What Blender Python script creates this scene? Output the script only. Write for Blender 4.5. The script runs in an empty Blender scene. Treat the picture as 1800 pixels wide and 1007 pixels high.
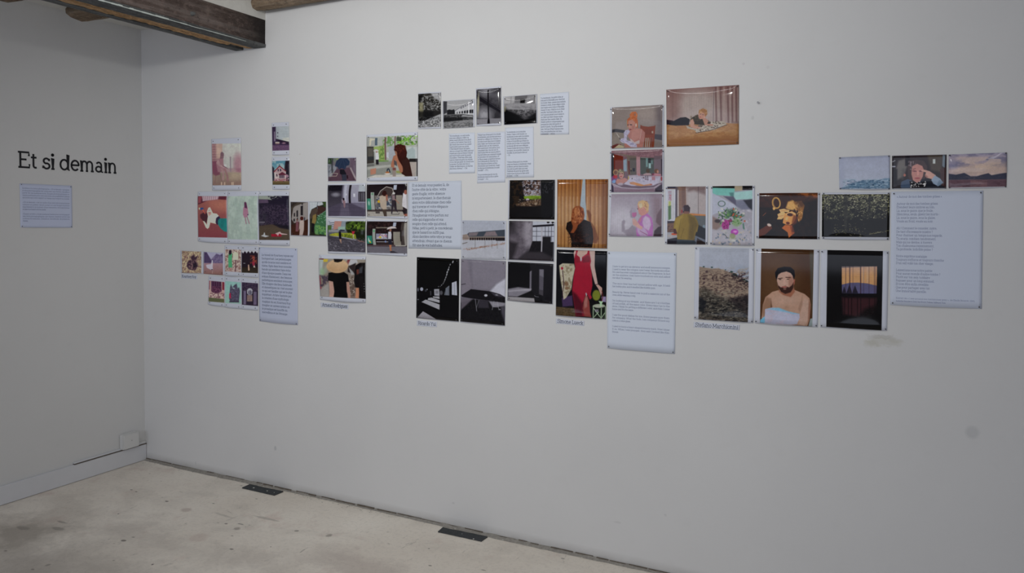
import bpy, bmesh, math, random, unicodedata
import numpy as np
from math import sin, cos, pi, radians
from mathutils import Vector, Matrix

random.seed(7)
SC = bpy.context.scene
COL = SC.collection

# ------------------------------------------------------------------ camera
FPX, PCX, PCY = 1344.024, 900.0, 442.323
YAW, PITCH, ROLL = 0.46186, -0.04422, 0.01159
CAM = np.array([4.05022, -3.13747, 1.5])
_F = np.array([-sin(YAW)*cos(PITCH), cos(YAW)*cos(PITCH), sin(PITCH)])
_R0 = np.array([cos(YAW), sin(YAW), 0.0]); _U0 = np.cross(_R0, _F)
_R = _R0*cos(ROLL)+_U0*sin(ROLL); _U = -_R0*sin(ROLL)+_U0*cos(ROLL)
cam_data = bpy.data.cameras.new('camera')
cam = bpy.data.objects.new('camera', cam_data); COL.objects.link(cam)
cam_data.sensor_width = 36.0; cam_data.sensor_fit = 'HORIZONTAL'
cam_data.lens = 36.0*FPX/1800.0
cam_data.shift_y = -(503.5-PCY)/1800.0
cam_data.clip_start = 0.05
m = Matrix(((_R[0], _U[0], -_F[0], CAM[0]), (_R[1], _U[1], -_F[1], CAM[1]), (_R[2], _U[2], -_F[2], CAM[2]), (0, 0, 0, 1)))
cam.matrix_world = m
SC.camera = cam

def hit(px, py, axis, val):
    d = _F+_R*((px-PCX)/FPX)-_U*((py-PCY)/FPX)
    t = (val-CAM[axis])/d[axis]
    return CAM+t*d

# ------------------------------------------------------------------ world, light, exposure
SC.view_settings.view_transform = 'Standard'; SC.view_settings.look = 'None'
SC.view_settings.exposure = 0.08; SC.view_settings.gamma = 1.0
SC.view_settings.use_curve_mapping = False
world = bpy.data.worlds.new('world'); SC.world = world; world.use_nodes = True
world.node_tree.nodes['Background'].inputs[0].default_value = (0.75, 0.85, 1.0, 1)
world.node_tree.nodes['Background'].inputs[1].default_value = 0.25

def area(name, loc, rot, sx, sy, power, col):
    d = bpy.data.lights.new(name, 'AREA'); d.shape = 'RECTANGLE'; d.size = sx; d.size_y = sy
    d.energy = power; d.color = col
    o = bpy.data.objects.new(name, d); COL.objects.link(o); o.location = loc; o.rotation_euler = rot
    return o
# daylight through the glazed shop front behind the camera
area('window_light', (2.7, -6.6, 1.72), (radians(90), 0, 0), 4.9, 1.6, 43, (0.80, 0.85, 1.0))
# two spotlights added to shape the brightness falloff on the long wall (their housings are built below)
SPOTS = [((1.75, -2.2, 2.435), (1.95, 0, 1.8), 34), ((3.22, -2.4, 2.486), (2.5, 0, 1.6), 33)]
# slim strip added to draw glints on the bowed prints (its trough is built below)
STRIP = (2.3, -1.5, 2.635)
area('glint_strip_light', STRIP, (radians(58), 0, 0), 2.5, .032, 4.0, (1, 1, 1))
for loc, tgt, pw in SPOTS:
    d = bpy.data.lights.new('falloff_spot', 'SPOT'); d.energy = pw; d.spot_size = radians(120); d.spot_blend = 1.0
    d.shadow_soft_size = .035; d.color = (1.0, 1.0, .965)
    o = bpy.data.objects.new('falloff_spot', d); COL.objects.link(o); o.location = loc
    o.rotation_euler = (Vector(tgt)-Vector(loc)).to_track_quat('-Z', 'Y').to_euler()

# ------------------------------------------------------------------ helpers
def obj(name, bm, mat=None, parent=None, smooth=False):
    me = bpy.data.meshes.new(name)
    bm.normal_update(); bm.to_mesh(me); bm.free()
    if mat: me.materials.append(mat)
    if smooth:
        for p in me.polygons: p.use_smooth = True
    o = bpy.data.objects.new(name, me); COL.objects.link(o)
    if parent: o.parent = parent
    return o
def box(bm, x0, x1, y0, y1, z0, z1, bevel=0.0):
    r = bmesh.ops.create_cube(bm, size=1.0)
    for v in r['verts']:
        v.co.x = x0+(v.co.x+.5)*(x1-x0); v.co.y = y0+(v.co.y+.5)*(y1-y0); v.co.z = z0+(v.co.z+.5)*(z1-z0)
    if bevel:
        es = list({e for v in r['verts'] for e in v.link_edges})
        bmesh.ops.bevel(bm, geom=es, offset=bevel, segments=2, affect='EDGES')
    return bm
def newbox(*a, **k): return box(bmesh.new(), *a, **k)
def thing(o, label, cat, group=None):
    o['label'] = label; o['category'] = cat
    if group: o['group'] = group
    return o
def struct(o): o['kind'] = 'structure'; return o
def empty(name, loc):
    o = bpy.data.objects.new(name, None); COL.objects.link(o); o.location = loc; return o
def s2l(c): c = c/255.0; return np.where(c <= 0.04045, c/12.92, ((c+0.055)/1.055)**2.4)
def rgb(h): return np.array([int(h[i:i+2], 16) for i in (0, 2, 4)], float)

# node helpers
class NT:
    def __init__(s, name, rough=0.8, spec=0.3):
        s.m = bpy.data.materials.new(name); s.m.use_nodes = True; s.t = s.m.node_tree
        s.b = s.t.nodes['Principled BSDF']; s.b.inputs['Roughness'].default_value = rough
        s.b.inputs['Specular IOR Level'].default_value = spec
    def n(s, typ, **k):
        q = s.t.nodes.new(typ)
        for a, b in k.items(): setattr(q, a, b)
        return q
    def l(s, a, b): s.t.links.new(a, b)
    def coord(s, scale=(1, 1, 1), loc=(0, 0, 0)):
        g = s.n('ShaderNodeNewGeometry'); mp = s.n('ShaderNodeMapping'); s.l(g.outputs['Position'], mp.inputs[0])
        mp.inputs['Scale'].default_value = scale; mp.inputs['Location'].default_value = loc; return mp.outputs[0]
    def noise(s, vec, scale, detail=4, rough=0.55, dist=0.0):
        q = s.n('ShaderNodeTexNoise'); s.l(vec, q.inputs['Vector']); q.inputs['Scale'].default_value = scale
        q.inputs['Detail'].default_value = detail; q.inputs['Roughness'].default_value = rough
        q.inputs['Distortion'].default_value = dist; return q.outputs['Fac']
    def ramp(s, fac, stops):
        q = s.n('ShaderNodeValToRGB'); s.l(fac, q.inputs[0]); e = q.color_ramp.elements
        while len(e) > 1: e.remove(e[-1])
        e[0].position = stops[0][0]; e[0].color = stops[0][1]
        for p, c in stops[1:]:
            x = e.new(p); x.color = c
        return q.outputs[0]
    def mix(s, fac, a, b):
        q = s.n('ShaderNodeMix', data_type='RGBA'); 
        for i, v in ((0, fac), (6, a), (7, b)):
            if hasattr(v, 'node'): s.l(v, q.inputs[i])
            else: q.inputs[i].default_value = v
        return q.outputs[2]
    def math(s, op, a, b=0.0, clamp=False):
        q = s.n('ShaderNodeMath', operation=op, use_clamp=clamp)
        for i, v in ((0, a), (1, b)):
            if hasattr(v, 'node'): s.l(v, q.inputs[i])
            else: q.inputs[i].default_value = v
        return q.outputs[0]
    def bump(s, h, strength, dist=0.01):
        q = s.n('ShaderNodeBump'); s.l(h, q.inputs['Height']); q.inputs['Strength'].default_value = strength
        q.inputs['Distance'].default_value = dist; s.l(q.outputs[0], s.b.inputs['Normal'])
    def color(s, c):
        if hasattr(c, 'node'): s.l(c, s.b.inputs['Base Color'])
        else: s.b.inputs['Base Color'].default_value = c
def g(v, a=1): return (v, v, v, a)
def C(r, gg, b): return (r, gg, b, 1)

# ---- plaster wall with its own stains (blotches given as x,z,rx,rz,strength,colour)
def wall_mat(name, plane, marks=(), base=C(.80, .80, .79)):
    t = NT(name, 0.85, 0.25); v = t.coord()
    n1 = t.noise(v, 1.1, 3); c = t.mix(t.ramp(n1, [(0.35, g(0)), (0.75, g(1))]), base, tuple(x*0.955 for x in base[:3])+(1,))
    n2 = t.noise(v, 14, 5)
    c = t.mix(t.math('MULTIPLY', t.ramp(n2, [(0.60, g(0)), (0.8, g(1))]), 0.08), c, C(.55, .54, .52))
    sep = t.n('ShaderNodeSeparateXYZ'); t.l(v, sep.inputs[0])
    H = sep.outputs['X'] if plane == 'x' else sep.outputs['Y']; Z = sep.outputs['Z']
    # dirt scuffed up from the floor
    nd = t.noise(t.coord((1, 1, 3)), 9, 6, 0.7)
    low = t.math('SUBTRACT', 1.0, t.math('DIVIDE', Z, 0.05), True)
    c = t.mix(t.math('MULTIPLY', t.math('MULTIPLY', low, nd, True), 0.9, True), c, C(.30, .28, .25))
    wob = t.math('SUBTRACT', t.noise(v, 25, 4), 0.5)
    wob2 = t.math('SUBTRACT', t.noise(t.coord((1, 1, 1), (7, 3, 1)), 30, 4), 0.5)
    for (x, z, rx, rz, st, col, wb) in marks:
        dx = t.math('DIVIDE', t.math('SUBTRACT', t.math('ADD', H, t.math('MULTIPLY', wob, wb)), x), rx)
        dz = t.math('DIVIDE', t.math('SUBTRACT', t.math('ADD', Z, t.math('MULTIPLY', wob2, wb)), z), rz)
        d = t.math('SQRT', t.math('ADD', t.math('MULTIPLY', dx, dx), t.math('MULTIPLY', dz, dz)))
        mk = t.ramp(d, [(0.55, g(st)), (1.0, g(0))])
        c = t.mix(mk, c, col)
    t.color(c)
    h = t.math('ADD', t.math('MULTIPLY', t.noise(v, 6, 4), 1.0), t.math('MULTIPLY', t.noise(v, 90, 3), 0.12))
    t.bump(h, 0.10, 0.02)
    return t.m

def bw(px, py): p = hit(px, py, 1, 0.0); return p[0], p[2]
mk = []
for (px, py, rx, rz, st, col, wb) in [
    (1549, 592, .055, .012, .38, C(.42, .40, .34), .05), (1552, 601, .075, .020, .30, C(.50, .48, .38), .06),
    (1530, 603, .03, .02, .25, C(.50, .48, .38), .05), (1575, 599, .03, .010, .25, C(.5, .48, .4), .04),
    (1709, 760, .027, .028, .22, C(.30, .32, .34), .004), (484, 788, .010, .016, .35, C(.28, .32, .34), .01),
    (344, 814, .006, .012, .25, C(.3, .34, .36), .01), (1307, 112, .006, .006, .3, C(.5, .45, .5), .003),
    (1323, 207, .007, .01, .22, C(.4, .4, .4), .004), (527, 271, .006, .004, .35, C(.5, .4, .3), .002),
    (797, 884, .010, .006, .25, C(.4, .4, .42), .01), (1170, 905, .007, .007, .2, C(.4, .4, .42), .01),
    (1350, 118, .008, .008, .15, C(.5, .45, .5), .004), (1085, 918, .02, .006, .2, C(.4, .4, .4), .01)]:
    x, z = bw(px, py); mk.append((x, z, rx, rz, st, col, wb))
M_BACK = wall_mat('plaster_white_back', 'x', mk, C(.79, .79, .79))
M_LEFT = wall_mat('plaster_white_left', 'y', [], C(.76, .76, .755))
M_SIDE = wall_mat('plaster_white_plain', 'y', [], C(.78, .78, .77))
t = NT('ceiling_paint', .9, .2); v = t.coord()
t.color(t.mix(t.ramp(t.noise(v, 3, 5), [(0.4, g(0)), (0.8, g(1))]), C(.74, .73, .69), C(.60, .58, .53))); t.bump(t.noise(v, 25, 5), .3, .01); M_CEIL = t.m

# ---- floor : worn painted screed
t = NT('floor_worn', .75, .25)
v = t.coord(); vs = t.coord((1.0, 2.2, 1))
c = t.mix(t.ramp(t.noise(v, 1.3, 5, .6, .3), [(0.36, g(0)), (0.66, g(1))]), C(.97, .91, .82), C(.86, .79, .70))
c = t.mix(t.math('MULTIPLY', t.ramp(t.noise(t.coord((1, 1.4, 1), (3, 5, 0)), 2.6, 6, .65, .5), [(0.50, g(0)), (0.68, g(1))]), .30), c, C(.50, .45, .40))
c = t.mix(t.math('MULTIPLY', t.ramp(t.noise(t.coord((1, 1, 1), (9, 2, 0)), 4.5, 5, .6), [(0.58, g(0)), (0.72, g(1))]), .45), c, C(.66, .50, .44))
c = t.mix(t.math('MULTIPLY', t.ramp(t.noise(t.coord((1, 1, 1), (1, 8, 0)), 55, 5, .7), [(0.50, g(0)), (0.75, g(1))]), .30), c, C(.42, .38, .34))
c = t.mix(t.math('MULTIPLY', t.ramp(t.noise(t.coord((5.0, 1.3, 1), (4, 1, 0)), 5.0, 6, .7, .6), [(0.64, g(0)), (0.72, g(1))]), .55), c, C(.24, .22, .20))
c = t.mix(t.math('MULTIPLY', t.ramp(t.noise(t.coord((1.2, 6.0, 1), (6, 1, 0)), 4.0, 6, .7, .6), [(0.66, g(0)), (0.74, g(1))]), .5), c, C(.24, .22, .20))
vo = t.n('ShaderNodeTexVoronoi'); t.l(t.coord((1, 1.6, 1)), vo.inputs['Vector']); vo.inputs['Scale'].default_value = 7.5
sp = t.ramp(vo.outputs['Distance'], [(0.045, g(1)), (0.085, g(0))])
c = t.mix(t.math('MULTIPLY', t.math('MULTIPLY', sp, t.ramp(t.noise(v, 3.1, 2), [(0.45, g(0)), (0.55, g(1))])), .75), c, C(.13, .11, .09))
wobx = t.math('SUBTRACT', t.noise(v, 4, 6, .7), .5); woby = t.math('SUBTRACT', t.noise(t.coord((1, 1, 1), (5, 5, 0)), 4, 6, .7), .5)
wsx = t.math('SUBTRACT', t.noise(v, 40, 4, .7), .5)
sep = t.n('ShaderNodeSeparateXYZ'); t.l(v, sep.inputs[0])
for (px, py, rx, ry, st, col, wb) in [
    (40, 935, .30, .30, .62, C(.30, .26, .22), .6), (150, 1000, .55, .22, .40, C(.40, .36, .32), .6), (10, 1003, .3, .25, .45, C(.30, .26, .23), .4), (250, 945, .45, .16, .30, C(.45, .40, .36), .6), (620, 992, .35, .14, .36, C(.46, .38, .35), .5), (130, 890, .3, .12, .28, C(.42, .37, .32), .5),  # broad left patches: dirt together with lens darkening painted into the colour
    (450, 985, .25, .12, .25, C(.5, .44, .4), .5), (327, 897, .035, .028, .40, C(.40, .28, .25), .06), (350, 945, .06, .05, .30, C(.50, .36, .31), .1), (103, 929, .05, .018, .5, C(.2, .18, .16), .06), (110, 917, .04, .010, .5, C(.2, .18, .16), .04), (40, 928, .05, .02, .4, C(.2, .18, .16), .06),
    (293, 881, .016, .010, .75, C(.14, .12, .10), .015), (217, 950, .016, .011, .75, C(.14, .12, .10), .01), (407, 965, .013, .008, .7, C(.14, .12, .10), .01), (268, 992, .006, .007, .85, C(.08, .06, .05), .003), (208, 903, .005, .006, .85, C(.08, .07, .06), .002),
    (417, 929, .020, .020, .55, C(.22, .18, .16), .02), (423, 921, .022, .006, .65, C(.12, .11, .10), .02), (521, 933, .014, .012, .55, C(.16, .14, .13), .01), (578, 941, .016, .020, .5, C(.18, .16, .14), .03), (470, 911, .10, .012, .38, C(.25, .23, .20), .05), (395, 905, .09, .010, .3, C(.3, .27, .24), .05),
    (84, 993, .012, .014, .5, C(.2, .18, .16), .01), (476, 961, .004, .004, .8, C(.08, .07, .06), .001), (756, 994, .010, .006, .7, C(.14, .12, .10), .01), (850, 1002, .014, .006, .6, C(.16, .14, .12), .01), (754, 964, .005, .005, .7, C(.1, .1, .1), .001)]:
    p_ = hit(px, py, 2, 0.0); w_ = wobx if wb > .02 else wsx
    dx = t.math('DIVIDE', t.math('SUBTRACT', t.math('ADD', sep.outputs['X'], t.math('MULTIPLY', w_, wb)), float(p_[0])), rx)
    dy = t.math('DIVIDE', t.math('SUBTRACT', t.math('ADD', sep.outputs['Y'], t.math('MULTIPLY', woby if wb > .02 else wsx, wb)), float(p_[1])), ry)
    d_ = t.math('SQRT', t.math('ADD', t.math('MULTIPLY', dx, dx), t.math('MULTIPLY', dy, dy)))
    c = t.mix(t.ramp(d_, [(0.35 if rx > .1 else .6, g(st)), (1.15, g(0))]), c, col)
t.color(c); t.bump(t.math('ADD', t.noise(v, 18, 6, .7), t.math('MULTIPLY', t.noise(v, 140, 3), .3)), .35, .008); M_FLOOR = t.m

def plain(name, c, rough=.6, spec=.4, metal=0, nz=0.0, nscale=30):
    t = NT(name, rough, spec); t.b.inputs['Metallic'].default_value = metal
    if nz:
        t.color(t.mix(t.noise(t.coord(), nscale, 5, .6), C(*[x*(1-nz) for x in c]), C(*[min(1, x*(1+nz)) for x in c])))
    else: t.color(C(*c))
    return t.m
M_BASEB = plain('skirting_paint', (.74, .75, .78), .5, .4, 0, .05, 8)
M_DIRT = plain('gap_dirt', (.17, .145, .12), .95, .1, 0, .6, 60)
M_GROUT = plain('edge_filler', (.34, .32, .29), .95, .1, 0, .5, 70)
M_PIN = plain('pin_steel', (.10, .10, .11), .35, .5, .6)
M_VINYL = plain('black_vinyl', (.012, .012, .016), .5, .3)
M_PLATE = plain('dark_plate', (.065, .07, .075), .8, .2, 0, .5, 120)
M_SCREW = plain('pale_screw', (.55, .55, .52), .5, .5)
M_PLASTIC = plain('white_plastic', (.74, .74, .73), .45, .4, 0, .04, 10)

def wood_mat(name, c0, c1, c2, axis='y', rough=.85, gs=1.0, dark_end=False):
    t = NT(name, rough, .2); sc = (28, 1.6, 28) if axis == 'y' else (1.6, 28, 28)
    v = t.coord(tuple(q*gs for q in sc)); n = t.noise(v, 1.0, 8, .65, .4)
    c = t.ramp(n, [(0.28, C(*c0)), (0.5, C(*c1)), (0.72, C(*c2))])
    n2 = t.noise(t.coord((3, 3, 3), (2, 2, 2)), 2, 5, .6)
    c = t.mix(t.math('MULTIPLY', t.ramp(n2, [(.4, g(0)), (.7, g(1))]), .5), c, C(*[q*.45 for q in c1]))
    n3 = t.noise(t.coord((9, 5, 9) if axis == 'y' else (5, 9, 9), (4, 1, 0)), 6, 7, .75)
    c = t.mix(t.math('MULTIPLY', t.ramp(n3, [(.52, g(0)), (.62, g(1))]), .6), c, C(*[min(1, q*1.9) for q in c1]))
    c = t.mix(t.math('MULTIPLY', t.ramp(n3, [(.34, g(1)), (.42, g(0))]), .7), c, C(*[q*.3 for q in c0]))
    if dark_end:
        sp = t.n('ShaderNodeSeparateXYZ'); t.l(t.coord(), sp.inputs[0])
        c = t.mix(t.ramp(t.math('ADD', t.math('MULTIPLY', sp.outputs['Y'], -1.0), t.math('MULTIPLY', n3, .12)), [(0.09, g(.9)), (.30, g(0))]), c, C(.02, .018, .018))  # wood blends to near black towards the wall end
    t.color(c); t.bump(t.math('ADD', t.math('ADD', n, t.math('MULTIPLY', n2, .5)), n3), .9, .012); return t.m
M_OAK = wood_mat('weathered_oak', (.05, .036, .031), (.135, .10, .088), (.32, .27, .25), dark_end=True)
M_OAKD = wood_mat('grey_board', (.085, .088, .088), (.135, .14, .14), (.21, .22, .22))
M_CORE = wood_mat('bare_core_wood', (.18, .10, .045), (.52, .32, .16), (.72, .52, .32))
M_RAFT = wood_mat('rafter_wood', (.10, .07, .05), (.26, .19, .13), (.38, .31, .24), 'x')
M_CHALK = plain('white_paint_edge', (.55, .60, .57), .9, .1, 0, .35, 60)

# ------------------------------------------------------------------ room shell
XR, YR, H0, H1 = 6.4, -6.7, 2.592, 2.68
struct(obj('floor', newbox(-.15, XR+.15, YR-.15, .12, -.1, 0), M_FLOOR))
struct(obj('wall_back', newbox(-.15, XR+.15, 0, .12, 0, 2.85), M_BACK))
struct(obj('wall_left', newbox(-.15, 0, YR, 0, 0, 2.85), M_LEFT))
struct(obj('wall_right', newbox(XR, XR+.15, YR, 0, 0, 2.85), M_SIDE))
bm = bmesh.new()
box(bm, 0, .2, YR-.15, YR, 0, 2.85); box(bm, 5.2, XR, YR-.15, YR, 0, 2.85)
box(bm, .2, 5.2, YR-.15, YR, 0, .88); box(bm, .2, 5.2, YR-.15, YR, 2.56, 2.85)
struct(obj('wall_rear', bm, M_SIDE))
bm = bmesh.new()
for x in (.2, 1.85, 3.5, 5.15): box(bm, x, x+.05, YR-.1, YR-.04, .88, 2.56)
for z in (.88, 2.51): box(bm, .2, 5.2, YR-.1, YR-.04, z, z+.05)
wf = struct(obj('window_1', bm, M_BASEB))
bm = bmesh.new(); box(bm, 0, .80, YR, 0, H0, 2.85); box(bm, .80, XR, YR, 0, H1, 2.85)
struct(obj('ceiling', bm, M_CEIL))
# plaster infill between the top of the beam and the ceiling
struct(obj('trim_1', newbox(.795, .988, YR, 0, 2.549, H1), M_CEIL))

# housings of the added spotlights under the ceiling (out of the frame)
for i, (loc, tgt, pw) in enumerate(SPOTS):
    r = empty('added_spotlight', loc); thing(r, ('added white spotlight nearer the beam' if i == 0 else 'added white spotlight farther from the beam')+' turned to the long wall', 'spotlight')
    q = (Vector(tgt)-Vector(loc)).to_track_quat('-Z', 'Y').to_matrix().to_4x4()
    bm = bmesh.new(); seg = 16; prof = [(.045, -.012), (.048, .0), (.048, .07), (.03, .10), (.0001, .105)]
    rings = [[bm.verts.new(q @ Vector((rr*cos(2*pi*k/seg), rr*sin(2*pi*k/seg), zz+.045))) for k in range(seg)] for rr, zz in prof]
    for A, B in zip(rings, rings[1:]):
        for k in range(seg): bm.faces.new((A[k], A[(k+1) % seg], B[(k+1) % seg], B[k]))
    obj('housing', bm, M_PLASTIC, r, True)
    obj('stem', newbox(-.008, .008, .03, .046, .07, H1-loc[2]), M_PLASTIC, r)

r = empty('glint_strip', STRIP); thing(r, 'added slim white strip close under the ceiling, unseen, for glints on the prints', 'lamp')  # carrier of the added glint strip, out of view
bm = bmesh.new(); box(bm, -1.27, 1.27, -.045, -.03, -.045, .043, bevel=.003)
obj('trough', bm, M_PLASTIC, r)

# ------------------------------------------------------------------ skirting board and filler at the floor edge
bm = newbox(0, .015, YR, -.002, .002, .099, bevel=.002); struct(obj('baseboard_left', bm, M_BASEB))
rnd = random.Random(3)
yg = hit(131, 813, 0, .015)[1]
bm = bmesh.new(); N = 60
for i in range(N):
    y0 = yg+(0-yg)*i/N; y1 = yg+(0-yg)*(i+1)/N; h = .0025+.0015*rnd.random()
    box(bm, 0, .0152, y0, y1, .0985, .0985+h)
struct(obj('trim_2', bm, M_DIRT))
# moulding remainder above the gap
bm = newbox(0, .013, yg, -.001, .103, .112, bevel=.002); struct(obj('trim_3', bm, M_BASEB))
# ragged dirty joint where the long wall meets the floor
bm = bmesh.new(); x = 0.012; prev = None; vs0 = []
while x < 5.2:
    d = .016+.008*sin(x*3.1)+.006*rnd.random(); d *= (1.0 if x < .9 else .8)
    vs0.append((x, d, .003+.004*rnd.random())); x += .018+.02*rnd.random()
for (x0, d0, h0), (x1, d1, h1) in zip(vs0, vs0[1:]):
    v = [bm.verts.new(q) for q in [(x0, -.0005, h0+.006), (x1, -.0005, h1+.006), (x1, -d1*.6, h1), (x0, -d0*.6, h0), (x0, -d0, .0002), (x1, -d1, .0002)]]
    bm.faces.new((v[0], v[3], v[2], v[1])); bm.faces.new((v[3], v[4], v[5], v[2]))
bmesh.ops.remove_doubles(bm, verts=bm.verts, dist=1e-5); bmesh.ops.recalc_face_normals(bm, faces=bm.faces)
struct(obj('trim_4', bm, M_GROUT))
bm = bmesh.new(); x = .012
while x < 5.2:
    w = .03+.12*rnd.random(); box(bm, x, x+w, -.0035-.003*rnd.random(), -.0005, .006, .010+.003*rnd.random()); x += w+(.02 if rnd.random() < .6 else .1)*rnd.random()
o = struct(obj('trim_5', bm, M_DIRT))
# crumbs of paint lying along the joint
bm = bmesh.new()
for i in range(150):
    x = rnd.choice([rnd.uniform(.05, 1.0), rnd.uniform(1.2, 1.9), rnd.uniform(1.9, 4.4)]); y = -.012-.05*rnd.random()**2; r = .0012+.0025*rnd.random()
    bmesh.ops.create_icosphere(bm, subdivisions=1, radius=r, matrix=Matrix.Translation((x, y, r*.5)) @ Matrix.Diagonal((1.5, 1, .5, 1)))
o = obj('paint_crumbs', bm, plain('crumb', (.62, .6, .55), .9, .1, 0, .3, 50)); o['kind'] = 'stuff'; thing(o, 'pale paint crumbs scattered along the foot of the long wall', 'debris')

# floor plates
def plate(px4, screws, label):
    P = [hit(*p, 2, 0.0) for p in px4]
    cx = sum(p[0] for p in P)/4; cy = sum(p[1] for p in P)/4
    bm = bmesh.new(); n = 14; top = []; bot = []
    def edge(a, b, k, jit):
        return [(a[0]+(b[0]-a[0])*i/k+rnd.uniform(-jit, jit), a[1]+(b[1]-a[1])*i/k+rnd.uniform(-jit, jit)) for i in range(k)]
    ring = edge(P[0], P[1], 3, .001)+edge(P[1], P[2], n, .0015)+edge(P[2], P[3], 3, .001)+edge(P[3], P[0], n, .0008)
    vt = [bm.verts.new((x-cx, y-cy, .005)) for x, y in ring]; vb = [bm.verts.new((x-cx, y-cy, .0)) for x, y in ring]
    bm.faces.new(vt); bm.faces.new(vb[::-1])
    for i in range(len(ring)): j = (i+1) % len(ring); bm.faces.new((vb[i], vb[j], vt[j], vt[i]))
    bmesh.ops.recalc_face_normals(bm, faces=bm.faces)
    o = obj('floor_plate', bm, M_PLATE); o.location = (cx, cy, .0005); thing(o, label, 'plate', 'dark plates on the floor along the wall')
    for (px, py, r) in screws:
        p = hit(px, py, 2, .005); bm = bmesh.new(); bmesh.ops.create_uvsphere(bm, u_segments=10, v_segments=6, radius=r)
        bmesh.ops.scale(bm, vec=(1.2, 1, .5), verts=bm.verts)
        s = obj('screw', bm, M_SCREW, o, True); s.location = (p[0]-cx, p[1]-cy, .0055)
plate([(425.4, 858.4), (439, 852.4), (498.2, 864.8), (482.3, 871.4)], [(446, 857.7, .005), (469.8, 863, .004), (482, 865.8, .0025)], 'dark grey rectangular plate with pale screws on the floor nearest the corner')
plate([(769.8, 935.6), (778, 928.3), (857, 944.8), (846.3, 952.3)], [(832.5, 947.3, .0035), (812, 938.5, .002)], 'dark grey ragged plate on the floor below the sheets of black and white prints')

# wall box above the skirting
wb = empty('wall_box', (0, -.121, .152)); thing(wb, 'white plastic junction box on the left wall above the skirting near the corner', 'socket')
obj('body', newbox(.0005, .034, -.052, .052, -.046, .043, bevel=.004), M_PLASTIC, wb)
obj('cover', newbox(.034, .041, -.050, .050, -.044, .041, bevel=.003), M_PLASTIC, wb)
bm = bmesh.new(); bmesh.ops.create_cone(bm, cap_ends=True, segments=10, radius1=.0025, radius2=.0025, depth=.0015, matrix=Matrix.Translation((.0412, 0, .002)) @ Matrix.Rotation(pi/2, 4, 'Y'))
obj('screw', bm, plain('screw_dark', (.3, .3, .3), .5), wb)
obj('cable_duct', newbox(.0005, .010, .052, .118, -.042, -.034, bevel=.001), M_PLASTIC, wb)
# nail
x, z = bw(1333, 180.5)
bm = bmesh.new(); bmesh.ops.create_cone(bm, cap_ends=True, segments=10, radius1=.0042, radius2=.0042, depth=.002, matrix=Matrix.Translation((0, -.010, 0)) @ Matrix.Rotation(pi/2, 4, 'X'))
bmesh.ops.create_cone(bm, cap_ends=True, segments=8, radius1=.002, radius2=.002, depth=.010, matrix=Matrix.Translation((0, -.005, 0)) @ Matrix.Rotation(pi/2, 4, 'X'))
o = obj('nail', bm, M_PIN); o.location = (x, 0, z); thing(o, 'small dark nail in the bare wall right of the largest, highest print', 'nail')

# ------------------------------------------------------------------ beam
def rough_box(bm, x0, x1, y0, y1, z0, z1, amp, seed, ny=60, nx=3, nz=4, axis='y'):
    """box subdivided along its length with hewn, uneven edges"""
    r = random.Random(seed); idx = {}
    jit = {}
    def v(i, j, k):
        if (i, j, k) not in idx:
            a, b, c = i/nx, j/ny, k/nz
            p = Vector((x0+(x1-x0)*a, y0+(y1-y0)*b, z0+(z1-z0)*c))
            w = Vector((r.uniform(-1, 1), 0, r.uniform(-1, 1)))*amp
            wave = amp*.8*sin(b*19+seed+a*3)+amp*.6*sin(b*43+c*2)
            p += w*.5; p.z += wave*.5; p.x += amp*.4*sin(b*27+c*5+seed)
            idx[(i, j, k)] = bm.verts.new(p if axis == 'y' else (p.y, p.x, p.z))
        return idx[(i, j, k)]
    for j in range(ny):
        for i in range(nx):
            bm.faces.new((v(i, j, 0), v(i, j+1, 0), v(i+1, j+1, 0), v(i+1, j, 0)))
            bm.faces.new((v(i, j, nz), v(i+1, j, nz), v(i+1, j+1, nz), v(i, j+1, nz)))
        for k in range(nz):
            bm.faces.new((v(0, j, k), v(0, j, k+1), v(0, j+1, k+1), v(0, j+1, k)))
            bm.faces.new((v(nx, j, k), v(nx, j+1, k), v(nx, j+1, k+1), v(nx, j, k+1)))
    for i in range(nx):
        for k in range(nz):
            bm.faces.new((v(i, 0, k), v(i+1, 0, k), v(i+1, 0, k+1), v(i, 0, k+1)))
            bm.faces.new((v(i, ny, k), v(i, ny, k+1), v(i+1, ny, k+1), v(i+1, ny, k)))
    bmesh.ops.recalc_face_normals(bm, faces=bm.faces)
    return bm
YB = -5.5
beam = empty('ceiling_beam', (.88, 0, 2.40)); thing(beam, 'dark weathered timber beam running from the long wall under the ceiling towards the viewer', 'beam')
def bo(name, x0, x1, y0, y1, z0, z1, amp, seed, mat, **k):
    bm = rough_box(bmesh.new(), x0-.88, x1-.88, y0, y1, z0-2.40, z1-2.40, amp, seed, **k)
    return obj(name, bm, mat, beam)
bo('trunk', .778, .986, YB, -.001, 2.418, 2.549, .0012, 1, M_OAK, ny=160)
bo('side_board', .905, .990, YB, -.001, 2.404, 2.420, .0012, 2, M_OAKD, ny=160)
bo('side_board', .772, .826, YB, -.001, 2.403, 2.420, .0012, 4, M_OAKD, ny=160)
bo('bare_core', .836, .900, YB, -.13, 2.4055, 2.421, .006, 6, M_CORE, ny=240, nx=6, nz=2)
bo('bare_core', .868, .902, -.135, -.012, 2.4055, 2.421, .002, 7, M_CORE, ny=20, nx=3, nz=2)
bm = bmesh.new(); r2 = random.Random(9); y = -.03
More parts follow.
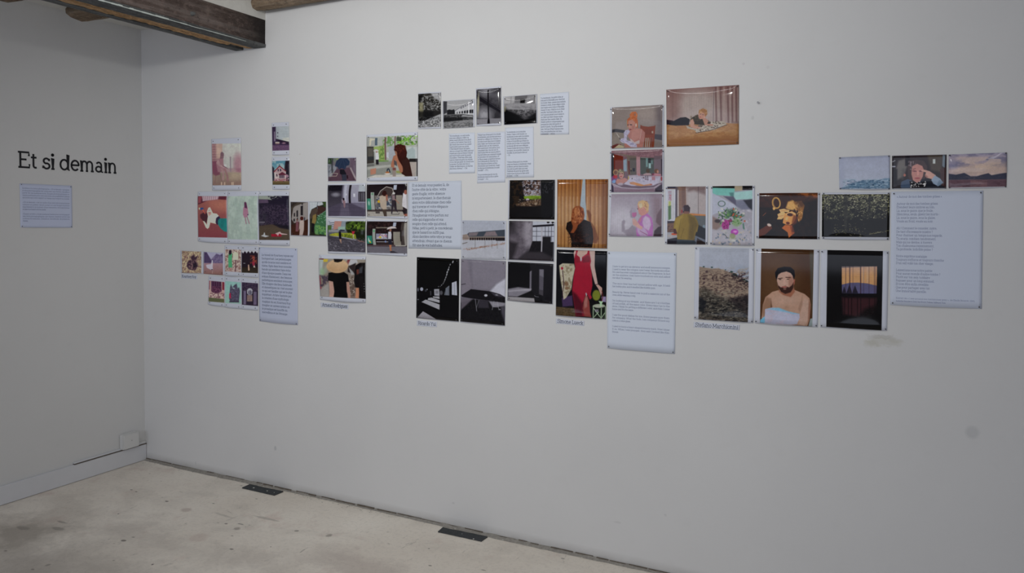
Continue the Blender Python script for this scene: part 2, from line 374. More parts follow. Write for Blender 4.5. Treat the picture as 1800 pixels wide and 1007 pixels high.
while y > -4:
    l = .02+.05*r2.random(); thick = min(1.0, .25+abs(y)*1.1); w = (.003+.0045*r2.random())*thick; o0 = .002*r2.random()
    if y < -.25 or r2.random() < .55: box(bm, .9895-.88, .9918-.88+.0008*r2.random(), y-l, y, .0045+o0, .0045+o0+w)
    y -= l*(.92 if y < -.3 else 1.0)+(.006*r2.random() if r2.random() < .3 else 0)
obj('paint_edge', bm, M_CHALK, beam)
bm = bmesh.new(); ky = hit(338, 24, 0, .99)
bmesh.ops.create_cone(bm, cap_ends=True, segments=10, radius1=.011, radius2=.007, depth=.016, matrix=Matrix.Translation((ky[0]-.88+.006, ky[1], ky[2]-2.40)) @ Matrix.Rotation(pi/2, 4, 'Y'))
obj('knot', bm, M_OAKD, beam)  # a knot in the beam's side, shaped as a short plug

# rafters : hewn poles parallel to the long wall
def rafter(x0, x1, yc, zb, hgt, wid, seed, label):
    bm = bmesh.new(); r = random.Random(seed); n = max(6, int((x1-x0)/.05)); K = 10; rings = []
    ph = [r.uniform(.9, 1.1) for _ in range(K)]
    for i in range(n+1):
        x = x0+(x1-x0)*i/n; cut = 1.0
        if i == 0: cut = .93
        oy = .004*sin(x*7+seed)+.002*r.uniform(-1, 1); oz = .004*sin(x*5+seed*2)
        ring = []
        for k in range(K):
            a = 2*pi*k/K+.3; sq = 1/max(abs(cos(a)), abs(sin(a))); q = (.22+.78*sq)*ph[k]*(1+.03*r.uniform(-1, 1))
            ring.append(bm.verts.new((x+(.012*sin(a*2+seed) if i == 0 else 0), yc+oy+wid/2*q*cos(a)*cut, zb+hgt/2+oz+hgt/2*q*sin(a)*cut)))
        rings.append(ring)
    for a, b in zip(rings, rings[1:]):
        for k in range(K): bm.faces.new((a[k], a[(k+1) % K], b[(k+1) % K], b[k]))
    bm.faces.new(rings[0][::-1]); bm.faces.new(rings[-1])
    bmesh.ops.recalc_face_normals(bm, faces=bm.faces)
    o = obj('rafter', bm, M_RAFT); thing(o, label, 'rafter', 'hewn ceiling rafters'); return o
rafter(.991, XR-.01, -.064, 2.588, .085, .095, 3, 'rough brown rafter along the top of the long wall right of the beam')
rafter(.088, .775, -.468, 2.536, .075, .10, 5, 'short hewn rafter between the left wall and the beam')
rafter(.095, .775, -.86, 2.536, .07, .105, 8, 'hewn rafter at the top left corner of the photo left of the beam')

# ------------------------------------------------------------------ slab-serif stroke letters (unit = x height)
def arc(cx, cy, rx, ry, a0, a1, n=None):
    n = n or max(4, int(abs(a1-a0)/24)); return [(cx+rx*cos(radians(a0+(a1-a0)*i/n)), cy+ry*sin(radians(a0+(a1-a0)*i/n))) for i in range(n+1)]
def O(cx, cy, rx, ry): return arc(cx, cy, rx, ry, 0, 360, 16)
def ser(x, y, a=.16, b=.16): return [(x-a, y), (x+b, y)]
AH = 1.45; CH = 1.42
GL = {
 'a': (1.0, [arc(.43, .68, .29, .30, 150, 0)+[(.72, 0), (.92, 0)], O(.41, .28, .31, .27)]),
 'b': (1.05, [[(.02, AH), (.18, AH), (.18, 0)], O(.57, .5, .39, .49)]),
 'c': (.92, [arc(.5, .5, .4, .49, 45, 315), [(.79, .95), (.79, .66)]]),
 'd': (1.12, [O(.48, .5, .40, .49), [(.72, AH), (.88, AH), (.88, 0), (1.05, 0)]]),
 'e': (1.0, [[(.1, .52), (.9, .52)]+arc(.5, .5, .4, .49, 3, 318)]),
 'f': (.68, [[(.3, 0), (.3, 1.15)]+arc(.52, 1.15, .22, .3, 180, 50)[1:], [(.08, .98), (.6, .98)], ser(.3, 0)]),
 'g': (1.08, [O(.46, .52, .37, .46), [(1.0, .98), (.83, .98), (.83, -.1)]+arc(.48, -.1, .35, .33, 0, -150)[1:]]),
 'h': (1.12, [[(.02, AH), (.2, AH), (.2, 0)], ser(.2, 0), arc(.53, .62, .31, .37, 170, 0)+[(.84, 0)], ser(.84, 0)]),
 'i': (.44, [[(.04, .98), (.22, .98), (.22, 0)], ser(.22, 0), O(.2, 1.36, .045, .045)]),
 'j': (.44, [[(.04, .98), (.22, .98), (.22, -.15)]+arc(.0, -.15, .22, .27, 0, -110)[1:], O(.2, 1.36, .045, .045)]),
 'k': (1.05, [[(.02, AH), (.2, AH), (.2, 0)], ser(.2, 0), [(.2, .38), (.75, .98)], [(.58, .98), (.95, .98)], [(.42, .62), (.85, 0)], [(.7, 0), (1.0, 0)]]),
 'l': (.44, [[(.02, AH), (.2, AH), (.2, 0)], ser(.2, 0)]),
 'm': (1.66, [[(.02, .98), (.2, .98), (.2, 0)], ser(.2, 0), arc(.49, .64, .28, .35, 170, 0)+[(.77, 0)], ser(.77, 0, .12, .12), arc(1.07, .64, .30, .35, 170, 0)+[(1.37, 0)], ser(1.37, 0)]),
 'n': (1.12, [[(.02, .98), (.2, .98), (.2, 0)], ser(.2, 0), arc(.53, .62, .31, .37, 170, 0)+[(.84, 0)], ser(.84, 0)]),
 'o': (1.0, [O(.5, .5, .41, .49)]),
 'p': (1.08, [[(.02, .98), (.2, .98), (.2, -.42)], ser(.2, -.42), O(.58, .5, .38, .49)]),
 'q': (1.08, [[(1.02, .98), (.86, .98), (.86, -.42)], ser(.86, -.42), O(.48, .5, .38, .49)]),
 'r': (.78, [[(.02, .98), (.2, .98), (.2, 0)], ser(.2, 0, .16, .24), arc(.55, .58, .35, .40, 180, 60)]),
 's': (.82, [arc(.4, .74, .27, .25, 25, 250)+arc(.42, .26, .30, .26, 75, -155), [(.68, .98), (.68, .74)], [(.08, .02), (.08, .28)]]),
 't': (.68, [[(.28, 1.32), (.28, .22)]+arc(.46, .22, .18, .21, 180, 310)[1:], [(.04, .98), (.58, .98)]]),
 'u': (1.12, [[(.02, .98), (.2, .98), (.2, .37)]+arc(.52, .37, .32, .36, 180, 350)[1:], [(.68, .98), (.86, .98), (.86, 0), (1.02, 0)]]),
 'v': (.98, [[(.12, .98), (.48, 0), (.84, .98)], ser(.12, .98), ser(.84, .98)]),
 'w': (1.4, [[(.1, .98), (.4, 0), (.7, .9), (1.0, 0), (1.3, .98)], ser(.1, .98), ser(1.3, .98)]),
 'x': (.98, [[(.12, .98), (.84, 0)], [(.84, .98), (.12, 0)], ser(.12, 0), ser(.84, 0)]),
 'y': (.98, [[(.12, .98), (.5, .02)], [(.86, .98), (.4, -.42), (.15, -.42)], ser(.12, .98), ser(.86, .98)]),
 'z': (.88, [[(.1, .76), (.1, .98), (.76, .98), (.1, 0), (.78, 0), (.78, .24)]]),
 'A': (1.36, [[(.14, 0), (.66, CH), (1.2, 0)], [(.34, .48), (1.0, .48)], ser(.14, 0), ser(1.2, 0)]),
 'B': (1.2, [[(.04, CH), (.6, CH)]+arc(.66, 1.07, .32, .35, 90, -90)+[(.22, .72)], [(.04, 0), (.66, 0)]+arc(.68, .36, .38, .36, -90, 90), [(.22, CH), (.22, 0)]]),
 'C': (1.3, [arc(.7, .71, .6, .72, 40, 320), [(1.16, CH), (1.16, 1.0)]]),
 'D': (1.36, [[(.04, CH), (.6, CH)]+arc(.62, .71, .6, .71, 90, -90)+[(.04, 0)], [(.22, CH), (.22, 0)]]),
 'E': (1.18, [[(.0, CH), (1.04, CH), (1.04, 1.08)], [(.22, CH), (.22, 0)], [(.02, 0), (1.08, 0), (1.08, .32)], [(.22, .74), (.8, .74)]]),
 'F': (1.1, [[(.02, CH), (1.0, CH), (1.0, 1.1)], [(.22, CH), (.22, 0)], ser(.22, 0), [(.22, .74), (.75, .74)]]),
 'G': (1.4, [arc(.7, .71, .6, .72, 40, 350), [(.8, .6), (1.3, .6)], [(1.18, .6), (1.18, 0)]]),
 'H': (1.46, [[(.22, CH), (.22, 0)], [(1.2, CH), (1.2, 0)], [(.22, .74), (1.2, .74)], ser(.22, CH), ser(.22, 0), ser(1.2, CH), ser(1.2, 0)]),
 'I': (.52, [[(.26, CH), (.26, 0)], ser(.26, CH), ser(.26, 0)]),
 'J': (.62, [[(.4, CH), (.4, .25)]+arc(.15, .25, .25, .27, 0, -120)[1:], ser(.4, CH)]),
 'K': (1.3, [[(.22, CH), (.22, 0)], [(.22, .6), (1.0, CH)], [(.5, .88), (1.1, 0)], ser(.22, CH), ser(.22, 0), ser(1.0, CH), ser(1.1, 0)]),
 'L': (1.08, [[(.22, CH), (.22, 0)], ser(.22, CH), [(.04, 0), (.98, 0), (.98, .36)]]),
 'M': (1.72, [[(.22, 0), (.22, CH), (.84, .25), (1.46, CH), (1.46, 0)], ser(.22, 0), ser(1.46, 0), [(.04, CH), (.22, CH)], [(1.46, CH), (1.64, CH)]]),
 'N': (1.5, [[(.24, 0), (.24, CH), (1.2, 0), (1.2, CH)], ser(.24, 0), ser(1.2, CH), [(.06, CH), (.24, CH)]]),
 'O': (1.44, [O(.72, .71, .61, .72)]),
 'P': (1.18, [[(.22, CH), (.22, 0)], ser(.22, 0), [(.04, CH), (.65, CH)]+arc(.68, 1.05, .36, .37, 90, -90)+[(.22, .68)]]),
 'Q': (1.44, [O(.72, .71, .61, .72), [(.6, .3), (.9, -.25), (1.1, -.2)]]),
 'R': (1.3, [[(.22, CH), (.22, 0)], ser(.22, 0), [(.04, CH), (.65, CH)]+arc(.68, 1.06, .36, .36, 90, -90)+[(.22, .7)], [(.68, .7), (1.05, 0), (1.25, 0)]]),
 'S': (1.1, [arc(.54, 1.06, .38, .36, 30, 250)+arc(.54, .36, .44, .38, 75, -150), [(.92, CH), (.92, 1.1)], [(.1, .0), (.1, .36)]]),
 'T': (1.24, [[(.1, 1.1), (.1, CH), (1.1, CH), (1.1, 1.1)], [(.6, CH), (.6, 0)], ser(.6, 0)]),
 'U': (1.4, [[(.24, CH), (.24, .45)]+arc(.7, .45, .46, .46, 180, 360)[1:]+[(1.16, CH)], ser(.24, CH), ser(1.16, CH)]),
 'V': (1.34, [[(.14, CH), (.66, 0), (1.18, CH)], ser(.14, CH), ser(1.18, CH)]),
 'W': (1.9, [[(.14, CH), (.52, 0), (.92, CH), (1.32, 0), (1.72, CH)], ser(.14, CH), ser(1.72, CH)]),
 'Y': (1.3, [[(.14, CH), (.64, .66), (1.14, CH)], [(.64, .66), (.64, 0)], ser(.64, 0), ser(.14, CH), ser(1.14, CH)]),
 '0': (1.0, [O(.5, .68, .38, .68)]), '1': (.7, [[(.15, 1.1), (.36, 1.36), (.36, 0)], ser(.36, 0)]),
 '4': (1.0, [[(.66, 0), (.66, 1.36), (.1, .4), (.9, .4)]]), '5': (1.0, [[(.8, 1.36), (.25, 1.36), (.22, .8)]+arc(.46, .43, .36, .42, 120, -150)]),
 '6': (1.0, [O(.5, .43, .37, .42), [(.14, .5), (.35, 1.1), (.75, 1.36)]]), '8': (1.0, [O(.5, 1.02, .30, .33), O(.5, .36, .37, .36)]),
 '.': (.36, [O(.16, .05, .04, .04)]), ',': (.36, [[(.18, .08), (.1, -.18)]]), "'": (.28, [[(.14, 1.45), (.12, 1.1)]]), ':': (.4, [O(.18, .05, .04, .04), O(.18, .8, .04, .04)]),
 ';': (.4, [[(.2, .08), (.12, -.18)], O(.18, .8, .04, .04)]), '?': (.8, [arc(.38, 1.12, .28, .28, 160, -60)+[(.38, .4)], O(.38, .05, .04, .04)]), '!': (.4, [[(.2, 1.42), (.2, .4)], O(.2, .05, .04, .04)]),
 '-': (.6, [[(.08, .5), (.5, .5)]]), '—': (1.3, [[(.08, .5), (1.2, .5)]]), '"': (.5, [[(.14, 1.45), (.13, 1.1)], [(.34, 1.45), (.33, 1.1)]]),
 '«': (.9, [[(.4, .8), (.15, .48), (.4, .15)], [(.72, .8), (.47, .48), (.72, .15)]]), '»': (.9, [[(.15, .8), (.4, .48), (.15, .15)], [(.47, .8), (.72, .48), (.47, .15)]]),
}
ACC = {'\u0301': [[(-.08, 1.2), (.12, 1.45)]], '\u0300': [[(.08, 1.2), (-.12, 1.45)]], '\u0302': [[(-.2, 1.2), (0, 1.42), (.2, 1.2)]], '\u0308': [[(-.16, 1.3), (-.12, 1.3)], [(.12, 1.3), (.16, 1.3)]], '\u0327': [[(0, 0), (.06, -.18), (-.1, -.28)]]}
def layout(text, track=.06):
    """-> list of (char, x offset, strokes), total width"""
    out = []; x = 0.0; last = None
    for ch in unicodedata.normalize('NFD', text.replace('œ', 'oe')):
        if ch == ' ': x += .46; continue
        if ch in ACC:
            if last:
                cx = last[1]+GL[last[0]][0]*.48; dy = .35 if last[0].isupper() else 0
                out[-1][2].extend([[(cx-last[1]+a, b+(dy if b > .5 else 0)) for a, b in s] for s in ACC[ch]])
            continue
        if ch not in GL: continue
        w, st = GL[ch]; out.append([ch, x, [list(s) for s in st]]); last = (ch, x); x += w+track
    return out, x-track

# ------------------------------------------------------------------ raster painter (flat print on paper)
def homography(src, dst):
    A = []; b = []
    for (x, y), (u, v) in zip(src, dst):
        A.append([x, y, 1, 0, 0, 0, -u*x, -u*y]); b.append(u); A.append([0, 0, 0, x, y, 1, -v*x, -v*y]); b.append(v)
    return np.append(np.linalg.solve(np.array(A, float), np.array(b, float)), 1).reshape(3, 3)
_lat = np.random.RandomState(5).rand(64, 64)
def vnoise(x, y, seed=0):
    x = x+seed*17.3; y = y+seed*9.7
    xi = np.floor(x).astype(int); yi = np.floor(y).astype(int); fx = x-xi; fy = y-yi; fx = fx*fx*(3-2*fx); fy = fy*fy*(3-2*fy)
    a = _lat[yi % 64, xi % 64]; b = _lat[yi % 64, (xi+1) % 64]; c = _lat[(yi+1) % 64, xi % 64]; d = _lat[(yi+1) % 64, (xi+1) % 64]
    return a*(1-fx)*(1-fy)+b*fx*(1-fy)+c*(1-fx)*fy+d*fx*fy
def fbm(x, y, seed=0, o=3):
    s = 0; a = .5; t = 0
    for i in range(o): s = s+a*vnoise(x*2**i, y*2**i, seed+i*3); t += a; a *= .6
    return s/t
ILLB = [-0.6183, -0.1042, -0.4185, -0.9099, -0.0126, -0.1019, 0.5093, 0.4274, 0.1741, 0.1747]; ILLL = [-7.1747, -19.5848, -0.5626, -20.8757, -0.6292, -0.9137, -7.2659, -0.1917, -0.5994, 0.3684]  #ILLFIT#
def light_at(px, py, wall):
    a, b = px/900-1, py/500-1; k = ILLB if wall == 'back' else ILLL
    return math.exp(sum(c*t for c, t in zip(k, (1, a, b, a*a, a*b, b*b, a**3, a*a*b, a*b*b, b**3))))
class Print:
    """paper quad given in photo pixels (TL TR BR BL); everything is drawn in the coordinates of a crop (ox,oy,scale)"""
    def __init__(s, quad, crop, k=3.0, paper=None, wall='back'):
        s.q = quad
        if paper is None:
            E = light_at(sum(q[0] for q in quad)/4, sum(q[1] for q in quad)/4, wall); paper = [(1.055*(E*a)**(1/2.4)-.055)*255 for a in (.72, .75, .85)]
        w = (abs(quad[1][0]-quad[0][0])+abs(quad[2][0]-quad[3][0]))/2; h = (abs(quad[3][1]-quad[0][1])+abs(quad[2][1]-quad[1][1]))/2
        s.w = int(w*k)+2; s.h = int(h*k)+2; s.k = k
        Hm = homography([(0, 0), (1, 0), (1, 1), (0, 1)], quad)
        u, v = np.meshgrid((np.arange(s.w)+.5)/s.w, (np.arange(s.h)+.5)/s.h); d = Hm[2, 0]*u+Hm[2, 1]*v+1
        s.px = (Hm[0, 0]*u+Hm[0, 1]*v+Hm[0, 2])/d; s.py = (Hm[1, 0]*u+Hm[1, 1]*v+Hm[1, 2])/d
        s.ox, s.oy, s.s = crop; s.X = (s.px-s.ox)*s.s; s.Y = (s.py-s.oy)*s.s
        s.im = np.zeros((s.h, s.w, 3)); s.im[:] = rgb(paper) if isinstance(paper, str) else paper; s.paper0 = s.im.copy(); s.graded = k < 4; s.M = np.ones((s.h, s.w)); s.soft = s.s/k*1.0
    def put(s, a, c):
        a = (a*s.M)[..., None]; s.im = s.im*(1-a)+(rgb(c) if isinstance(c, str) else c)*a; return s
    def sd(s, pts):
        X, Y = s.X, s.Y; ins = np.zeros(X.shape, bool); d = np.full(X.shape, 1e9); n = len(pts)
        for i in range(n):
            x0, y0 = pts[i]; x1, y1 = pts[(i+1) % n]
            if y0 != y1: ins ^= ((y0 > Y) != (y1 > Y)) & (X < (x1-x0)*(Y-y0)/(y1-y0)+x0)
            dx, dy = x1-x0, y1-y0; tt = np.clip(((X-x0)*dx+(Y-y0)*dy)/(dx*dx+dy*dy+1e-9), 0, 1)
            d = np.minimum(d, (X-x0-tt*dx)**2+(Y-y0-tt*dy)**2)
        d = np.sqrt(d); return np.where(ins, -d, d)
    def cov(s, d, soft=None): return np.clip(.5-d/(soft or s.soft), 0, 1)
    def photo(s, quad, c0, c1=None):      # the printed area in crop coordinates; vertical gradient
        s.M = np.ones((s.h, s.w)); m = s.cov(s.sd(quad)); s.M = m; s.box = (min(p[0] for p in quad), min(p[1] for p in quad), max(p[0] for p in quad), max(p[1] for p in quad))
        return s.G(s.box, c0, c1 or c0)
    def G(s, b, c0, c1, ax='y', a=1.0):
        x0, y0, x1, y1 = b; t = np.clip((s.Y-y0)/(y1-y0) if ax == 'y' else (s.X-x0)/(x1-x0), 0, 1)[..., None]
        inside = ((s.X >= x0-1) & (s.X <= x1+1) & (s.Y >= y0-1) & (s.Y <= y1+1)).astype(float)
        return s.put(inside*a, rgb(c0)*(1-t)+rgb(c1)*t)
    def P(s, pts, c, a=1.0, soft=None):
        pts = list(zip(pts[0::2], pts[1::2])); return s.put(s.cov(s.sd(pts), soft)*a, c)
    def R(s, x0, y0, x1, y1, c, a=1.0, soft=None): return s.P([x0, y0, x1, y0, x1, y1, x0, y1], c, a, soft)
    def E(s, cx, cy, rx, ry, c, rot=0, a=1.0, soft=None):
        q = radians(rot); dx = s.X-cx; dy = s.Y-cy; u = (dx*cos(q)+dy*sin(q))/rx; v = (-dx*sin(q)+dy*cos(q))/ry
        r = np.sqrt(u*u+v*v); return s.put(s.cov((r-1)*min(rx, ry), soft)*a, c)
    def L(s, pts, w, c, a=1.0, soft=None):
        X, Y = s.X, s.Y; d = np.full(X.shape, 1e9)
        for i in range(0, len(pts)-2, 2):
            x0, y0, x1, y1 = pts[i:i+4]; dx, dy = x1-x0, y1-y0; tt = np.clip(((X-x0)*dx+(Y-y0)*dy)/(dx*dx+dy*dy+1e-9), 0, 1)
            d = np.minimum(d, (X-x0-tt*dx)**2+(Y-y0-tt*dy)**2)
        return s.put(s.cov(np.sqrt(d)-w/2, soft)*a, c)
    def N(s, c, th=.55, sc=12, seed=1, b=None, a=1.0, sy=1.0, soft=.08, pts=None, o=3):
        n = fbm(s.X/sc, s.Y/(sc*sy), seed, o); al = np.clip((n-th)/soft+.5, 0, 1)*a
        if b:
            fx, fy = .12*(b[2]-b[0]), .12*(b[3]-b[1]); ed = lambda v, e, f: np.ones_like(v) if f is None else np.clip(v/e, 0, 1)
            bx = getattr(s, 'box', b)
            for v, e, at_edge in ((s.X-b[0], fx, b[0] <= bx[0]+8), (b[2]-s.X, fx, b[2] >= bx[2]-8), (s.Y-b[1], fy, b[1] <= bx[1]+8), (b[3]-s.Y, fy, b[3] >= bx[3]-8)):
                if not at_edge: al = al*np.clip(v/e, 0, 1)
        if pts is not None: al = al*s.cov(s.sd(list(zip(pts[0::2], pts[1::2]))))
        return s.put(al, c)
    def dots(s, cols, n, b, r=(3, 8), seed=1, asp=1.0, a=1.0):
        q = random.Random(seed)
        for i in range(n): s.E(q.uniform(b[0], b[2]), q.uniform(b[1], b[3]), q.uniform(*r), q.uniform(*r)*asp, q.choice(cols), q.uniform(0, 180), a)
        return s
    def text(s, lines, x0, y0, x1, dy, size, c='4a5060', a=.85, sw=.13, just=(), slope=0.0, track=.04):
        """photo-pixel coordinates: first baseline y0, left x0; the text runs in paper space"""
        s.M = np.ones((s.h, s.w)); al = np.zeros((s.h, s.w)); kx = s.w; 
        Hi = np.linalg.inv(homography([(0, 0), (1, 0), (1, 1), (0, 1)], s.q))
        def tx(x, y):
            d = Hi[2, 0]*x+Hi[2, 1]*y+Hi[2, 2]; return (Hi[0, 0]*x+Hi[0, 1]*y+Hi[0, 2])/d*s.w, (Hi[1, 0]*x+Hi[1, 1]*y+Hi[1, 2])/d*s.h
        u0, v0 = tx(x0, y0); u1, _ = tx(x1, y0); _, v1 = tx(x0, y0+dy*10); dv = (v1-v0)/10; sz = size*s.k*(dv/(dy*s.k)) if dy else size*s.k
        hor = s.k*1.0
        for i, ln in enumerate(lines):
            if not ln: continue
            gl, wd = layout(ln, track)
            base = v0+dv*i; fx = sz
            scale_x = (u1-u0)/wd if i in just else s.tw*sz
            for ch, gx, st in gl:
                for poly in st:
                    for (ax, ay), (bx, by) in zip(poly, poly[1:]):
                        X0 = u0+(gx+ax)*scale_x; Y0 = base-ay*sz; X1 = u0+(gx+bx)*scale_x; Y1 = base-by*sz; w = sw*sz/2
                        i0 = max(0, int(min(X0, X1)-w-2)); i1 = min(s.w, int(max(X0, X1)+w+3)); j0 = max(0, int(min(Y0, Y1)-w-2)); j1 = min(s.h, int(max(Y0, Y1)+w+3))
                        if i1 <= i0 or j1 <= j0: continue
                        xs = np.arange(i0, i1)[None, :]+.5; ys = np.arange(j0, j1)[:, None]+.5; dx, dy2 = X1-X0, Y1-Y0
                        tt = np.clip(((xs-X0)*dx+(ys-Y0)*dy2)/(dx*dx+dy2*dy2+1e-6), 0, 1)
                        d = np.sqrt((xs-X0-tt*dx)**2+(ys-Y0-tt*dy2)**2)
                        al[j0:j1, i0:i1] = np.maximum(al[j0:j1, i0:i1], np.clip(w+.5-d, 0, 1))
        return s.put(al*a, c)
    tw = 1.0
    def image(s, name, illum):
        im = s.im
        if s.graded:   # printed photographs: softer range, fine mottling and slight blur of the printed picture
            L = im.mean(2, keepdims=True); m = (np.abs(im-s.paper0).sum(2, keepdims=True) > 6)
            f = (1-.13*np.clip((L-50)/110, 0, 1))*(1+.09*(fbm(s.px/2.2, s.py/2.2, 11, 3)-.5)+.06*(fbm(s.px/9, s.py/9, 4, 2)-.5))[..., None]
            sat = np.where(im[..., 2:3] > im[..., 0:1], .78, .90); im = np.where(m, (L+(im-L)*sat)*f, im)
            for _ in range(2):
                p = np.pad(im, ((1, 1), (1, 1), (0, 0)), 'edge'); im = (p[1:-1, 1:-1]*4+p[:-2, 1:-1]+p[2:, 1:-1]+p[1:-1, :-2]+p[1:-1, 2:])/8
        p = np.pad(im, ((1, 1), (1, 1), (0, 0)), 'edge')
        im = (p[1:-1, 1:-1]*4+p[:-2, 1:-1]*1.5+p[2:, 1:-1]*1.5+p[1:-1, :-2]*1.5+p[1:-1, 2:]*1.5)/10
        lin = np.clip(s2l(np.clip(im, 0, 255))/illum-.002, .001, .92)
        out = np.where(lin <= .0031308, lin*12.92, 1.055*lin**(1/2.4)-.055)
        I = bpy.data.images.new(name, s.w, s.h); buf = np.ones((s.h, s.w, 4), np.float32); buf[..., :3] = out[::-1]
        I.pixels.foreach_set(buf.ravel()); I.update(); I.pack(); return I

# pin shared mesh
bm = bmesh.new(); bmesh.ops.create_uvsphere(bm, u_segments=8, v_segments=6, radius=.0025)
bmesh.ops.scale(bm, vec=(1, .7, 1), verts=bm.verts); bmesh.ops.translate(bm, vec=(0, -.0035, 0), verts=bm.verts)
bmesh.ops.create_cone(bm, cap_ends=True, segments=6, radius1=.0007, radius2=.0007, depth=.005, matrix=Matrix.Translation((0, -.001, 0)) @ Matrix.Rotation(pi/2, 4, 'X'))
PIN = bpy.data.meshes.new('pin'); bm.to_mesh(PIN); bm.free(); PIN.materials.append(M_PIN)
for p in PIN.polygons: p.use_smooth = True

def hang(pr, name, label, cat, group=None, wall='back', gloss=True, ct=.0, cb=.0, pins='4', inset=(4, 4), illum=None, out=.0016, lift=0.0):
    """cut the sheet: world quad on the wall, slightly bowed between its pins"""
    ax = 1 if wall == 'back' else 0
    Q = [hit(*p, ax, 0.0) for p in pr.q]
    c = sum(Q)/4; bm = bmesh.new(); uvl = bm.loops.layers.uv.new('UVMap'); g1 = {}; g2 = {}
    ph = random.random()*6; Hh = abs(Q[0][2]-Q[3][2]); nx = 26
    vs_ = [k*.0028/Hh for k in range(20 if ct else 1)]; n2 = 14; v0 = vs_[-1]
    vs_ += [v0+(1-v0)*(k+1)/n2 for k in range(n2)]; nz = len(vs_)-1
    def arch(d, b):     # offset of the bowed upper lip, d metres below the top edge
        dst = (.004+.017*b**.7*min(1.3, ct/.010)); K = 5.5; s0 = sreq+K*dst; de = s0/K; om = s0*s0/(2*K)
        if d < de: o = s0*d-K*d*d/2
        else:
            q = min(1, (d-de)/(Hh-de)); o = om*(1-q*q*(3-2*q))
        return o*min(1, b*3+.35)
    if ct and wall == 'back':
        T = np.array([(Q[0][0]+Q[1][0])/2, 0, Q[0][2]-.015]); cv = CAM-T; cv = cv/np.linalg.norm(cv)
        lv = np.array([0, STRIP[1], STRIP[2]-T[2]]); kx = cv[0]/abs(cv[1]); lv[0] = -kx*abs(lv[1]); lv = lv/np.linalg.norm(lv)
        n_ = cv+lv; sreq = max(.01, n_[2]/abs(n_[1]))
    for i in range(nx+1):
        for j in range(nz+1):
            u, v = i/nx, vs_[j]
            p = (Q[0]*(1-u)+Q[1]*u)*(1-v)+(Q[3]*(1-u)+Q[2]*u)*v
            b = sin(pi*u)
            o = out+lift+(arch(v*Hh, max(b, 0)) if ct else 0)+cb*(b**.7)*math.exp(-(1-v)/.10)*(1+.4*sin(5*u+ph))
            q = p-c
            if wall == 'back': q = Vector((q[0], -o, q[2])); w = Vector((q[0], -max(o-.0004, .0003), q[2]))
            else: q = Vector((o, q[1], q[2])); w = Vector((max(o-.0004, .0003), q[1], q[2]))
            g1[i, j] = (bm.verts.new(q), u, v); g2[i, j] = bm.verts.new(w)
    for i in range(nx):
        for j in range(nz):
            ks = [(i, j+1), (i+1, j+1), (i+1, j), (i, j)]
            f = bm.faces.new([g1[k][0] for k in ks]); f.smooth = True; f.material_index = 0
            for lp, k in zip(f.loops, ks): lp[uvl].uv = (g1[k][1], 1-g1[k][2])
            f = bm.faces.new([g2[k] for k in ks[::-1]]); f.material_index = 1
    edge = [(i, 0) for i in range(nx)]+[(nx, j) for j in range(nz)]+[(i, nz) for i in range(nx, 0, -1)]+[(0, j) for j in range(nz, 0, -1)]
    for a, b in zip(edge, edge[1:]+edge[:1]):
        f = bm.faces.new((g1[a][0], g1[b][0], g2[b], g2[a])); f.material_index = 1
    t = NT(name+'_ink', .5, .3)
    im = t.n('ShaderNodeTexImage'); im.image = pr.image(name+'_print', light_at(sum(q[0] for q in pr.q)/4, sum(q[1] for q in pr.q)/4, wall)); im.extension = 'EXTEND'
    t.l(im.outputs[0], t.b.inputs['Base Color'])
    if gloss: t.b.inputs['Roughness'].default_value = .07; t.b.inputs['Specular IOR Level'].default_value = .22
    else: t.b.inputs['Roughness'].default_value = .85; t.b.inputs['Specular IOR Level'].default_value = .05
    o = obj(name, bm, t.m); o.data.materials.append(M_PAPER)
    o.location = (c[0], 0, c[2]) if wall == 'back' else (0, c[1], c[2])
    thing(o, label, cat, group)
    if pins:
        qx = pr.q; sgn = [(1, 1), (-1, 1), (-1, -1), (1, -1)]
        for k in (range(4) if pins == '4' else [int(z) for z in pins]):
            px = qx[k][0]+sgn[k][0]*inset[0]; py = qx[k][1]+sgn[k][1]*inset[1]; w = hit(px, py, ax, 0.0)-c
            pn = bpy.data.objects.new('pin', PIN); COL.objects.link(pn); pn.parent = o
            if wall == 'back': pn.location = (w[0], -(out+lift)-.0004, w[2])
            else: pn.location = (out+lift+.0004, w[1], w[2]); pn.rotation_euler = (0, 0, pi/2)
    return o
M_PAPER = plain('paper_white', (.80, .81, .84), .7, .2)

# ------------------------------------------------------------------ the prints, left group
Z5 = (310, 200, 7.191); Z6 = (310, 330, 8.182); Z7 = (310, 425, 6.495); A1 = (500, 225, 7.458); A2 = (500, 345, 7.458)
A3 = (540, 430, 6.295); A4 = (720, 140, 5.923); A6 = (710, 310, 6.716); A7 = (720, 430, 6.292); A8 = (800, 300, 6.295)
B1 = (960, 300, 7.191); B2 = (960, 425, 6.495); B3 = (1060, 170, 7.75); B4 = (1160, 130, 7.195); B5 = (1060, 260, 12.583)
B6 = (1160, 315, 8.056); B8 = (1210, 420, 5.595); C1 = (1320, 430, 5.3); C2 = (1320, 325, 7.2); C3 = (1460, 255, 5.4545)
GA = 'small prints with white margins, left cluster'
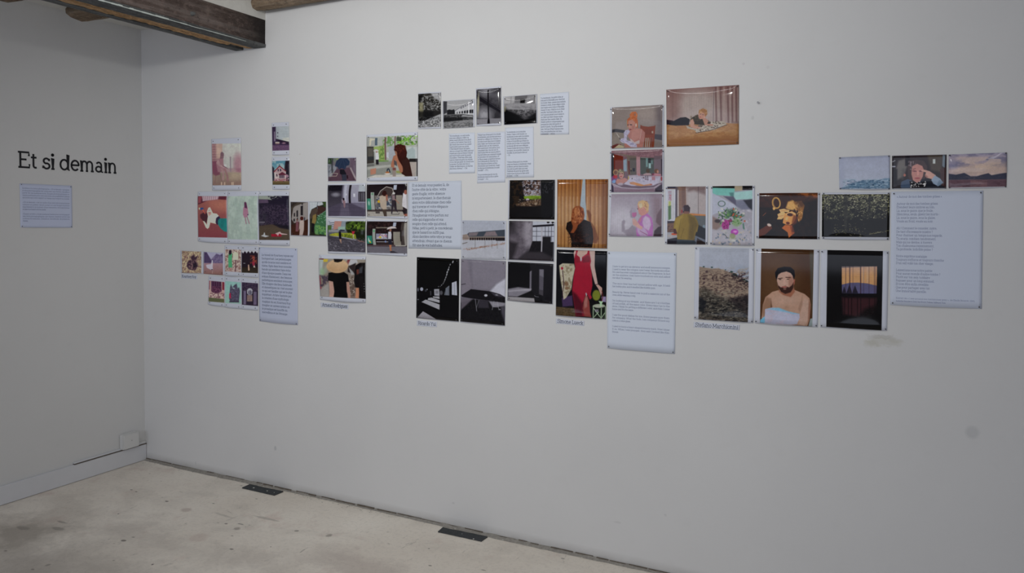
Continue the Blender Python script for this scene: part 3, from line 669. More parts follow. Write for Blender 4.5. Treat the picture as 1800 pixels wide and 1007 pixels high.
# seated woman in a hazy room
p = Print([(371.9, 244.5), (424, 241.7), (424.7, 334.2), (373.3, 334.6)], Z5)
p.photo([(454, 382), (822, 376), (827, 901), (461, 905)], 'b9b2a8', '8a6f6c')
p.G((454, 376, 600, 700), 'b59a88', '8d6a70'); p.R(454, 376, 515, 740, '80525c', .8, 40); p.R(515, 378, 592, 560, 'c7a794', .8, 20)
for k in range(7): p.R(454, 400+k*32, 592, 408+k*32, 'caa898', .5, 12)
p.G((592, 376, 830, 690), 'bcc0b6', 'b3aaa6'); p.R(592, 560, 740, 690, 'aeb2a8', .6, 30)
p.E(790, 640, 60, 130, '9b707a', 0, .9, 50); p.R(740, 690, 830, 745, '8d5c6c', .8, 25); p.R(640, 690, 760, 745, '9d8082', .8, 20)
p.R(684, 545, 700, 745, '7c6a74', .8, 8); p.G((454, 745, 830, 905), '8c7c6c', '7a5f55'); p.E(740, 790, 90, 50, 'a8967c', 0, .7, 60)
p.P([462, 600, 540, 600, 560, 770, 500, 785, 462, 760], '6a3648', .9, 18)
p.E(587, 512, 20, 28, '5e4650', 0, .95, 6); p.P([570, 500, 612, 505, 606, 560, 588, 590, 556, 575], '6b4c54', .9, 8)
p.P([540, 570, 602, 568, 604, 640, 640, 700, 600, 730, 530, 740, 510, 630], '8f656c', .95, 8); p.P([510, 620, 540, 575, 560, 640, 650, 690, 640, 705, 540, 660], 'a88486', .9, 6)
p.E(625, 655, 18, 15, 'd9cdc8', 0, .8, 8); p.L([580, 700, 600, 760, 595, 830], 26, '9d7a78', .9, 8); p.L([620, 700, 650, 790, 655, 845], 24, '8b6264', .9, 8)
p.L([595, 660, 650, 690], 8, '50303c', .9); p.L([505, 780, 490, 880], 6, '6d4046', .6); p.L([560, 770, 575, 850], 6, '6d4046', .6)
for x in (610, 700, 718, 570): p.R(x, 865, x+12, 903, 'e0c8a8', .7, 8)
p.N('6a4850', .6, 60, 3, a=.12, soft=.3)
hang(p, 'photo_print', 'hazy pink print of a seated woman in a sunlit room, tall', 'print', GA, ct=.003, cb=.006, illum=.42)
# lorry side
p = Print([(478, 216), (508.2, 214.3), (508.9, 272.3), (479, 272.6)], Z5)
p.photo([(1215, 168), (1432, 156), (1433, 460), (1218, 468)], '2c1c38', '2c1c38'); p.P([1265, 165, 1435, 150, 1435, 360, 1265, 322], 'a4aeb2'); p.P([1265, 170, 1300, 165, 1300, 330, 1265, 322], '8e989e', .6, 20)
p.P([1350, 310, 1435, 300, 1435, 362, 1350, 340], 'c6c4b4', .8, 25)
for k in range(5): p.L([1270, 200+k*30, 1435, 190+k*34], 3, '8590a0', .5)
p.E(1288, 242, 6, 9, '2a2438'); p.E(1286, 287, 7, 6, '2a2438'); p.P([1240, 230, 1256, 225, 1258, 345, 1240, 350], '8a7a90', .8, 10); p.R(1216, 395, 1435, 470, '4c3050', 1, 15)
p.N('7a5a78', .5, 8, 2, (1216, 395, 1436, 470), .5, .4); p.R(1255, 358, 1308, 368, 'e8d6c0'); p.R(1255, 374, 1308, 382, 'c8a090'); p.L([1265, 322, 1435, 362, 1435, 380, 1290, 345], 9, '140a18'); p.E(1362, 372, 22, 9, '9a7080', 0, .9, 8)
hang(p, 'photo_print', 'small print of a white lorry side, upper one of the narrow pair', 'print', GA, ct=.002, cb=.005, illum=.43)
# wooden house
p = Print([(478.3, 275.8), (509.2, 275.1), (509.6, 332.8), (479.4, 333.2)], Z5)
p.photo([(1219, 600), (1436, 593), (1433, 898), (1220, 898)], '3e7c94', '8fb0b0'); p.N('9fb8b4', .5, 60, 4, (1219, 600, 1436, 720), .7)
p.P([1219, 660, 1250, 690, 1245, 860, 1219, 860], '1c1a28', 1, 12); p.P([1390, 595, 1436, 595, 1436, 860, 1380, 850, 1380, 680], '1c1420', 1, 12); p.G((1219, 850, 1436, 898), '6a5638', '453a20')
p.P([1245, 735, 1318, 662, 1395, 730, 1395, 850, 1250, 850], 'c2b2ae'); p.P([1318, 664, 1385, 725, 1385, 760, 1320, 745, 1300, 760, 1252, 740], 'a08084', .8); p.P([1238, 735, 1318, 655, 1400, 725, 1396, 735, 1318, 672, 1245, 745], '6c1c28')
p.L([1318, 640, 1318, 662], 5, '30202c'); p.R(1293, 700, 1306, 730, '241a30'); p.R(1322, 700, 1337, 728, '241a30'); p.P([1300, 765, 1350, 738, 1400, 768, 1396, 778, 1305, 778], '542030'); p.R(1310, 778, 1375, 815, '3c2a3a')
for x in (1322, 1340, 1358): p.R(x, 780, x+6, 830, 'b8a8b0', .8)
p.R(1272, 762, 1288, 795, '4a3040'); p.R(1240, 820, 1420, 852, '9a6a70', .7, 10); p.E(1405, 790, 22, 20, 'd0a0b0', 0, .7, 10); p.dots(['7a2a38', 'd0b0b0', '3a2030'], 20, (1225, 822, 1430, 852), (4, 8), 3)
hang(p, 'photo_print', 'small print of a white wooden house under blue sky, lower one of the narrow pair', 'print', GA, ct=.002, cb=.004, illum=.43)
# woman on a red carpet
p = Print([(348.1, 337), (400.4, 336.4), (400.2, 428.1), (348.1, 424.1)], Z6)
p.photo([(318, 122), (733, 122), (735, 718), (318, 708)], '8a4e44', '6e3038'); p.E(640, 250, 130, 80, 'a46450', 0, .8, 120)
p.P([318, 122, 735, 122, 735, 175, 600, 165, 470, 185, 360, 235, 318, 245], '4a1c28', 1, 10); p.P([385, 122, 625, 122, 620, 165, 400, 195], 'b49aa0', 1, 6)
for k in range(8): p.R(398+k*30, 124, 408+k*30, 185, '8a6070', .8, 6)
p.P([330, 130, 380, 125, 375, 215, 330, 225], '8a3c44', .8, 12)
p.P([360, 385, 420, 350, 480, 380, 470, 450, 440, 510, 400, 480, 360, 430], '3c1c24', 1, 10); p.E(385, 302, 28, 16, '1c3c78', -10, 1, 6); p.E(352, 300, 10, 16, 'd0c8a0', 0, .9, 4); p.L([400, 320, 430, 370], 14, 'b05040')
p.P([480, 290, 505, 278, 525, 320, 545, 365, 600, 372, 640, 420, 580, 480, 580, 520, 500, 500, 480, 570, 455, 592, 430, 570, 400, 490, 390, 480, 415, 480, 450, 530, 455, 480, 470, 410, 460, 340], 'cfc8b0', 1, 5)
p.P([470, 350, 520, 345, 520, 385, 485, 405], 'b08a80', .9, 6); p.L([480, 330, 505, 322], 4, '5a2c34'); p.E(495, 362, 14, 5, '8a4a50', 10, .9, 4)
p.P([600, 425, 630, 405, 650, 440, 640, 500, 600, 535, 575, 500, 585, 440], '241c38'); p.P([640, 440, 735, 440, 735, 636, 690, 625, 640, 580, 610, 530, 612, 470], '0e6e6a', 1, 5)
for k in range(5): p.L([660+k*12, 450, 650+k*8, 570], 5, '0a4c54', .5)
hang(p, 'photo_print', 'print of a woman in a teal skirt lying on a red carpet', 'print', GA, ct=.002, cb=.006, illum=.41)
# woman on pale green ground
p = Print([(400.4, 336.4), (454.8, 335.9), (455.4, 429.6), (400.2, 428.1)], Z6)
p.photo([(745, 122), (1178, 116), (1174, 745), (748, 738)], '9aaea0', '9db0a2'); p.N('b0c0b4', .5, 90, 5, a=.5); p.N('8aa096', .58, 50, 8, a=.4, sy=3)
p.L([850, 150, 880, 320], 5, 'b0c4b8', .6, 8); p.P([1000, 210, 1015, 198, 1032, 215, 1046, 290, 1020, 298, 1002, 280], '4c2440'); p.P([995, 270, 1045, 275, 1050, 330, 1042, 418, 988, 424, 988, 330], '9c6a80'); p.P([1002, 245, 1040, 255, 1042, 296, 1004, 286], '4c2440')
p.L([992, 285, 982, 390], 10, '9c7080'); p.L([1045, 285, 1054, 380], 9, '9c7080'); p.E(1049, 384, 8, 9, '2c2848'); p.L([1008, 425, 1018, 512], 13, '8c6272'); p.L([1038, 420, 1062, 510], 12, '8c6272')
hang(p, 'photo_print', 'pale green print of a small standing woman seen from behind', 'print', GA, ct=.002, cb=.006, illum=.42)
# dark tree, picnic
p = Print([(454.8, 335.9), (508.6, 336.1), (509.8, 432), (455.4, 430.5)], Z6)
p.photo([(1190, 118), (1638, 115), (1636, 752), (1195, 748)], '181224', '1c1428'); p.P([1190, 118, 1330, 118, 1400, 175, 1340, 168, 1195, 165], '8c9488', 1, 8); p.P([1195, 168, 1340, 168, 1350, 218, 1195, 222], '4a3850', 1, 8); p.N('8c9488', .6, 16, 9, (1320, 116, 1540, 160), .9)
p.N('34283c', .5, 16, 7, (1195, 222, 1636, 580), .8); p.N('48384a', .62, 10, 9, (1195, 250, 1636, 560), .6); p.N('24222c', .5, 40, 6, (1195, 220, 1330, 560), .6)
p.P([1195, 545, 1400, 520, 1500, 550, 1636, 580, 1636, 752, 1195, 752], '40342a', 1, 20); p.N('4c4032', .5, 14, 2, (1195, 560, 1636, 752), .6, .6, .5); p.P([1400, 520, 1636, 545, 1636, 600, 1500, 575], '120e1a', .9, 20); p.R(1200, 488, 1290, 496, 'a098a0', .9, 5); p.R(1200, 500, 1275, 525, '3c3444', .9, 8)
p.P([1222, 690, 1260, 672, 1270, 640, 1282, 645, 1285, 680, 1345, 692, 1290, 710], 'b0b4b8'); p.P([1372, 662, 1520, 665, 1520, 700, 1375, 702], '8a1024'); p.P([1430, 655, 1480, 635, 1500, 628, 1520, 650, 1605, 665, 1600, 674, 1520, 672, 1490, 655, 1470, 690, 1480, 705, 1450, 668], 'c0a0a0')
hang(p, 'photo_print', 'dark print of a big tree with two figures lying on the lawn', 'print', GA, ct=.002, cb=.006, illum=.43)
# animal on gravel
p = Print([(317.4, 440.4), (357.6, 442.0), (357.3, 481.4), (318.5, 479.2)], Z7)
p.photo([(65, 103), (286, 113), (288, 358), (68, 352)], 'a0906c', '988264'); p.N('6a4844', .52, 14, 3, a=.8); p.N('c4b490', .56, 12, 6, a=.8); p.N('4c2c34', .66, 8, 8, a=.9)
p.P([130, 230, 160, 205, 180, 215, 165, 175, 205, 145, 215, 175, 250, 160, 225, 215, 250, 270, 220, 325, 150, 320, 120, 280], '2c1828', .95, 10); p.N('7a5c58', .55, 12, 5, (130, 200, 250, 325), .8); p.P([190, 255, 230, 235, 240, 280, 200, 300], '1c1020', 1, 8)
hang(p, 'photo_print', 'small brown print of an animal on gravel, leftmost of all the prints', 'print', GA, illum=.40, cb=.002)
# swan lake
p = Print([(357.9, 442.2), (394.8, 444.2), (395.2, 483.7), (357.6, 481.2)], Z7)
p.photo([(318, 115), (533, 130), (535, 380), (315, 365)], '9c98b4', '8c80a0'); p.P([318, 115, 350, 120, 400, 205, 408, 240, 318, 240], '3c2c50', 1, 6); p.P([400, 200, 460, 135, 500, 150, 535, 130, 535, 245, 400, 242], '54446c', 1, 8); p.N('7a6c8c', .5, 16, 3, (400, 160, 535, 240), .6)
p.G((315, 243, 536, 382), '947078', '745048'); p.P([340, 262, 400, 250, 412, 205, 420, 215, 418, 290, 422, 315, 395, 318, 350, 295], 'b8b0c0', 1, 6); p.L([412, 212, 413, 258], 8, 'c8c0c8'); p.E(410, 315, 10, 4, '1c1828'); p.R(412, 325, 420, 360, 'a8928c', .7, 6)
hang(p, 'photo_print', 'small print of a swan on a mauve mountain lake', 'print', GA, illum=.40, cb=.002)
# green dress by the stone wall
p = Print([(395.1, 431.2), (424.2, 431.5), (424.7, 485.8), (395.4, 484.3)], Z7)
p.photo([(560, 85), (740, 90), (742, 348), (560, 335)], 'c0b0a0', 'b4a098'); p.N('7a5850', .55, 16, 4, a=.9, soft=.05); p.N('5a3840', .68, 12, 6, a=.8)
p.E(678, 160, 30, 45, 'c6c8a8'); p.R(648, 130, 710, 205, 'c6c8a8', .9); p.R(672, 205, 684, 340, '5a3c40'); p.P([600, 130, 640, 130, 636, 200, 642, 295, 598, 292, 594, 200], '3c9a64'); p.P([605, 95, 630, 92, 634, 130, 612, 155, 600, 125], '1c1020'); p.L([612, 295, 614, 330], 8, '9a7068'); p.L([628, 295, 630, 330], 8, '9a7068')
hang(p, 'photo_print', 'small print of a woman in a green dress against a stone wall', 'print', GA, illum=.41, cb=.004)
# night fire
p = Print([(424.2, 431.5), (454, 432.7), (454.4, 487.8), (424.7, 485.8)], Z7)
p.photo([(748, 95), (934, 99), (934, 357), (748, 350)], '1c101c', '1a1018'); p.P([748, 95, 934, 99, 934, 115] + [q for k in range(9) for q in (925-k*20, 105 if k % 2 else 132)]+[748, 115], 'b4b4bc'); p.G((748, 290, 934, 357), '241a14', '2a2218')
p.N('7a3024', .5, 20, 3, (840, 150, 925, 260), .9); p.N('a05040', .62, 14, 5, (855, 170, 915, 250), .9); p.P([820, 262, 832, 258, 840, 325, 822, 330], 'c09880'); p.P([880, 290, 892, 260, 905, 295], 'd0b8a8'); p.P([865, 230, 895, 225, 900, 265, 875, 275], '8a2034', .9, 6); p.E(778, 245, 12, 5, '9aa0a8', 0, .7, 4)
hang(p, 'photo_print', 'small dark print of a night garden with reddish glow', 'print', GA, illum=.41, cb=.004)
# flower beds
p = Print([(367, 484.7), (395.4, 485.8), (395.1, 539.7), (365.7, 535.1)], Z7)
p.photo([(378, 440), (550, 458), (550, 693), (370, 678)], 'b89a90', 'a88880'); p.P([398, 445, 515, 452, 518, 560, 470, 585, 420, 575, 400, 560], '381830', 1, 6); p.N('6a3850', .5, 10, 3, (398, 500, 520, 580), .8); p.P([525, 455, 550, 458, 550, 548, 525, 545], '6a1c2c'); p.P([375, 440, 386, 441, 382, 540, 372, 538], '6a2030')
for k in range(4): p.R(405+k*26, 450, 409+k*26, 505, '6a5070', .7, 4)
p.P([370, 575, 550, 600, 550, 645, 371, 630], 'c0a498', 1, 6); p.N('5c3440', .5, 14, 6, (372, 575, 550, 645), .8); p.P([370, 632, 550, 650, 550, 693, 370, 680], '4c5034', 1, 6)
hang(p, 'photo_print', 'small print of a dark window above a flower bed and lawn', 'print', GA, illum=.39, cb=.004)
# dark shrub on turquoise
p = Print([(395.4, 485.8), (424.7, 487.4), (424.7, 543.2), (395.1, 539.7)], Z7)
p.photo([(562, 447), (739, 462), (741, 707), (562, 697)], '7ab0a8', '84b0a0'); p.P([615, 520, 625, 480, 640, 520, 660, 495, 690, 475, 700, 530, 720, 520, 728, 560, 715, 690, 615, 688, 605, 640], '3a3448', 1, 8); p.N('54506a', .5, 10, 4, (612, 500, 725, 690), .7, pts=[615, 520, 690, 475, 728, 560, 715, 690, 615, 688]); p.P([605, 590, 622, 580, 625, 645, 605, 640], 'a01c3c', 1, 4)
p.E(655, 528, 14, 7, '9ac0b8', 20, .8, 6); p.R(605, 678, 720, 690, '241c30', .8, 6)
hang(p, 'photo_print', 'small print of a dark ragged bush on turquoise ground', 'print', GA, illum=.39, cb=.004)
# gate
p = Print([(424.7, 487.4), (454.4, 491.5), (454, 545.4), (424.7, 543.2)], Z7)
p.photo([(750, 462), (935, 475), (935, 733), (752, 718)], '241830', '241828'); p.N('3a2c40', .5, 10, 3, (750, 462, 935, 570), .8); p.R(770, 560, 800, 715, '605470', 1, 8); p.R(885, 570, 920, 720, '5a4c68', 1, 8); p.E(843, 570, 34, 40, 'a0a0a8', 0, 1, 6); p.E(845, 580, 20, 28, '4a4458', 0, 1, 6); p.L([843, 535, 843, 620], 4, 'd0d0d4', .7)
p.P([810, 610, 872, 610, 875, 680, 805, 680], '8a7468', 1, 8); p.N('5a4448', .5, 8, 5, (805, 610, 875, 680), .7); p.R(806, 560, 812, 700, '1a1020'); p.R(872, 560, 880, 705, '1a1020')
hang(p, 'photo_print', 'small dark print of an arched garden gate between pillars', 'print', GA, illum=.40, cb=.004)

# text sheets of the left group
p = Print([(455.2, 434.2), (522.9, 436.5), (524, 571.3), (456.3, 564.3)], (0, 0, 1), 8, '8f94a4'); p.tw = .80
p.text(["Le travail de Kourtney repose sur", "l'autoportrait. Les personnages", "qu'elle incarne sont sombres et", "tristes, figés dans leurs mondes", "banals qui semblent faire écho", "d'une époque passée. Dans ces", "scènes d'isolement, des femmes", "pathétiques semblent s'ennuyer.", "Elle s'inspire des lieux habituels", "et domestiques car c'est souvent", "ce qui est familier qui est le plus", "inquiétant. Artiste fascinée par", "la création d'une mythologie", "magique du soi, Kourtney Roy", "imagine un univers intime où", "le prosaïque est insufflé du", "merveilleux et de l'étrange."],
       460.4, 449.3, 518, 6.27, 2.35, '3a4256', .95, .15)
hang(p, 'text_sheet', 'tall pale blue text sheet pinned right of the leftmost small prints', 'sheet', gloss=False, cb=.004, illum=.43, inset=(2.2, 2.2))
p = Print([(34.2, 322.3), (126.1, 326.3), (127.1, 400.3), (35.7, 399.7)], (0, 0, 1), 8, '7e8396'); p.tw = .72
p.text(["Invitées à la revue photographie, « Et si demain » propose", "à cinq photographes de composer une fiction visuelle à", "partir de ces quelques mots, images photographiques ou", "textes poétiques pour une narration aux possibilités infinies", "qui interroge notre rapport au temps, aux corps et au monde.", "", "« Et si demain » est le cadre d'un récit photographique", "comme un poème visuel ouvert où une image équivaut", "exactement à ce moment d'une rencontre, où le spectateur", "se laisse ici au hasard la clé d'un monde.", "", "Chaque artiste a choisi quelques textes pour accompagner", "ses récits photographiques, que chacun construit autour des", "notions de mémoire, d'absence, de solitude, de présence,", "d'avenir."],
       39.0, 331.6, 121.5, 4.12, 1.62, '3a4254', .85, .15, just=(0, 1, 2, 3, 4, 6, 7, 8, 11, 12, 13))
hang(p, 'text_sheet', 'pale blue text sheet pinned below the black lettering on the left wall', 'sheet', wall='left', gloss=False, cb=.003, illum=.25, inset=(2.5, 2))

def label_strip(quad, text, x0, yb, x1, size, label, ill=.42, pap=None):
    p = Print(quad, (0, 0, 1), 8, pap); p.text([text], x0, yb, x1, 3.0, size, '262c38', .95, .15, just=(0,))
    hang(p, 'name_label', label, 'label', 'name strips glued under the prints', gloss=False, pins='', illum=ill, out=.0008)
label_strip([(318.8, 480.6), (347, 482.4), (347, 490.6), (318.8, 489.2)], 'Kourtney Roy', 320.2, 487.4, 345.0, 3.1, 'smallest name strip glued under the print of the animal on gravel', .38)
label_strip([(564.1, 531.5), (613.1, 534.6), (612.8, 543.6), (564.1, 539.6)], 'Arnaud Rodrigues', 566.3, 538.0, 610.6, 3.9, 'name strip glued under the print of the woman in a straw hat', .44)
label_strip([(733.2, 562.4), (768.4, 565.2), (768.2, 575), (733, 572.4)], 'Ricardo Yui', 735.2, 570.4, 766.2, 4.1, 'name strip glued under the black print of a gallery with window light', .44)
label_strip([(977.4, 559.6), (1027.4, 564.2), (1027.2, 573.0), (977.2, 568.6)], 'Simone Lueck', 979.9, 566.9, 1025.4, 4.4, 'name strip glued under the print of the red dress', .44)
label_strip([(1219.4, 565.4), (1300.6, 571.2), (1300.0, 580.4), (1219.0, 575.2)], 'Stefano Marchionini', 1222.4, 573.8, 1297.8, 4.8, 'name strip glued under the print of the hillside', .42)

# ------------------------------------------------------------------ street prints
GB = 'street scene prints with thin white margins'
p = Print([(576.2, 276), (626.3, 275.4), (626.3, 318.9), (576.7, 319.5)], A1)
p.photo([(575, 395), (942, 390), (942, 692), (578, 695)], '6e6c74', '48303c'); p.P([575, 395, 640, 395, 640, 480, 575, 470], '20301e', 1, 10); p.N('5a7050', .55, 14, 3, (575, 395, 690, 480), .8); p.P([575, 470, 700, 500, 700, 560, 620, 640, 578, 640], '80848e', 1, 12); p.N('50545c', .55, 24, 3, (575, 470, 700, 640), .6)
p.P([870, 395, 942, 392, 942, 640, 880, 520], '5a4a58', 1, 10); p.P([868, 520, 890, 520, 942, 650, 942, 692, 915, 640], '9a8c90', 1, 6); p.P([700, 540, 870, 520, 930, 692, 578, 692], '4c3440', 1, 8); p.R(630, 400, 652, 600, '34363a', .9, 5); p.L([600, 632, 690, 632, 712, 598, 640, 592, 605, 620], 7, 'a89c90')
p.P([680, 505, 695, 430, 740, 395, 830, 398, 868, 440, 866, 485, 830, 500, 815, 545, 770, 528, 730, 545, 715, 512], '1c2a44', 1, 3)
for q in ([775, 400, 730, 540], [780, 400, 815, 540], [770, 400, 690, 500], [790, 400, 860, 480]): p.L(q, 4, '303e58', .8)
p.P([745, 545, 800, 545, 822, 600, 820, 692, 765, 692, 760, 610, 740, 605], '14121c'); p.P([765, 610, 820, 610, 820, 692, 765, 692], '2a2c3c'); p.R(825, 620, 842, 665, '200c18')
p.P([680, 400, 720, 398, 705, 425], '7a9048', .8, 6)
hang(p, 'photo_print', 'print of a person under a dark blue umbrella, topmost of the street column', 'print', GB, ct=.007, cb=.002, illum=.46)

p = Print([(644.8, 237.3), (734.6, 231.7), (734.6, 317.5), (645.1, 318.2)], A1)
p.photo([(1083, 120), (1748, 95), (1748, 632), (1085, 655)], 'b8bcb4', 'a0a49c'); p.P([1083, 120, 1195, 120, 1195, 245, 1083, 245], 'a8aaa4', 1, 8); p.P([1125, 135, 1240, 150, 1150, 165, 1140, 235, 1120, 235], 'dcd4b8', .8, 8); p.R(1195, 130, 1228, 230, '4a5c6c', 1, 4); p.R(1083, 245, 1180, 470, '34302c', 1, 8); p.R(1100, 265, 1170, 380, '5c5850', .8, 10); p.R(1090, 375, 1180, 420, '2a2c30')
p.R(1228, 120, 1420, 260, 'b0b4ac', 1, 8); p.N('5c8840', .5, 24, 3, (1290, 100, 1470, 260), .9); p.N('78b040', .52, 26, 4, (1470, 100, 1748, 235), 1.0); p.N('3c6028', .6, 18, 6, (1470, 100, 1748, 240), .9); p.R(1320, 125, 1342, 420, '6c4c4c', 1, 4); p.R(1450, 110, 1466, 250, '6c4c4c', 1, 4); p.R(1475, 120, 1540, 175, '2c3428', .8, 10)
p.P([1180, 250, 1320, 230, 1320, 430, 1245, 430, 1230, 280, 1180, 280], '90ac50', .9, 14); p.N('587838', .52, 16, 7, (1240, 230, 1320, 430), .9); p.P([1240, 425, 1370, 425, 1370, 445, 1240, 445], '5c8438', .9, 6); p.P([1380, 240, 1460, 240, 1460, 400, 1380, 420], 'a4a8b4', .9, 14)
p.R(1610, 250, 1748, 400, 'c0c8c8', 1, 8); p.P([1610, 300, 1690, 250, 1720, 300, 1720, 400, 1610, 400], '9ab0b0', .7, 10); p.R(1640, 402, 1748, 445, '1c1818')
p.P([1083, 470, 1420, 430, 1420, 620, 1083, 655], '8a8c84', 1, 10); p.P([1083, 510, 1400, 480, 1400, 510, 1083, 550], 'b4b4ac', .9, 8); p.P([1083, 480, 1180, 470, 1180, 500, 1083, 510], '5c5c58', .8, 8)
p.P([1170, 300, 1210, 280, 1248, 298, 1240, 308, 1180, 308], 'd0ccc8'); p.P([1200, 320, 1240, 320, 1248, 400, 1235, 415, 1202, 415], 'd8d8dc'); p.P([1202, 415, 1240, 415, 1240, 480, 1205, 480], '201c20'); p.E(1217, 316, 10, 10, 'a07060'); p.P([1345, 320, 1375, 320, 1372, 400, 1345, 380], 'c8ccd8', .9, 5)
p.P([1083, 650, 1200, 615, 1600, 612, 1560, 640, 1480, 655], 'ccc8c0', 1, 4); p.P([1130, 540, 1205, 525, 1200, 600, 1130, 615], 'b87c64', 1, 5); p.L([1348, 570, 1352, 540, 1370, 535, 1385, 580], 12, '141c30'); p.E(1352, 585, 24, 16, 'a86438', 0, 1, 5); p.E(1352, 602, 40, 10, 'd8d0c8'); p.P([1460, 560, 1540, 560, 1540, 600, 1470, 590], '8a9040', .8, 8); p.P([1415, 525, 1465, 525, 1460, 635, 1420, 635], '8c7870', .8, 6); p.R(1420, 520, 1462, 555, '6a2c28', .8, 6)
p.P([1445, 285, 1470, 235, 1530, 212, 1590, 240, 1615, 320, 1605, 380, 1640, 420, 1660, 520, 1680, 632, 1590, 632, 1540, 600, 1480, 450, 1470, 350], '2c100c', 1, 6); p.P([1450, 240, 1500, 212, 1590, 230, 1612, 330, 1570, 400, 1490, 380, 1475, 300, 1450, 290], '32100c', 1, 10); p.N('5c2418', .55, 12, 4, (1450, 220, 1610, 350), .7)
p.P([1455, 300, 1480, 310, 1485, 350, 1465, 350], 'a06a50', .9, 6); p.P([1435, 370, 1480, 345, 1500, 420, 1560, 520, 1550, 580, 1520, 590, 1490, 500, 1460, 420, 1440, 520, 1400, 515, 1400, 480], 'a4664c', 1, 6); p.P([1440, 420, 1475, 440, 1480, 500, 1440, 480], '403c40', .9, 6); p.P([1540, 430, 1620, 400, 1650, 500, 1670, 630, 1600, 630, 1560, 590], '301814', .9, 8)
p.P([1645, 445, 1735, 445, 1720, 632, 1680, 632], 'b0a49c', 1, 4); p.R(1735, 445, 1748, 632, '241a1c')
hang(p, 'photo_print', 'print of a woman with curly brown hair at an outdoor cafe table', 'print', GB, ct=.009, cb=.003, illum=.48)

p = Print([(576.4, 323.6), (643.2, 321.8), (643.2, 383.6), (576.4, 381.9)], A2)
p.photo([(575, -145), (1068, -150), (1068, 262), (578, 258)], '3c3648', '2c2434'); p.P([575, -145, 765, -145, 765, -60, 640, -50, 575, 20], '100c16', 1, 8); p.G((575, -70, 760, 130), '28242e', '3c3644'); p.E(690, -20, 50, 26, '8c8a98', 0, .8, 26); p.G((768, -148, 1068, 90), '9896a8', '8c88a0'); p.R(800, -148, 830, 90, 'b4b4c8', .9, 5); p.R(768, -148, 784, 40, '4c4658', 1, 4); p.R(858, -148, 886, 118, '140e14'); p.R(985, -148, 1068, -65, 'a8b0b8', 1, 6); p.R(985, -60, 1068, 70, '2a242c', 1, 5)
for k in range(3): p.R(995+k*26, -45, 1008+k*26, 60, '54505c', .9, 4)
p.R(920, -35, 945, 8, 'c8c8d4'); p.R(822, -35, 836, -8, 'c8c8d4'); p.P([578, 150, 750, 90, 1068, 90, 1068, 262, 578, 262], '443c50', 1, 16); p.P([886, 90, 1068, 90, 1068, 170], '6a647c', .9, 16); p.P([760, 110, 850, 110, 870, 262, 720, 262], '5c546a', .7, 24)
for q in ([578, 200, 1068, 205], [640, 150, 1060, 150], [855, 110, 860, 262]): p.L(q, 3, '2c2434', .7)
p.P([776, 40, 786, 20, 802, 28, 800, 50, 815, 60, 812, 105, 800, 150, 790, 150, 785, 100, 776, 60], '8c6c74', 1, 4); p.E(793, 38, 12, 18, '1c141c')
hang(p, 'photo_print', 'violet grey print of a lone woman in a covered passage', 'print', GB, ct=.006, cb=.003, illum=.45)

p = Print([(645.1, 322.2), (715.9, 320.5), (716.5, 385), (645.5, 381.2)], A2)
p.photo([(1086, -153), (1612, -163), (1615, 262), (1088, 262)], '181014', '241a1c'); p.R(1088, 30, 1145, 180, '2c8468', 1, 4); p.E(1118, 90, 12, 30, 'b8d8c8', 0, .8, 6); p.R(1145, -52, 1190, 190, 'a4a8a4', 1, 4); p.E(1168, -30, 14, 16, '4c8c60', 0, .8, 5); p.R(1195, -10, 1450, 170, '6a6460', 1, 6); p.N('b4b4b8', .5, 26, 3, (1195, -10, 1450, 180), .9); p.N('2c3850', .58, 18, 5, (1195, -10, 1450, 180), .9); p.E(1250, 68, 20, 18, 'c8a018'); p.E(1330, 40, 18, 14, '3c6ca0', 0, .8)
p.R(1475, -15, 1560, 175, '90887c', 1, 4)
for k in range(9): p.R(1477, -5+k*20, 1558, 0+k*20, '6a645c', .7)
p.R(1436, -148, 1478, -85, 'a8b0c4', 1, 4); p.P([1088, 195, 1612, 190, 1615, 262, 1088, 262], 'a8a298', 1, 6); p.R(1088, 175, 1612, 200, '3a302e', .9, 6); p.R(1195, 200, 1250, 225, '2a2424', .8)
p.P([1235, 0, 1270, -70, 1340, -125, 1420, -110, 1440, -60, 1420, 0, 1370, 0], '3a302e', 1, 5); p.L([1235, 0, 1270, -70, 1340, -125, 1420, -105, 1440, -60, 1420, -10], 8, 'c0b8b0'); p.P([1260, 0, 1300, -15, 1345, 0, 1350, 60, 1340, 170, 1300, 180, 1270, 140, 1260, 60], 'b8a490', 1, 5)
for k in range(5): p.L([1275+k*14, 10, 1272+k*14, 165], 3, 'd0c4b4', .7)
p.E(1322, -38, 30, 36, '2c1210', 0, 1, 6); p.P([1280, 175, 1335, 170, 1340, 262, 1305, 262], '40342c', 1, 4); p.P([1340, -20, 1366, -20, 1366, 60, 1345, 60], '9c5c48', .9, 5)
p.E(1445, -38, 18, 16, 'c8c4c0'); p.P([1420, -15, 1465, -15, 1470, 60, 1455, 100, 1490, 215, 1460, 190, 1435, 130, 1410, 230, 1395, 225, 1415, 100], '2c242c', 1, 4); p.P([1425, -15, 1460, -15, 1462, 50, 1425, 50], '8c7478', .9, 5); p.L([1462, 40, 1510, 90], 10, 'a06c58'); p.L([1400, 235, 1500, 235, 1505, 215], 6, '302a2c')
p.P([1570, -40, 1614, -60, 1614, 170, 1550, 130, 1560, 40], 'd0ccd0', 1, 5); p.E(1598, -55, 20, 30, '8c5040', 0, 1, 5); p.P([1545, 185, 1614, 170, 1614, 235, 1570, 240], '20181c', 1, 5); p.P([1560, 235, 1614, 225, 1614, 262, 1590, 262], '8c4c3c', 1, 5)
hang(p, 'photo_print', 'print of passers-by with a pale parasol at a street stall', 'print', GB, ct=.006, cb=.004, illum=.46)

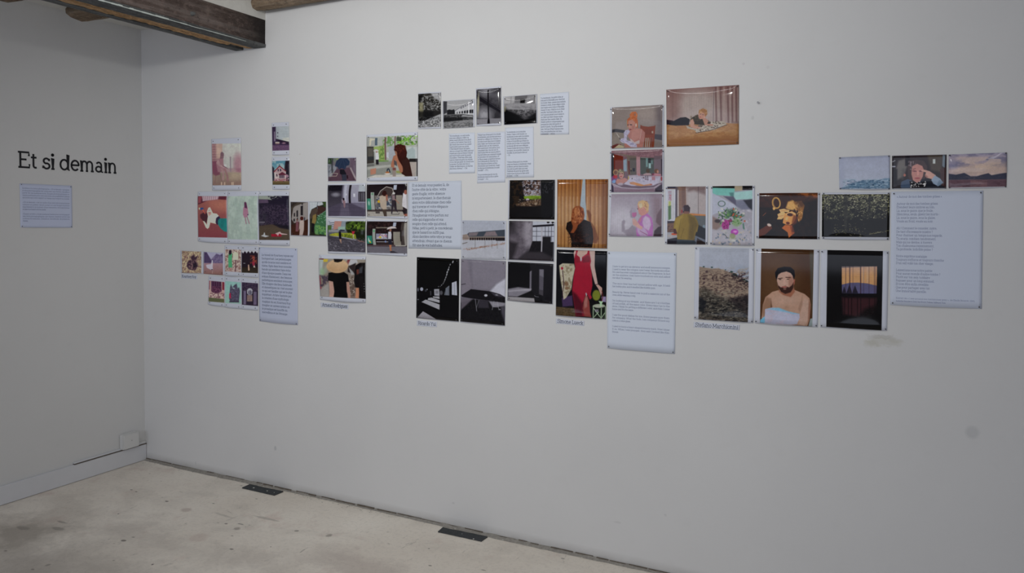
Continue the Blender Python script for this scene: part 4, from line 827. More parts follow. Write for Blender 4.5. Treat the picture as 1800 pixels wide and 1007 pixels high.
p = Print([(510.7, 354), (574.2, 353.9), (574.2, 415.8), (511, 414.2)], A2)
p.photo([(85, 75), (313, 78), (311, 515), (89, 507)], '2c2420', '2a1814'); p.P([120, 130, 260, 78, 313, 78, 313, 300, 240, 330, 130, 350, 95, 300], '8c8480', 1, 6); p.P([180, 78, 313, 78, 250, 90, 140, 130, 90, 190, 85, 150], '3c342c', 1, 6)
for x, y, w, h in ((215, 120, 30, 130), (160, 180, 20, 90), (125, 215, 16, 50), (225, 90, 20, 20), (120, 290, 20, 40), (165, 275, 15, 30)): p.P([x, y+10, x+w, y, x+w, y+h, x, y+h], '1c181c', 1, 3)
p.P([85, 380, 240, 330, 313, 300, 313, 512, 85, 507], '34180f', 1, 10)
for k in range(5): p.L([85, 400+k*25, 313, 440+k*22], 4, '4c2418', .6)
p.P([200, 330, 235, 305, 260, 330, 258, 440, 245, 512, 202, 512, 205, 420, 192, 450], 'b8a49c', 1, 5); p.E(230, 290, 22, 26, '3c1410', 0, 1, 5); p.E(170, 310, 10, 12, '5c3028'); p.P([155, 330, 190, 330, 185, 460, 150, 460], '6c4048', 1, 6); p.P([262, 270, 275, 280, 270, 320, 258, 310], '28283c')
p.photo([(330, 75), (548, 72), (548, 522), (333, 513)], '20241c', '1c1c14'); p.P([330, 75, 500, 75, 510, 110, 440, 130, 360, 170, 332, 250], 'b4bcc0', 1, 6); p.P([500, 75, 548, 72, 548, 150, 520, 130], '2c4018', 1, 6); p.P([430, 120, 548, 150, 548, 180, 440, 260, 400, 230], '34201c', 1, 6); p.P([440, 260, 548, 180, 548, 515, 400, 480, 390, 400], '2c5c34', 1, 8); p.N('5c8c4c', .5, 20, 4, (395, 370, 548, 510), .9); p.N('7cac30', .6, 22, 6, (400, 380, 548, 510), .7); p.N('88b098', .6, 14, 3, (420, 220, 548, 370), .7)
p.P([345, 230, 350, 190, 400, 155, 440, 160, 438, 200, 400, 250, 350, 300, 340, 280], '40342c', 1, 4); p.L([440, 75, 430, 130, 436, 160], 7, '54646c'); p.P([375, 250, 420, 230, 420, 320, 400, 370, 360, 350], '786434', 1, 6); p.P([362, 350, 398, 360, 385, 470, 360, 470], '100c10', 1, 4); p.L([440, 260, 548, 190], 4, '8cac9c'); p.L([450, 400, 548, 500], 4, '9cac60', .7); p.R(333, 250, 340, 500, '6a6458', .8)
hang(p, 'photo_print', 'double print with two upright street photographs side by side', 'print', GB, cb=.003, illum=.44)

p = Print([(576.4, 385.2), (643.2, 386.6), (642.8, 446.2), (576.7, 444.9)], A2)
p.photo([(575, 325), (1068, 328), (1065, 737), (578, 720)], '5c6468', '3c3844'); p.P([575, 325, 670, 325, 670, 440, 575, 450], 'a4a8b0', 1, 5)
for k in range(4): p.P([600, 345+k*27, 670, 340+k*27, 670, 352+k*27, 600, 358+k*27], '4c505c', .9)
p.P([670, 325, 765, 325, 765, 420, 670, 440], 'b07c70', 1, 5); p.R(765, 325, 830, 420, '7c8894', 1, 6); p.P([575, 380, 640, 385, 640, 460, 575, 470], '3c5a24', 1, 12); p.P([730, 400, 820, 395, 830, 455, 730, 450], '8cb0a0', 1, 10); p.R(600, 440, 760, 470, '8c8c90', .9, 8)
p.P([820, 340, 880, 325, 1068, 328, 1068, 600, 960, 560, 860, 480, 830, 420], '141a0c', 1, 12); p.N('6c8c24', .54, 22, 4, (820, 328, 1060, 440), .9); p.N('3c5418', .5, 26, 7, (820, 328, 1068, 470), .7); p.P([620, 500, 700, 480, 900, 480, 960, 500, 970, 560, 860, 550, 760, 530, 620, 515], '8c9424', 1, 8); p.N('b0a430', .55, 18, 3, (640, 485, 800, 525), .9); p.N('3c4c14', .5, 16, 5, (760, 490, 960, 555), .8)
p.P([578, 515, 760, 530, 1065, 600, 1065, 737, 578, 722], '38343e', 1, 6); p.P([760, 525, 970, 565, 960, 580, 760, 540, 620, 520], '90909c', 1, 4); p.N('54505c', .55, 20, 8, (578, 540, 1065, 737), .8, .3); p.dots(['9894a0', '7c7888'], 22, (590, 600, 1050, 725), (8, 22), 4, .3, .6); p.P([965, 565, 1065, 600, 1065, 605, 1000, 590], '8c5c54', .9, 6)
p.P([910, 458, 955, 458, 935, 505, 925, 505], 'a01c2c', 1, 3); p.L([932, 500, 935, 560], 7, 'c0c0c4'); p.P([738, 455, 765, 435, 825, 440, 820, 455, 770, 462], '282c3c', 1, 3); p.P([742, 462, 768, 462, 778, 500, 775, 560, 745, 560], '0c0a10', 1, 3); p.P([745, 560, 775, 560, 768, 600, 765, 625, 755, 600], 'b08870', 1, 4)
hang(p, 'photo_print', 'print of a woman in black with umbrella crossing a road near a red sign', 'print', GB, ct=.003, cb=.004, illum=.46)

p = Print([(645.5, 385.9), (716.1, 387.2), (715.9, 450.3), (645.5, 446.2)], A2)
p.photo([(1088, 328), (1612, 332), (1610, 750), (1088, 738)], '180e10', '201418'); p.N('3c2424', .6, 20, 3, (1088, 328, 1440, 490), .6); p.R(1436, 342, 1476, 395, 'a0a8c0', 1, 4); p.R(1220, 405, 1380, 418, '80786c', .9, 5); p.R(1178, 425, 1215, 645, '98a098', 1, 4); p.E(1197, 455, 12, 14, '3c9c5c', 0, .9, 5); p.R(1090, 515, 1172, 620, '1c7c64', 1, 4); p.P([1115, 570, 1125, 530, 1135, 570, 1150, 590, 1120, 600], 'c8e0d4', .9, 4); p.E(1142, 600, 12, 10, 'c8b018')
p.R(1225, 488, 1375, 556, '7c84a0', 1, 4); p.N('c8c8d0', .5, 18, 4, (1225, 488, 1375, 556), .9); p.N('a02838', .68, 14, 5, (1225, 488, 1375, 556), .9); p.E(1280, 535, 16, 12, 'd0b020'); p.R(1220, 556, 1390, 562, 'b0b0b0'); p.R(1225, 590, 1440, 600, '98989c'); p.R(1335, 580, 1355, 640, '6c84c0'); p.R(1225, 605, 1440, 645, '2c2020', 1, 4)
p.R(1450, 465, 1545, 640, '8a8478', 1, 4)
for k in range(8): p.R(1485, 475+k*19, 1545, 479+k*19, '6a645a', .8)
p.R(1545, 345, 1610, 640, '3a3230', 1, 4); p.P([1580, 350, 1612, 345, 1612, 650, 1590, 640], '9a948c', 1, 4); p.R(1540, 440, 1555, 590, '14100f'); p.R(1465, 640, 1600, 655, 'a8a49c'); p.P([1088, 655, 1612, 660, 1612, 752, 1088, 740], '64606a', 1, 6); p.R(1088, 635, 1460, 655, '504044', .9, 6); p.P([1395, 715, 1440, 718, 1500, 745, 1390, 742], '28242c', .9, 8)
p.P([1362, 435, 1375, 408, 1420, 393, 1470, 400, 1492, 420, 1440, 422], 'c8bcbc', 1, 3); p.E(1412, 445, 14, 16, '8c5c48'); p.P([1385, 465, 1420, 460, 1430, 500, 1425, 560, 1382, 560], 'c8c8d4', 1, 4); p.P([1378, 560, 1425, 560, 1428, 610, 1420, 635, 1382, 630], '1c1c2c', 1, 3); p.P([1385, 635, 1418, 635, 1408, 690, 1412, 715, 1390, 715], 'b06c48', 1, 3)
hang(p, 'photo_print', 'print of a woman with a pale parasol before a street kiosk', 'print', GB, ct=.004, cb=.006, illum=.46)

p = Print([(561.4, 447.8), (643.3, 450.7), (643.3, 532.5), (563, 526.6)], A3)
p.photo([(139, 152), (651, 165), (653, 600), (150, 572)], '8c8478', '6c5c54'); p.R(140, 150, 200, 330, 'a8b4b0', 1, 20); p.P([195, 158, 245, 160, 245, 190, 200, 190], 'c0a830', 1, 6); p.P([140, 150, 200, 152, 195, 165, 140, 162], '581c18', 1, 5); p.E(200, 300, 30, 40, '8cb084', 0, .8, 26); p.E(240, 270, 20, 40, '8c9c90', 0, .8, 20); p.P([150, 340, 175, 345, 170, 520, 150, 480], '80283c', .9, 10); p.N('34283c', .55, 30, 3, (150, 330, 270, 500), .8); p.P([150, 500, 260, 420, 250, 575, 150, 572], 'a09c98', .9, 16)
p.P([450, 165, 560, 165, 580, 200, 520, 235, 480, 220], 'b0b0b4', 1, 8); p.P([460, 165, 490, 165, 480, 220, 455, 190], '5c1c20', .9, 8); p.P([480, 240, 560, 200, 560, 330, 480, 300], '241c1c', 1, 10); p.P([490, 250, 540, 300, 560, 330, 520, 330], 'a0a0a0', .9, 10); p.N('504038', .5, 24, 4, (480, 330, 560, 590), .9); p.N('b0a498', .62, 20, 6, (480, 340, 560, 590), .8)
p.P([560, 230, 600, 200, 651, 200, 652, 600, 580, 590, 590, 480, 550, 470, 545, 400, 555, 350], '0e0a0c', 1, 5); p.P([575, 275, 600, 270, 605, 320, 580, 330], '5c2c24', .9, 8); p.P([555, 480, 590, 475, 585, 530, 575, 592, 540, 590], 'b87858', 1, 4)
p.P([270, 310, 330, 300, 440, 300, 485, 330, 492, 410, 460, 412, 455, 588, 300, 580, 312, 410, 258, 395], '060406', 1, 4); p.P([268, 398, 314, 408, 312, 520, 298, 580, 250, 575, 258, 520], 'c09484', 1, 4); p.P([462, 412, 490, 410, 490, 520, 488, 590, 465, 588, 452, 520], 'b08474', 1, 4)
p.E(360, 238, 119, 74, 'c09c72', 3, 1, 4); p.E(355, 262, 100, 45, 'a88058', 3, .5, 40); p.E(380, 215, 90, 45, 'ccaa80', 3, .6, 40)
for k in range(5): p.L(sum([[360+(50+14*k)*cos(radians(a)), 190+(40+14*k)*sin(radians(a))] for a in range(20, 165, 16)], []), 2, '94704c', .35)
p.P([305, 155, 410, 158, 400, 185, 360, 196, 320, 190], '100c0c', 1, 4)
hang(p, 'photo_print', 'print of a woman from behind in a wide straw hat and black shirt', 'print', GB, ct=.005, cb=.008, illum=.45)

# ------------------------------------------------------------------ black and white upper row
GC = 'black and white prints of the upper row'
p = Print([(735.2, 163.3), (775.4, 161.2), (775.4, 225.8), (734.9, 226.4)], A4)
p.photo([(93, 150), (328, 136), (328, 489), (92, 501)], '24221f', '1c1b1c'); p.P([220, 140, 328, 132, 328, 230, 260, 190], 'a0a0a4', 1, 14); p.N('8c8c8c', .56, 12, 3, (93, 150, 328, 330), .8, soft=.05); p.N('c8c8c8', .66, 8, 5, (130, 150, 328, 300), .8); p.P([93, 150, 150, 150, 120, 230, 93, 260], '0c0c0c', .8, 14); p.R(104, 240, 145, 400, '96906c', .8, 20); p.R(93, 330, 250, 420, '0c0c0e', .8, 26)
p.P([92, 460, 200, 410, 328, 355, 328, 489, 92, 501], 'a4a4a6', 1, 10); p.N('3c3c3e', .5, 12, 6, (92, 380, 328, 501), .8, .7); p.N('d4d4d6', .62, 9, 8, (92, 420, 328, 501), .8)
hang(p, 'photo_print', 'black and white print of a bush beside a path, leftmost of the upper row', 'print', GC, ct=.008, cb=.003, illum=.50)
p = Print([(778.2, 177.3), (834.8, 173.6), (834.8, 223.4), (778.6, 226.4)], A4)
p.photo([(352, 226), (666, 205), (666, 491), (356, 508)], 'a8a8ac', 'a0a0a0'); p.P([354, 225, 394, 228, 394, 345, 356, 365], '34343a', 1, 5); p.P([395, 320, 420, 312, 450, 318, 470, 310, 482, 330, 480, 362, 395, 366], '1c1c20', 1, 5); p.P([480, 330, 666, 205, 666, 365, 480, 358], 'c4c4c8', 1, 4); p.L([480, 328, 666, 208], 4, '505058')
for k in range(7): w = 8+k*3; x = 500+k*24+k*k*.2; p.P([x, 340-k*4, x+w, 336-k*5, x+w, 356-k*1.5, x, 357-k], '1c1c20', 1, 3)
for k in range(6): x = 540+k*22; p.P([x, 295-k*12, x+13, 286-k*12, x+13, 300-k*12, x, 308-k*11], '4c4c58', .9, 3)
p.R(615, 230, 628, 362, 'e0e0e4', .9, 4); p.P([356, 370, 560, 362, 666, 375, 666, 420, 500, 425, 356, 440], '28282a', 1, 8); p.N('606062', .5, 14, 4, (356, 365, 666, 430), .7, .5); p.P([356, 400, 560, 395, 560, 425, 356, 445], '101012', .8, 10); p.P([356, 445, 666, 418, 666, 491, 356, 508], '8a8a8c', 1, 8); p.N('4c4c4e', .52, 16, 6, (356, 430, 666, 508), .8, .4); p.P([560, 370, 660, 380, 660, 390, 540, 385], 'c0c0c4', .8, 5)
hang(p, 'photo_print', 'black and white print of a long pale factory building', 'print', GC, ct=.013, cb=.003, illum=.50)
p = Print([(836.8, 155.2), (881.2, 151.4), (881.6, 220.2), (837.3, 221.9)], A4)
p.photo([(698, 104), (952, 85), (953, 453), (700, 469)], '2c2a30', '2c2a30'); p.E(800, 120, 60, 60, '8a8890', 0, .9, 70); p.E(900, 170, 50, 60, '504e56', 0, .7, 60); p.E(780, 370, 70, 70, 'a4a2aa', 0, .95, 90); p.N('5c5a62', .55, 40, 4, a=.35)
p.P([700, 150, 790, 200, 952, 310, 952, 350, 780, 250, 700, 200], '14121a', .9, 6); p.L([700, 150, 952, 320], 3, '5c5a62'); p.P([815, 108, 829, 107, 830, 400, 838, 455, 812, 456, 818, 400], '0c0a10', 1, 3); p.R(700, 405, 812, 412, '3c3a42', .8, 4); p.P([838, 405, 953, 402, 953, 453, 840, 458], '7c7a82', 1, 6); p.P([700, 412, 812, 410, 812, 462, 700, 468], '8a8890', 1, 8); p.E(716, 260, 12, 110, 'c0ba9a', 3, .8, 10)
hang(p, 'photo_print', 'black and white print of a pole crossing a diagonal bar, tallest in its row', 'print', GC, ct=.012, cb=.004, illum=.50)
p = Print([(884.6, 170), (944.5, 165.2), (944.9, 216.4), (885.5, 219.9)], A4)
p.photo([(985, 182), (1321, 155), (1322, 451), (988, 469)], '3c3a3e', '0a0a0c'); p.P([985, 182, 1100, 172, 1100, 240, 1000, 280, 986, 290], 'b0aeb0', 1, 6); p.L([1000, 215, 1100, 220], 4, '4c4a4e', .9); p.L([1060, 175, 1060, 250], 4, '504e52', .8); p.P([1100, 172, 1321, 155, 1321, 240, 1100, 240], '5c5a5e', 1, 8); p.P([1230, 165, 1300, 158, 1300, 240, 1215, 240], '8c8a8e', 1, 10); p.R(1157, 205, 1205, 246, '0c0a0c'); p.R(1308, 158, 1322, 280, 'c0c0c0', .9, 4)
p.G((985, 250, 1322, 470), '8c8a8e', '4c4a4e'); p.P([985, 275, 1100, 235, 1320, 240, 1322, 300, 1200, 330, 1000, 320], '9c9a9e', .8, 40); p.N('5c5a5e', .55, 26, 4, (985, 250, 1322, 420), .45, .5)
p.P([985, 300, 1050, 325, 1110, 350, 1160, 385, 1200, 410, 1230, 400, 1270, 365, 1322, 335, 1322, 460, 985, 475], '0a0a0c', 1, 34); p.N('0a0a0c', .5, 22, 6, (985, 310, 1322, 400), .6, .6, soft=.2); p.P([985, 330, 1100, 370, 1180, 430, 1322, 400, 1322, 460, 985, 475], '060608', 1, 26); p.R(1157, 205, 1205, 246, '0c0a0c'); p.P([985, 280, 1010, 285, 1000, 330, 987, 340], '8c8664', .7, 8)
hang(p, 'photo_print', 'black and white print of an empty room, rightmost of the upper row', 'print', GC, ct=.011, cb=.002, illum=.50)

# ------------------------------------------------------------------ text sheets of the middle
GD = 'small pale blue quotation sheets'
def quote(quad, blocks, x0, x1, size, dy, label, ill=.50):
    p = Print(quad, (0, 0, 1), 8, 'b8bdc8'); p.tw = .74
    for lines, yb in blocks: p.text(lines, x0, yb, x1, dy, size, '464c5c', .9, .16)
    hang(p, 'quotation_sheet', label, 'sheet', GD, gloss=False, pins='', illum=ill, out=.0009)
quote([(789.1, 234.9), (834.7, 232.9), (835, 304.3), (789.4, 305.4)], [(['"Si le lendemain, on avait perdu,', "avec mes collègues, d'aller à la", "pêche, mais il pleuvait et en plus il", "y avait un fort mistral. Dans un an", "elle venait chez nous et on a passé", "l'après-midi à jouer aux cartes.", "C'était bientôt l'heure de l'apéro,", "alors on a bougé chez Mélie, puis tout", "reposé parce que sa femme n'aimait", "pas trop le bruit à avoir du monde", "à la maison. C'était bien d'être ainsi", "mais on venait de partir à la retraite", "et on a fait que parler du travail toute", "la journée ! On était avec les n à", "l'atelier de Maintenance, on était les", 'plus beaux chevaux." — C.M.'], 240.3)], 790.6, 832, 1.72, 3.82, 'small quotation sheet left of the other two under the black and white prints')
quote([(838.7, 233.4), (888.1, 231), (888.1, 320.5), (838.7, 322.3)], [(["\"Malgré que j'étais parti à la retraite", "le lendemain, mes anciens patrons a", "envoyé un collègue me chercher. Je", "me suis trouvé dans mes et Suisses", "pour régler une facture que j'avais", "oublié de faire, en fait. Je peux le", "dire maintenant, tout patron, il n'y", "connaissait rien, rien du tout ! Il", "était le plus bête de toute la SNCF !", "Il savait même pas comment remplir", "le formulaire de commandes n° 18", "le fils pu passer qu'après la facture.", "Il m'a demandé de chercher un", "livre dans les archives, au livre", "d'inventaire que j'avais fait. Ouais !", "Je dirai que le lendemain j'ai aussi", 'travaillé." — J.P.L.', "", "\"Je me souviens pas du tout du", "lendemain mais j'ai dû au quitte", "j'y-magni.\" — G.L."], 238.6)], 840.2, 885, 1.75, 3.88, 'tallest small quotation sheet, middle of the three under the black and white prints')
quote([(888.3, 224.6), (938, 222.4), (938.8, 311.5), (889.4, 312.9)], [(['"Le lendemain, je n\'y suis plus', "revenu, l'usine a été fermée. Le", "lendemain je suis resté à la maison", "date. J'avais des petites bricoles", "à faire et j'ai profité que j'étais à la", "retraite pour le faire. Je voulais bien", "je suis pas allé voir mes collègues.", "Comme j'avais des travaux à faire à", "la maison, j'en ai profité. Quand on", 'travaille, on peut pas le faire ça."', "— J.D.", "", "", "\"Comme j'étais parti à la retraite", "avant ma femme, le lendemain c'était", "le silence, partout dans la maison.", "On avait un petit chien qui avait", "l'habitude de sortir les après-midi,", "mais ce jour-là j'ai pu le faire sortir", 'le matin." — V.J.M.'], 233.6)], 890.8, 936, 1.75, 4.05, 'quotation sheet of two paragraphs, right of the three under the black and white prints')
quote([(949.3, 165.4), (1000.3, 161.3), (1000.3, 236.2), (949.6, 237)], [(["\"Le lendemain, j'ai quitté Arles, je", "suis parti à Marseille pour chercher", "du boulot. Mais, comme mes enfants", "vivaient à Arles, j'étais obligé à faire", "des trajets entre Arles et Marseille", "durant 15 ans, c'était la vu et c'était", "sacrifié. J'arrivais la bien quoi. Ils", "ont toujours pensé à moi comme à", "un client qui vient chaque année", "était pour leur rendre visite. Ils", "étaient petits et comprenaient pas", "pourquoi je celui doit partir et", "partir et partir. J'ai qu'ils savaient", "pas, c'est que j'étais toujours avec", "eux, mes pensées leur ont tenu", 'compagnie." — M.S.A.'], 174.0)], 950.9, 997.5, 1.8, 4.18, 'quotation sheet at the right end of the upper black and white row')
p = Print([(717.4, 319.6), (811.4, 317.4), (812.6, 438.2), (718.2, 436.6)], (0, 0, 1), 8, 'aab0bb'); p.tw = .80
p.text(["Et si demain vous passiez là, de", "l'autre côté de la vitre ; votre", "geste fragile, votre absence", "m'emporteraient. Je chercherais", "alors votre délicatesse chez celle", "qui traverse et votre élégance", "chez celle qui s'éloigne.", "J'imaginerais votre parfum sur", "celle qui s'approche et vos", "soupirs chez celle qui attend.", "Hélas, petit à petit, je concéderais", "que le hasard ne suffit pas.", "Alors derrière cette vitre je vous", "attendrais, rêvant que ce chemin", "fût une de vos habitudes."], 724.6, 327.9, 802, 7.47, 2.98, '3a4050', .95, .14)
hang(p, 'text_sheet', 'large-print poem sheet between the street prints and the snowy building print', 'sheet', gloss=False, pins='', illum=.50, out=.0010)

# ------------------------------------------------------------------ factory prints
GE = 'larger prints of empty buildings'
p = Print([(811, 387), (890.2, 388.0), (890.2, 456.6), (811, 455)], A6)
p.photo([(693, 522), (1195, 528), (1195, 975), (692, 970)], 'a4aabb', 'b0b4c0'); p.P([692, 745, 1195, 755, 1195, 975, 692, 970], 'b0b2be'); p.P([752, 680, 770, 662, 1195, 628, 1195, 712, 770, 712], '343c48', 1, 4); p.P([770, 665, 885, 658, 862, 700, 765, 705], '74686c', .9, 8); p.P([975, 655, 1080, 645, 1110, 700, 945, 706], '7c6c70', .9, 10); p.P([760, 710, 1195, 708, 1195, 725, 770, 722], '7c7068')
p.R(775, 722, 1195, 750, '5c4c44', 1, 3)
for k in range(12): p.R(785+k*27, 724, 796+k*27+k, 752, '141014')
p.R(1090, 724, 1195, 760, '140f12', .9, 4); p.P([695, 690, 750, 680, 770, 712, 770, 748, 695, 750], '8c7c74', 1, 5); p.L([693, 725, 770, 730], 4, '5c4a44'); p.L([693, 795, 750, 780], 9, '5c5450', .9)
for x in (845, 962, 1042, 1105): p.L([x, 690, x, 850], 4, '54504c', .8)
p.N('8c6450', .52, 9, 5, None, .9, .5, pts=[700, 850, 850, 835, 1195, 775, 1195, 800, 960, 840, 760, 872]); p.N('7c5a4c', .5, 6, 7, None, .9, .6, pts=[790, 845, 980, 820, 980, 835, 800, 858]); p.L([700, 862, 850, 850, 1195, 792], 5, '8c6c5c', .6)
hang(p, 'photo_print', 'print of a long barn in snow with patched roof', 'print', GE, cb=.003, illum=.49)

p = Print([(893.7, 316.6), (976.2, 315.9), (975.2, 386.2), (893, 385.6)], A8)
p.photo([(607, 107), (1104, 102), (1100, 540), (600, 535)], '0c0806', '080505'); p.N('2c1c0c', .5, 30, 3, (600, 110, 800, 420), .7); p.P([745, 125, 780, 105, 950, 104, 950, 300, 780, 300, 760, 250], '8c8c9c', 1, 14); p.N('3c2418', .5, 16, 4, (740, 105, 960, 280), .9); p.N('c4b8b8', .6, 12, 6, (760, 105, 955, 290), .8); p.N('100c10', .6, 24, 9, (720, 100, 960, 220), .9)
p.P([760, 285, 860, 275, 955, 278, 955, 310, 860, 320, 770, 312], '6c8c1c', 1, 10); p.N('3c4c10', .55, 16, 3, (760, 275, 955, 320), .6); p.E(805, 320, 18, 14, 'b8a8bc', 0, 1, 6); p.P([670, 370, 780, 340, 955, 310, 955, 380, 880, 395, 680, 390], '5c4430', .9, 16); p.N('a89880', .58, 14, 8, (690, 310, 955, 395), .7); p.N('1c100c', .58, 14, 2, (680, 320, 960, 400), .8); p.R(955, 104, 1104, 540, '0c0b0e', .9, 20); p.N('34343c', .62, 12, 5, (955, 104, 1104, 260), .7, 2)
hang(p, 'photo_print', 'dark print of a woodland clearing with bright grass', 'print', GE, cb=.002, illum=.49)

p = Print([(893, 387.8), (976, 389.6), (974.4, 460.2), (892.2, 457)], A8)
p.photo([(600, 555), (1098, 565), (1091, 1001), (598, 982)], '282428', '100c12'); p.P([640, 555, 862, 560, 858, 800, 840, 860, 700, 980, 598, 982, 598, 700], '5c545e', 1, 40); p.P([770, 558, 865, 562, 860, 820, 790, 850, 760, 700], '948c98', .9, 60); p.N('2c242e', .54, 50, 4, (598, 555, 860, 982), .3, soft=.25); p.R(598, 555, 680, 700, '181418', .6, 60); p.P([598, 780, 700, 800, 640, 982, 598, 982], '181418', .8, 40)
p.P([862, 560, 1098, 565, 1096, 790, 860, 780], 'b0b4c4', 1, 4); p.P([862, 605, 1096, 590, 1096, 612, 862, 625], '141018', 1, 4); p.E(1032, 572, 16, 10, '141014'); p.E(1082, 572, 14, 10, '141014')
for x in (905, 1000, 1036, 1068): p.L([x, 620, x-2, 780], 4, '24202c')
for y in (672, 725): p.L([862, y, 1096, y+2], 4, '24202c')
p.P([858, 780, 955, 780, 955, 900, 820, 900], '100c10', 1, 5); p.P([970, 732, 1060, 732, 1060, 790, 1092, 792, 1091, 1001, 970, 980], '120f14', 1, 4); p.P([955, 620, 972, 620, 968, 790, 965, 900, 952, 898, 955, 780], 'a8a4b0', 1, 3); p.P([700, 985, 800, 900, 965, 900, 1091, 960, 1091, 1001], '302a30', .8, 30)
hang(p, 'photo_print', 'dark print of a rough wall beside a barred window', 'print', GE, cb=.002, illum=.48)

p = Print([(733, 451.6), (807.7, 454.7), (806.8, 566), (731.8, 558.8)], A7)
p.photo([(82, 138), (550, 158), (545, 848), (76, 808)], '050405', '070608')
for (x, y, w, h) in ((480, 190, 12, 14), (450, 220, 8, 10), (437, 250, 7, 10), (430, 275, 12, 12), (418, 302, 12, 14), (412, 330, 10, 14), (402, 360, 8, 12), (392, 385, 8, 12), (383, 408, 5, 10), (372, 428, 5, 8), (355, 445, 6, 8), (320, 462, 5, 5), (340, 460, 4, 4)): p.E(x, y, w*.6, h, 'b4b8c0', 20, .9, 5)
p.P([468, 420, 522, 400, 528, 560, 468, 552], 'b0b4c4', 1, 3); p.L([495, 410, 500, 555], 4, '585c68', .8); p.P([400, 480, 440, 450, 440, 560, 385, 555], '7c8494', .9, 6)
for x in (398, 415, 432): p.L([x, 470, x, 560], 4, '141418')
p.P([272, 490, 328, 488, 332, 565, 275, 560], 'a0a0ac', .95, 5); p.R(285, 505, 318, 540, '585860', .7, 6); p.E(135, 490, 17, 20, '9ca0b4', 0, 1, 4); p.E(95, 495, 8, 20, '6c7084', 0, .8, 5); p.E(180, 505, 12, 14, '34343c', 0, .8, 8); p.E(195, 493, 5, 6, 'a0a4b0'); p.E(95, 605, 10, 6, '5c5c64'); p.E(350, 530, 18, 24, '50505a', 0, .8, 10); p.R(230, 510, 240, 560, '50505c', .7, 4)
p.P([258, 570, 330, 570, 333, 600, 262, 585], '9c9ca4', 1, 3); p.P([208, 588, 245, 583, 333, 612, 333, 642, 200, 608], 'a4a4ac', 1, 3); p.P([132, 632, 180, 605, 333, 660, 332, 718], '9c9ca4', 1, 3); p.P([85, 806, 150, 735, 300, 825], '94909a', 1, 3)
hang(p, 'photo_print', 'black print of a dark gallery with window light on the floor', 'print', GE, cb=.003, illum=.46)

p = Print([(810.6, 454.8), (889.6, 458.6), (888, 573), (809, 566)], A7)
p.photo([(572, 160), (1065, 184), (1055, 893), (563, 848)], '6c6674', '4c4852'); p.P([572, 160, 640, 165, 700, 500, 572, 590], '78707e', .8, 30); p.P([690, 165, 1065, 184, 1065, 480, 900, 500, 700, 490], '787280', .8, 30); p.P([1065, 370, 1065, 600, 1000, 560, 890, 515, 960, 440], 'b8b8c8', 1, 24); p.L([575, 440, 620, 432], 6, '1c1820'); p.P([565, 590, 700, 600, 640, 680, 565, 750], '5c5664', .9, 12)
p.P([565, 640, 700, 600, 1060, 640, 1056, 893, 563, 848], '0e0c10', 1, 16); p.P([570, 600, 700, 600, 570, 720], '5c5460', .9, 16); p.P([880, 625, 1060, 640, 1060, 680, 920, 690], '8c8894', .9, 12); p.P([1010, 690, 1058, 670, 1056, 860, 1020, 760], '44404c', .9, 26); p.P([760, 610, 870, 620, 880, 700, 760, 700], '2c2832', .9, 16)
p.P([572, 560, 680, 490, 890, 515, 1000, 545, 1058, 580, 1058, 642, 900, 620, 700, 595, 580, 575], '0e0b10', 1, 3); p.P([890, 520, 1000, 550, 1056, 580, 950, 570], '3c3844', .8, 12); p.E(845, 560, 18, 14, 'c0c0cc', 0, .95, 5); p.E(965, 555, 14, 5, 'a8a8b4', 10, .9, 4)
for q in ([728, 600, 745, 735], [770, 610, 740, 700], [935, 625, 915, 720], [972, 630, 990, 720], [935, 660, 980, 665], [930, 685, 985, 690]): p.L(q, 5, 'a0a0ac' if q[0] != 770 else '70707c', .8)
p.E(1000, 715, 10, 5, 'a0a0a8', 0, .8, 4)
hang(p, 'photo_print', 'print of a dark tabletop on trestles in a grey room', 'print', GE, cb=.004, illum=.46)

p = Print([(892.6, 458.6), (973.6, 463.3), (971.8, 535), (891.6, 528.4)], A7)
p.photo([(1092, 188), (1590, 214), (1579, 655), (1086, 615)], '050406', '0c0a0e'); p.P([1330, 200, 1590, 214, 1580, 655, 1390, 640, 1350, 520], '131116', 1, 10); p.P([1330, 300, 1352, 286, 1348, 500, 1328, 495], '605c68', 1, 4); p.P([1436, 272, 1486, 274, 1478, 565, 1434, 545], '4c4854', 1, 4); p.P([1440, 274, 1484, 276, 1482, 360, 1440, 340], '6c6874', .8, 12); p.P([1432, 495, 1480, 505, 1478, 565, 1434, 545], '38343c', 1, 4)
p.P([1090, 490, 1200, 470, 1348, 488, 1345, 512, 1200, 575, 1090, 570], '74707c', 1, 16); p.P([1090, 510, 1300, 488, 1348, 490, 1340, 508, 1090, 520], 'a8a4b0', .7, 12); p.P([1195, 575, 1348, 510, 1395, 560, 1390, 590], '0c0a0c', 1, 8); p.P([1088, 575, 1200, 580, 1380, 592, 1390, 635, 1088, 615], '908c90', 1, 5); p.P([1380, 570, 1400, 555, 1460, 560, 1480, 640, 1390, 632], '0a080c', 1, 4); p.L([1382, 562, 1400, 575, 1430, 578], 4, '9c98a4', .9)
hang(p, 'photo_print', 'black print of a dark room with two tall slits of light', 'print', GE, cb=.003, illum=.46)

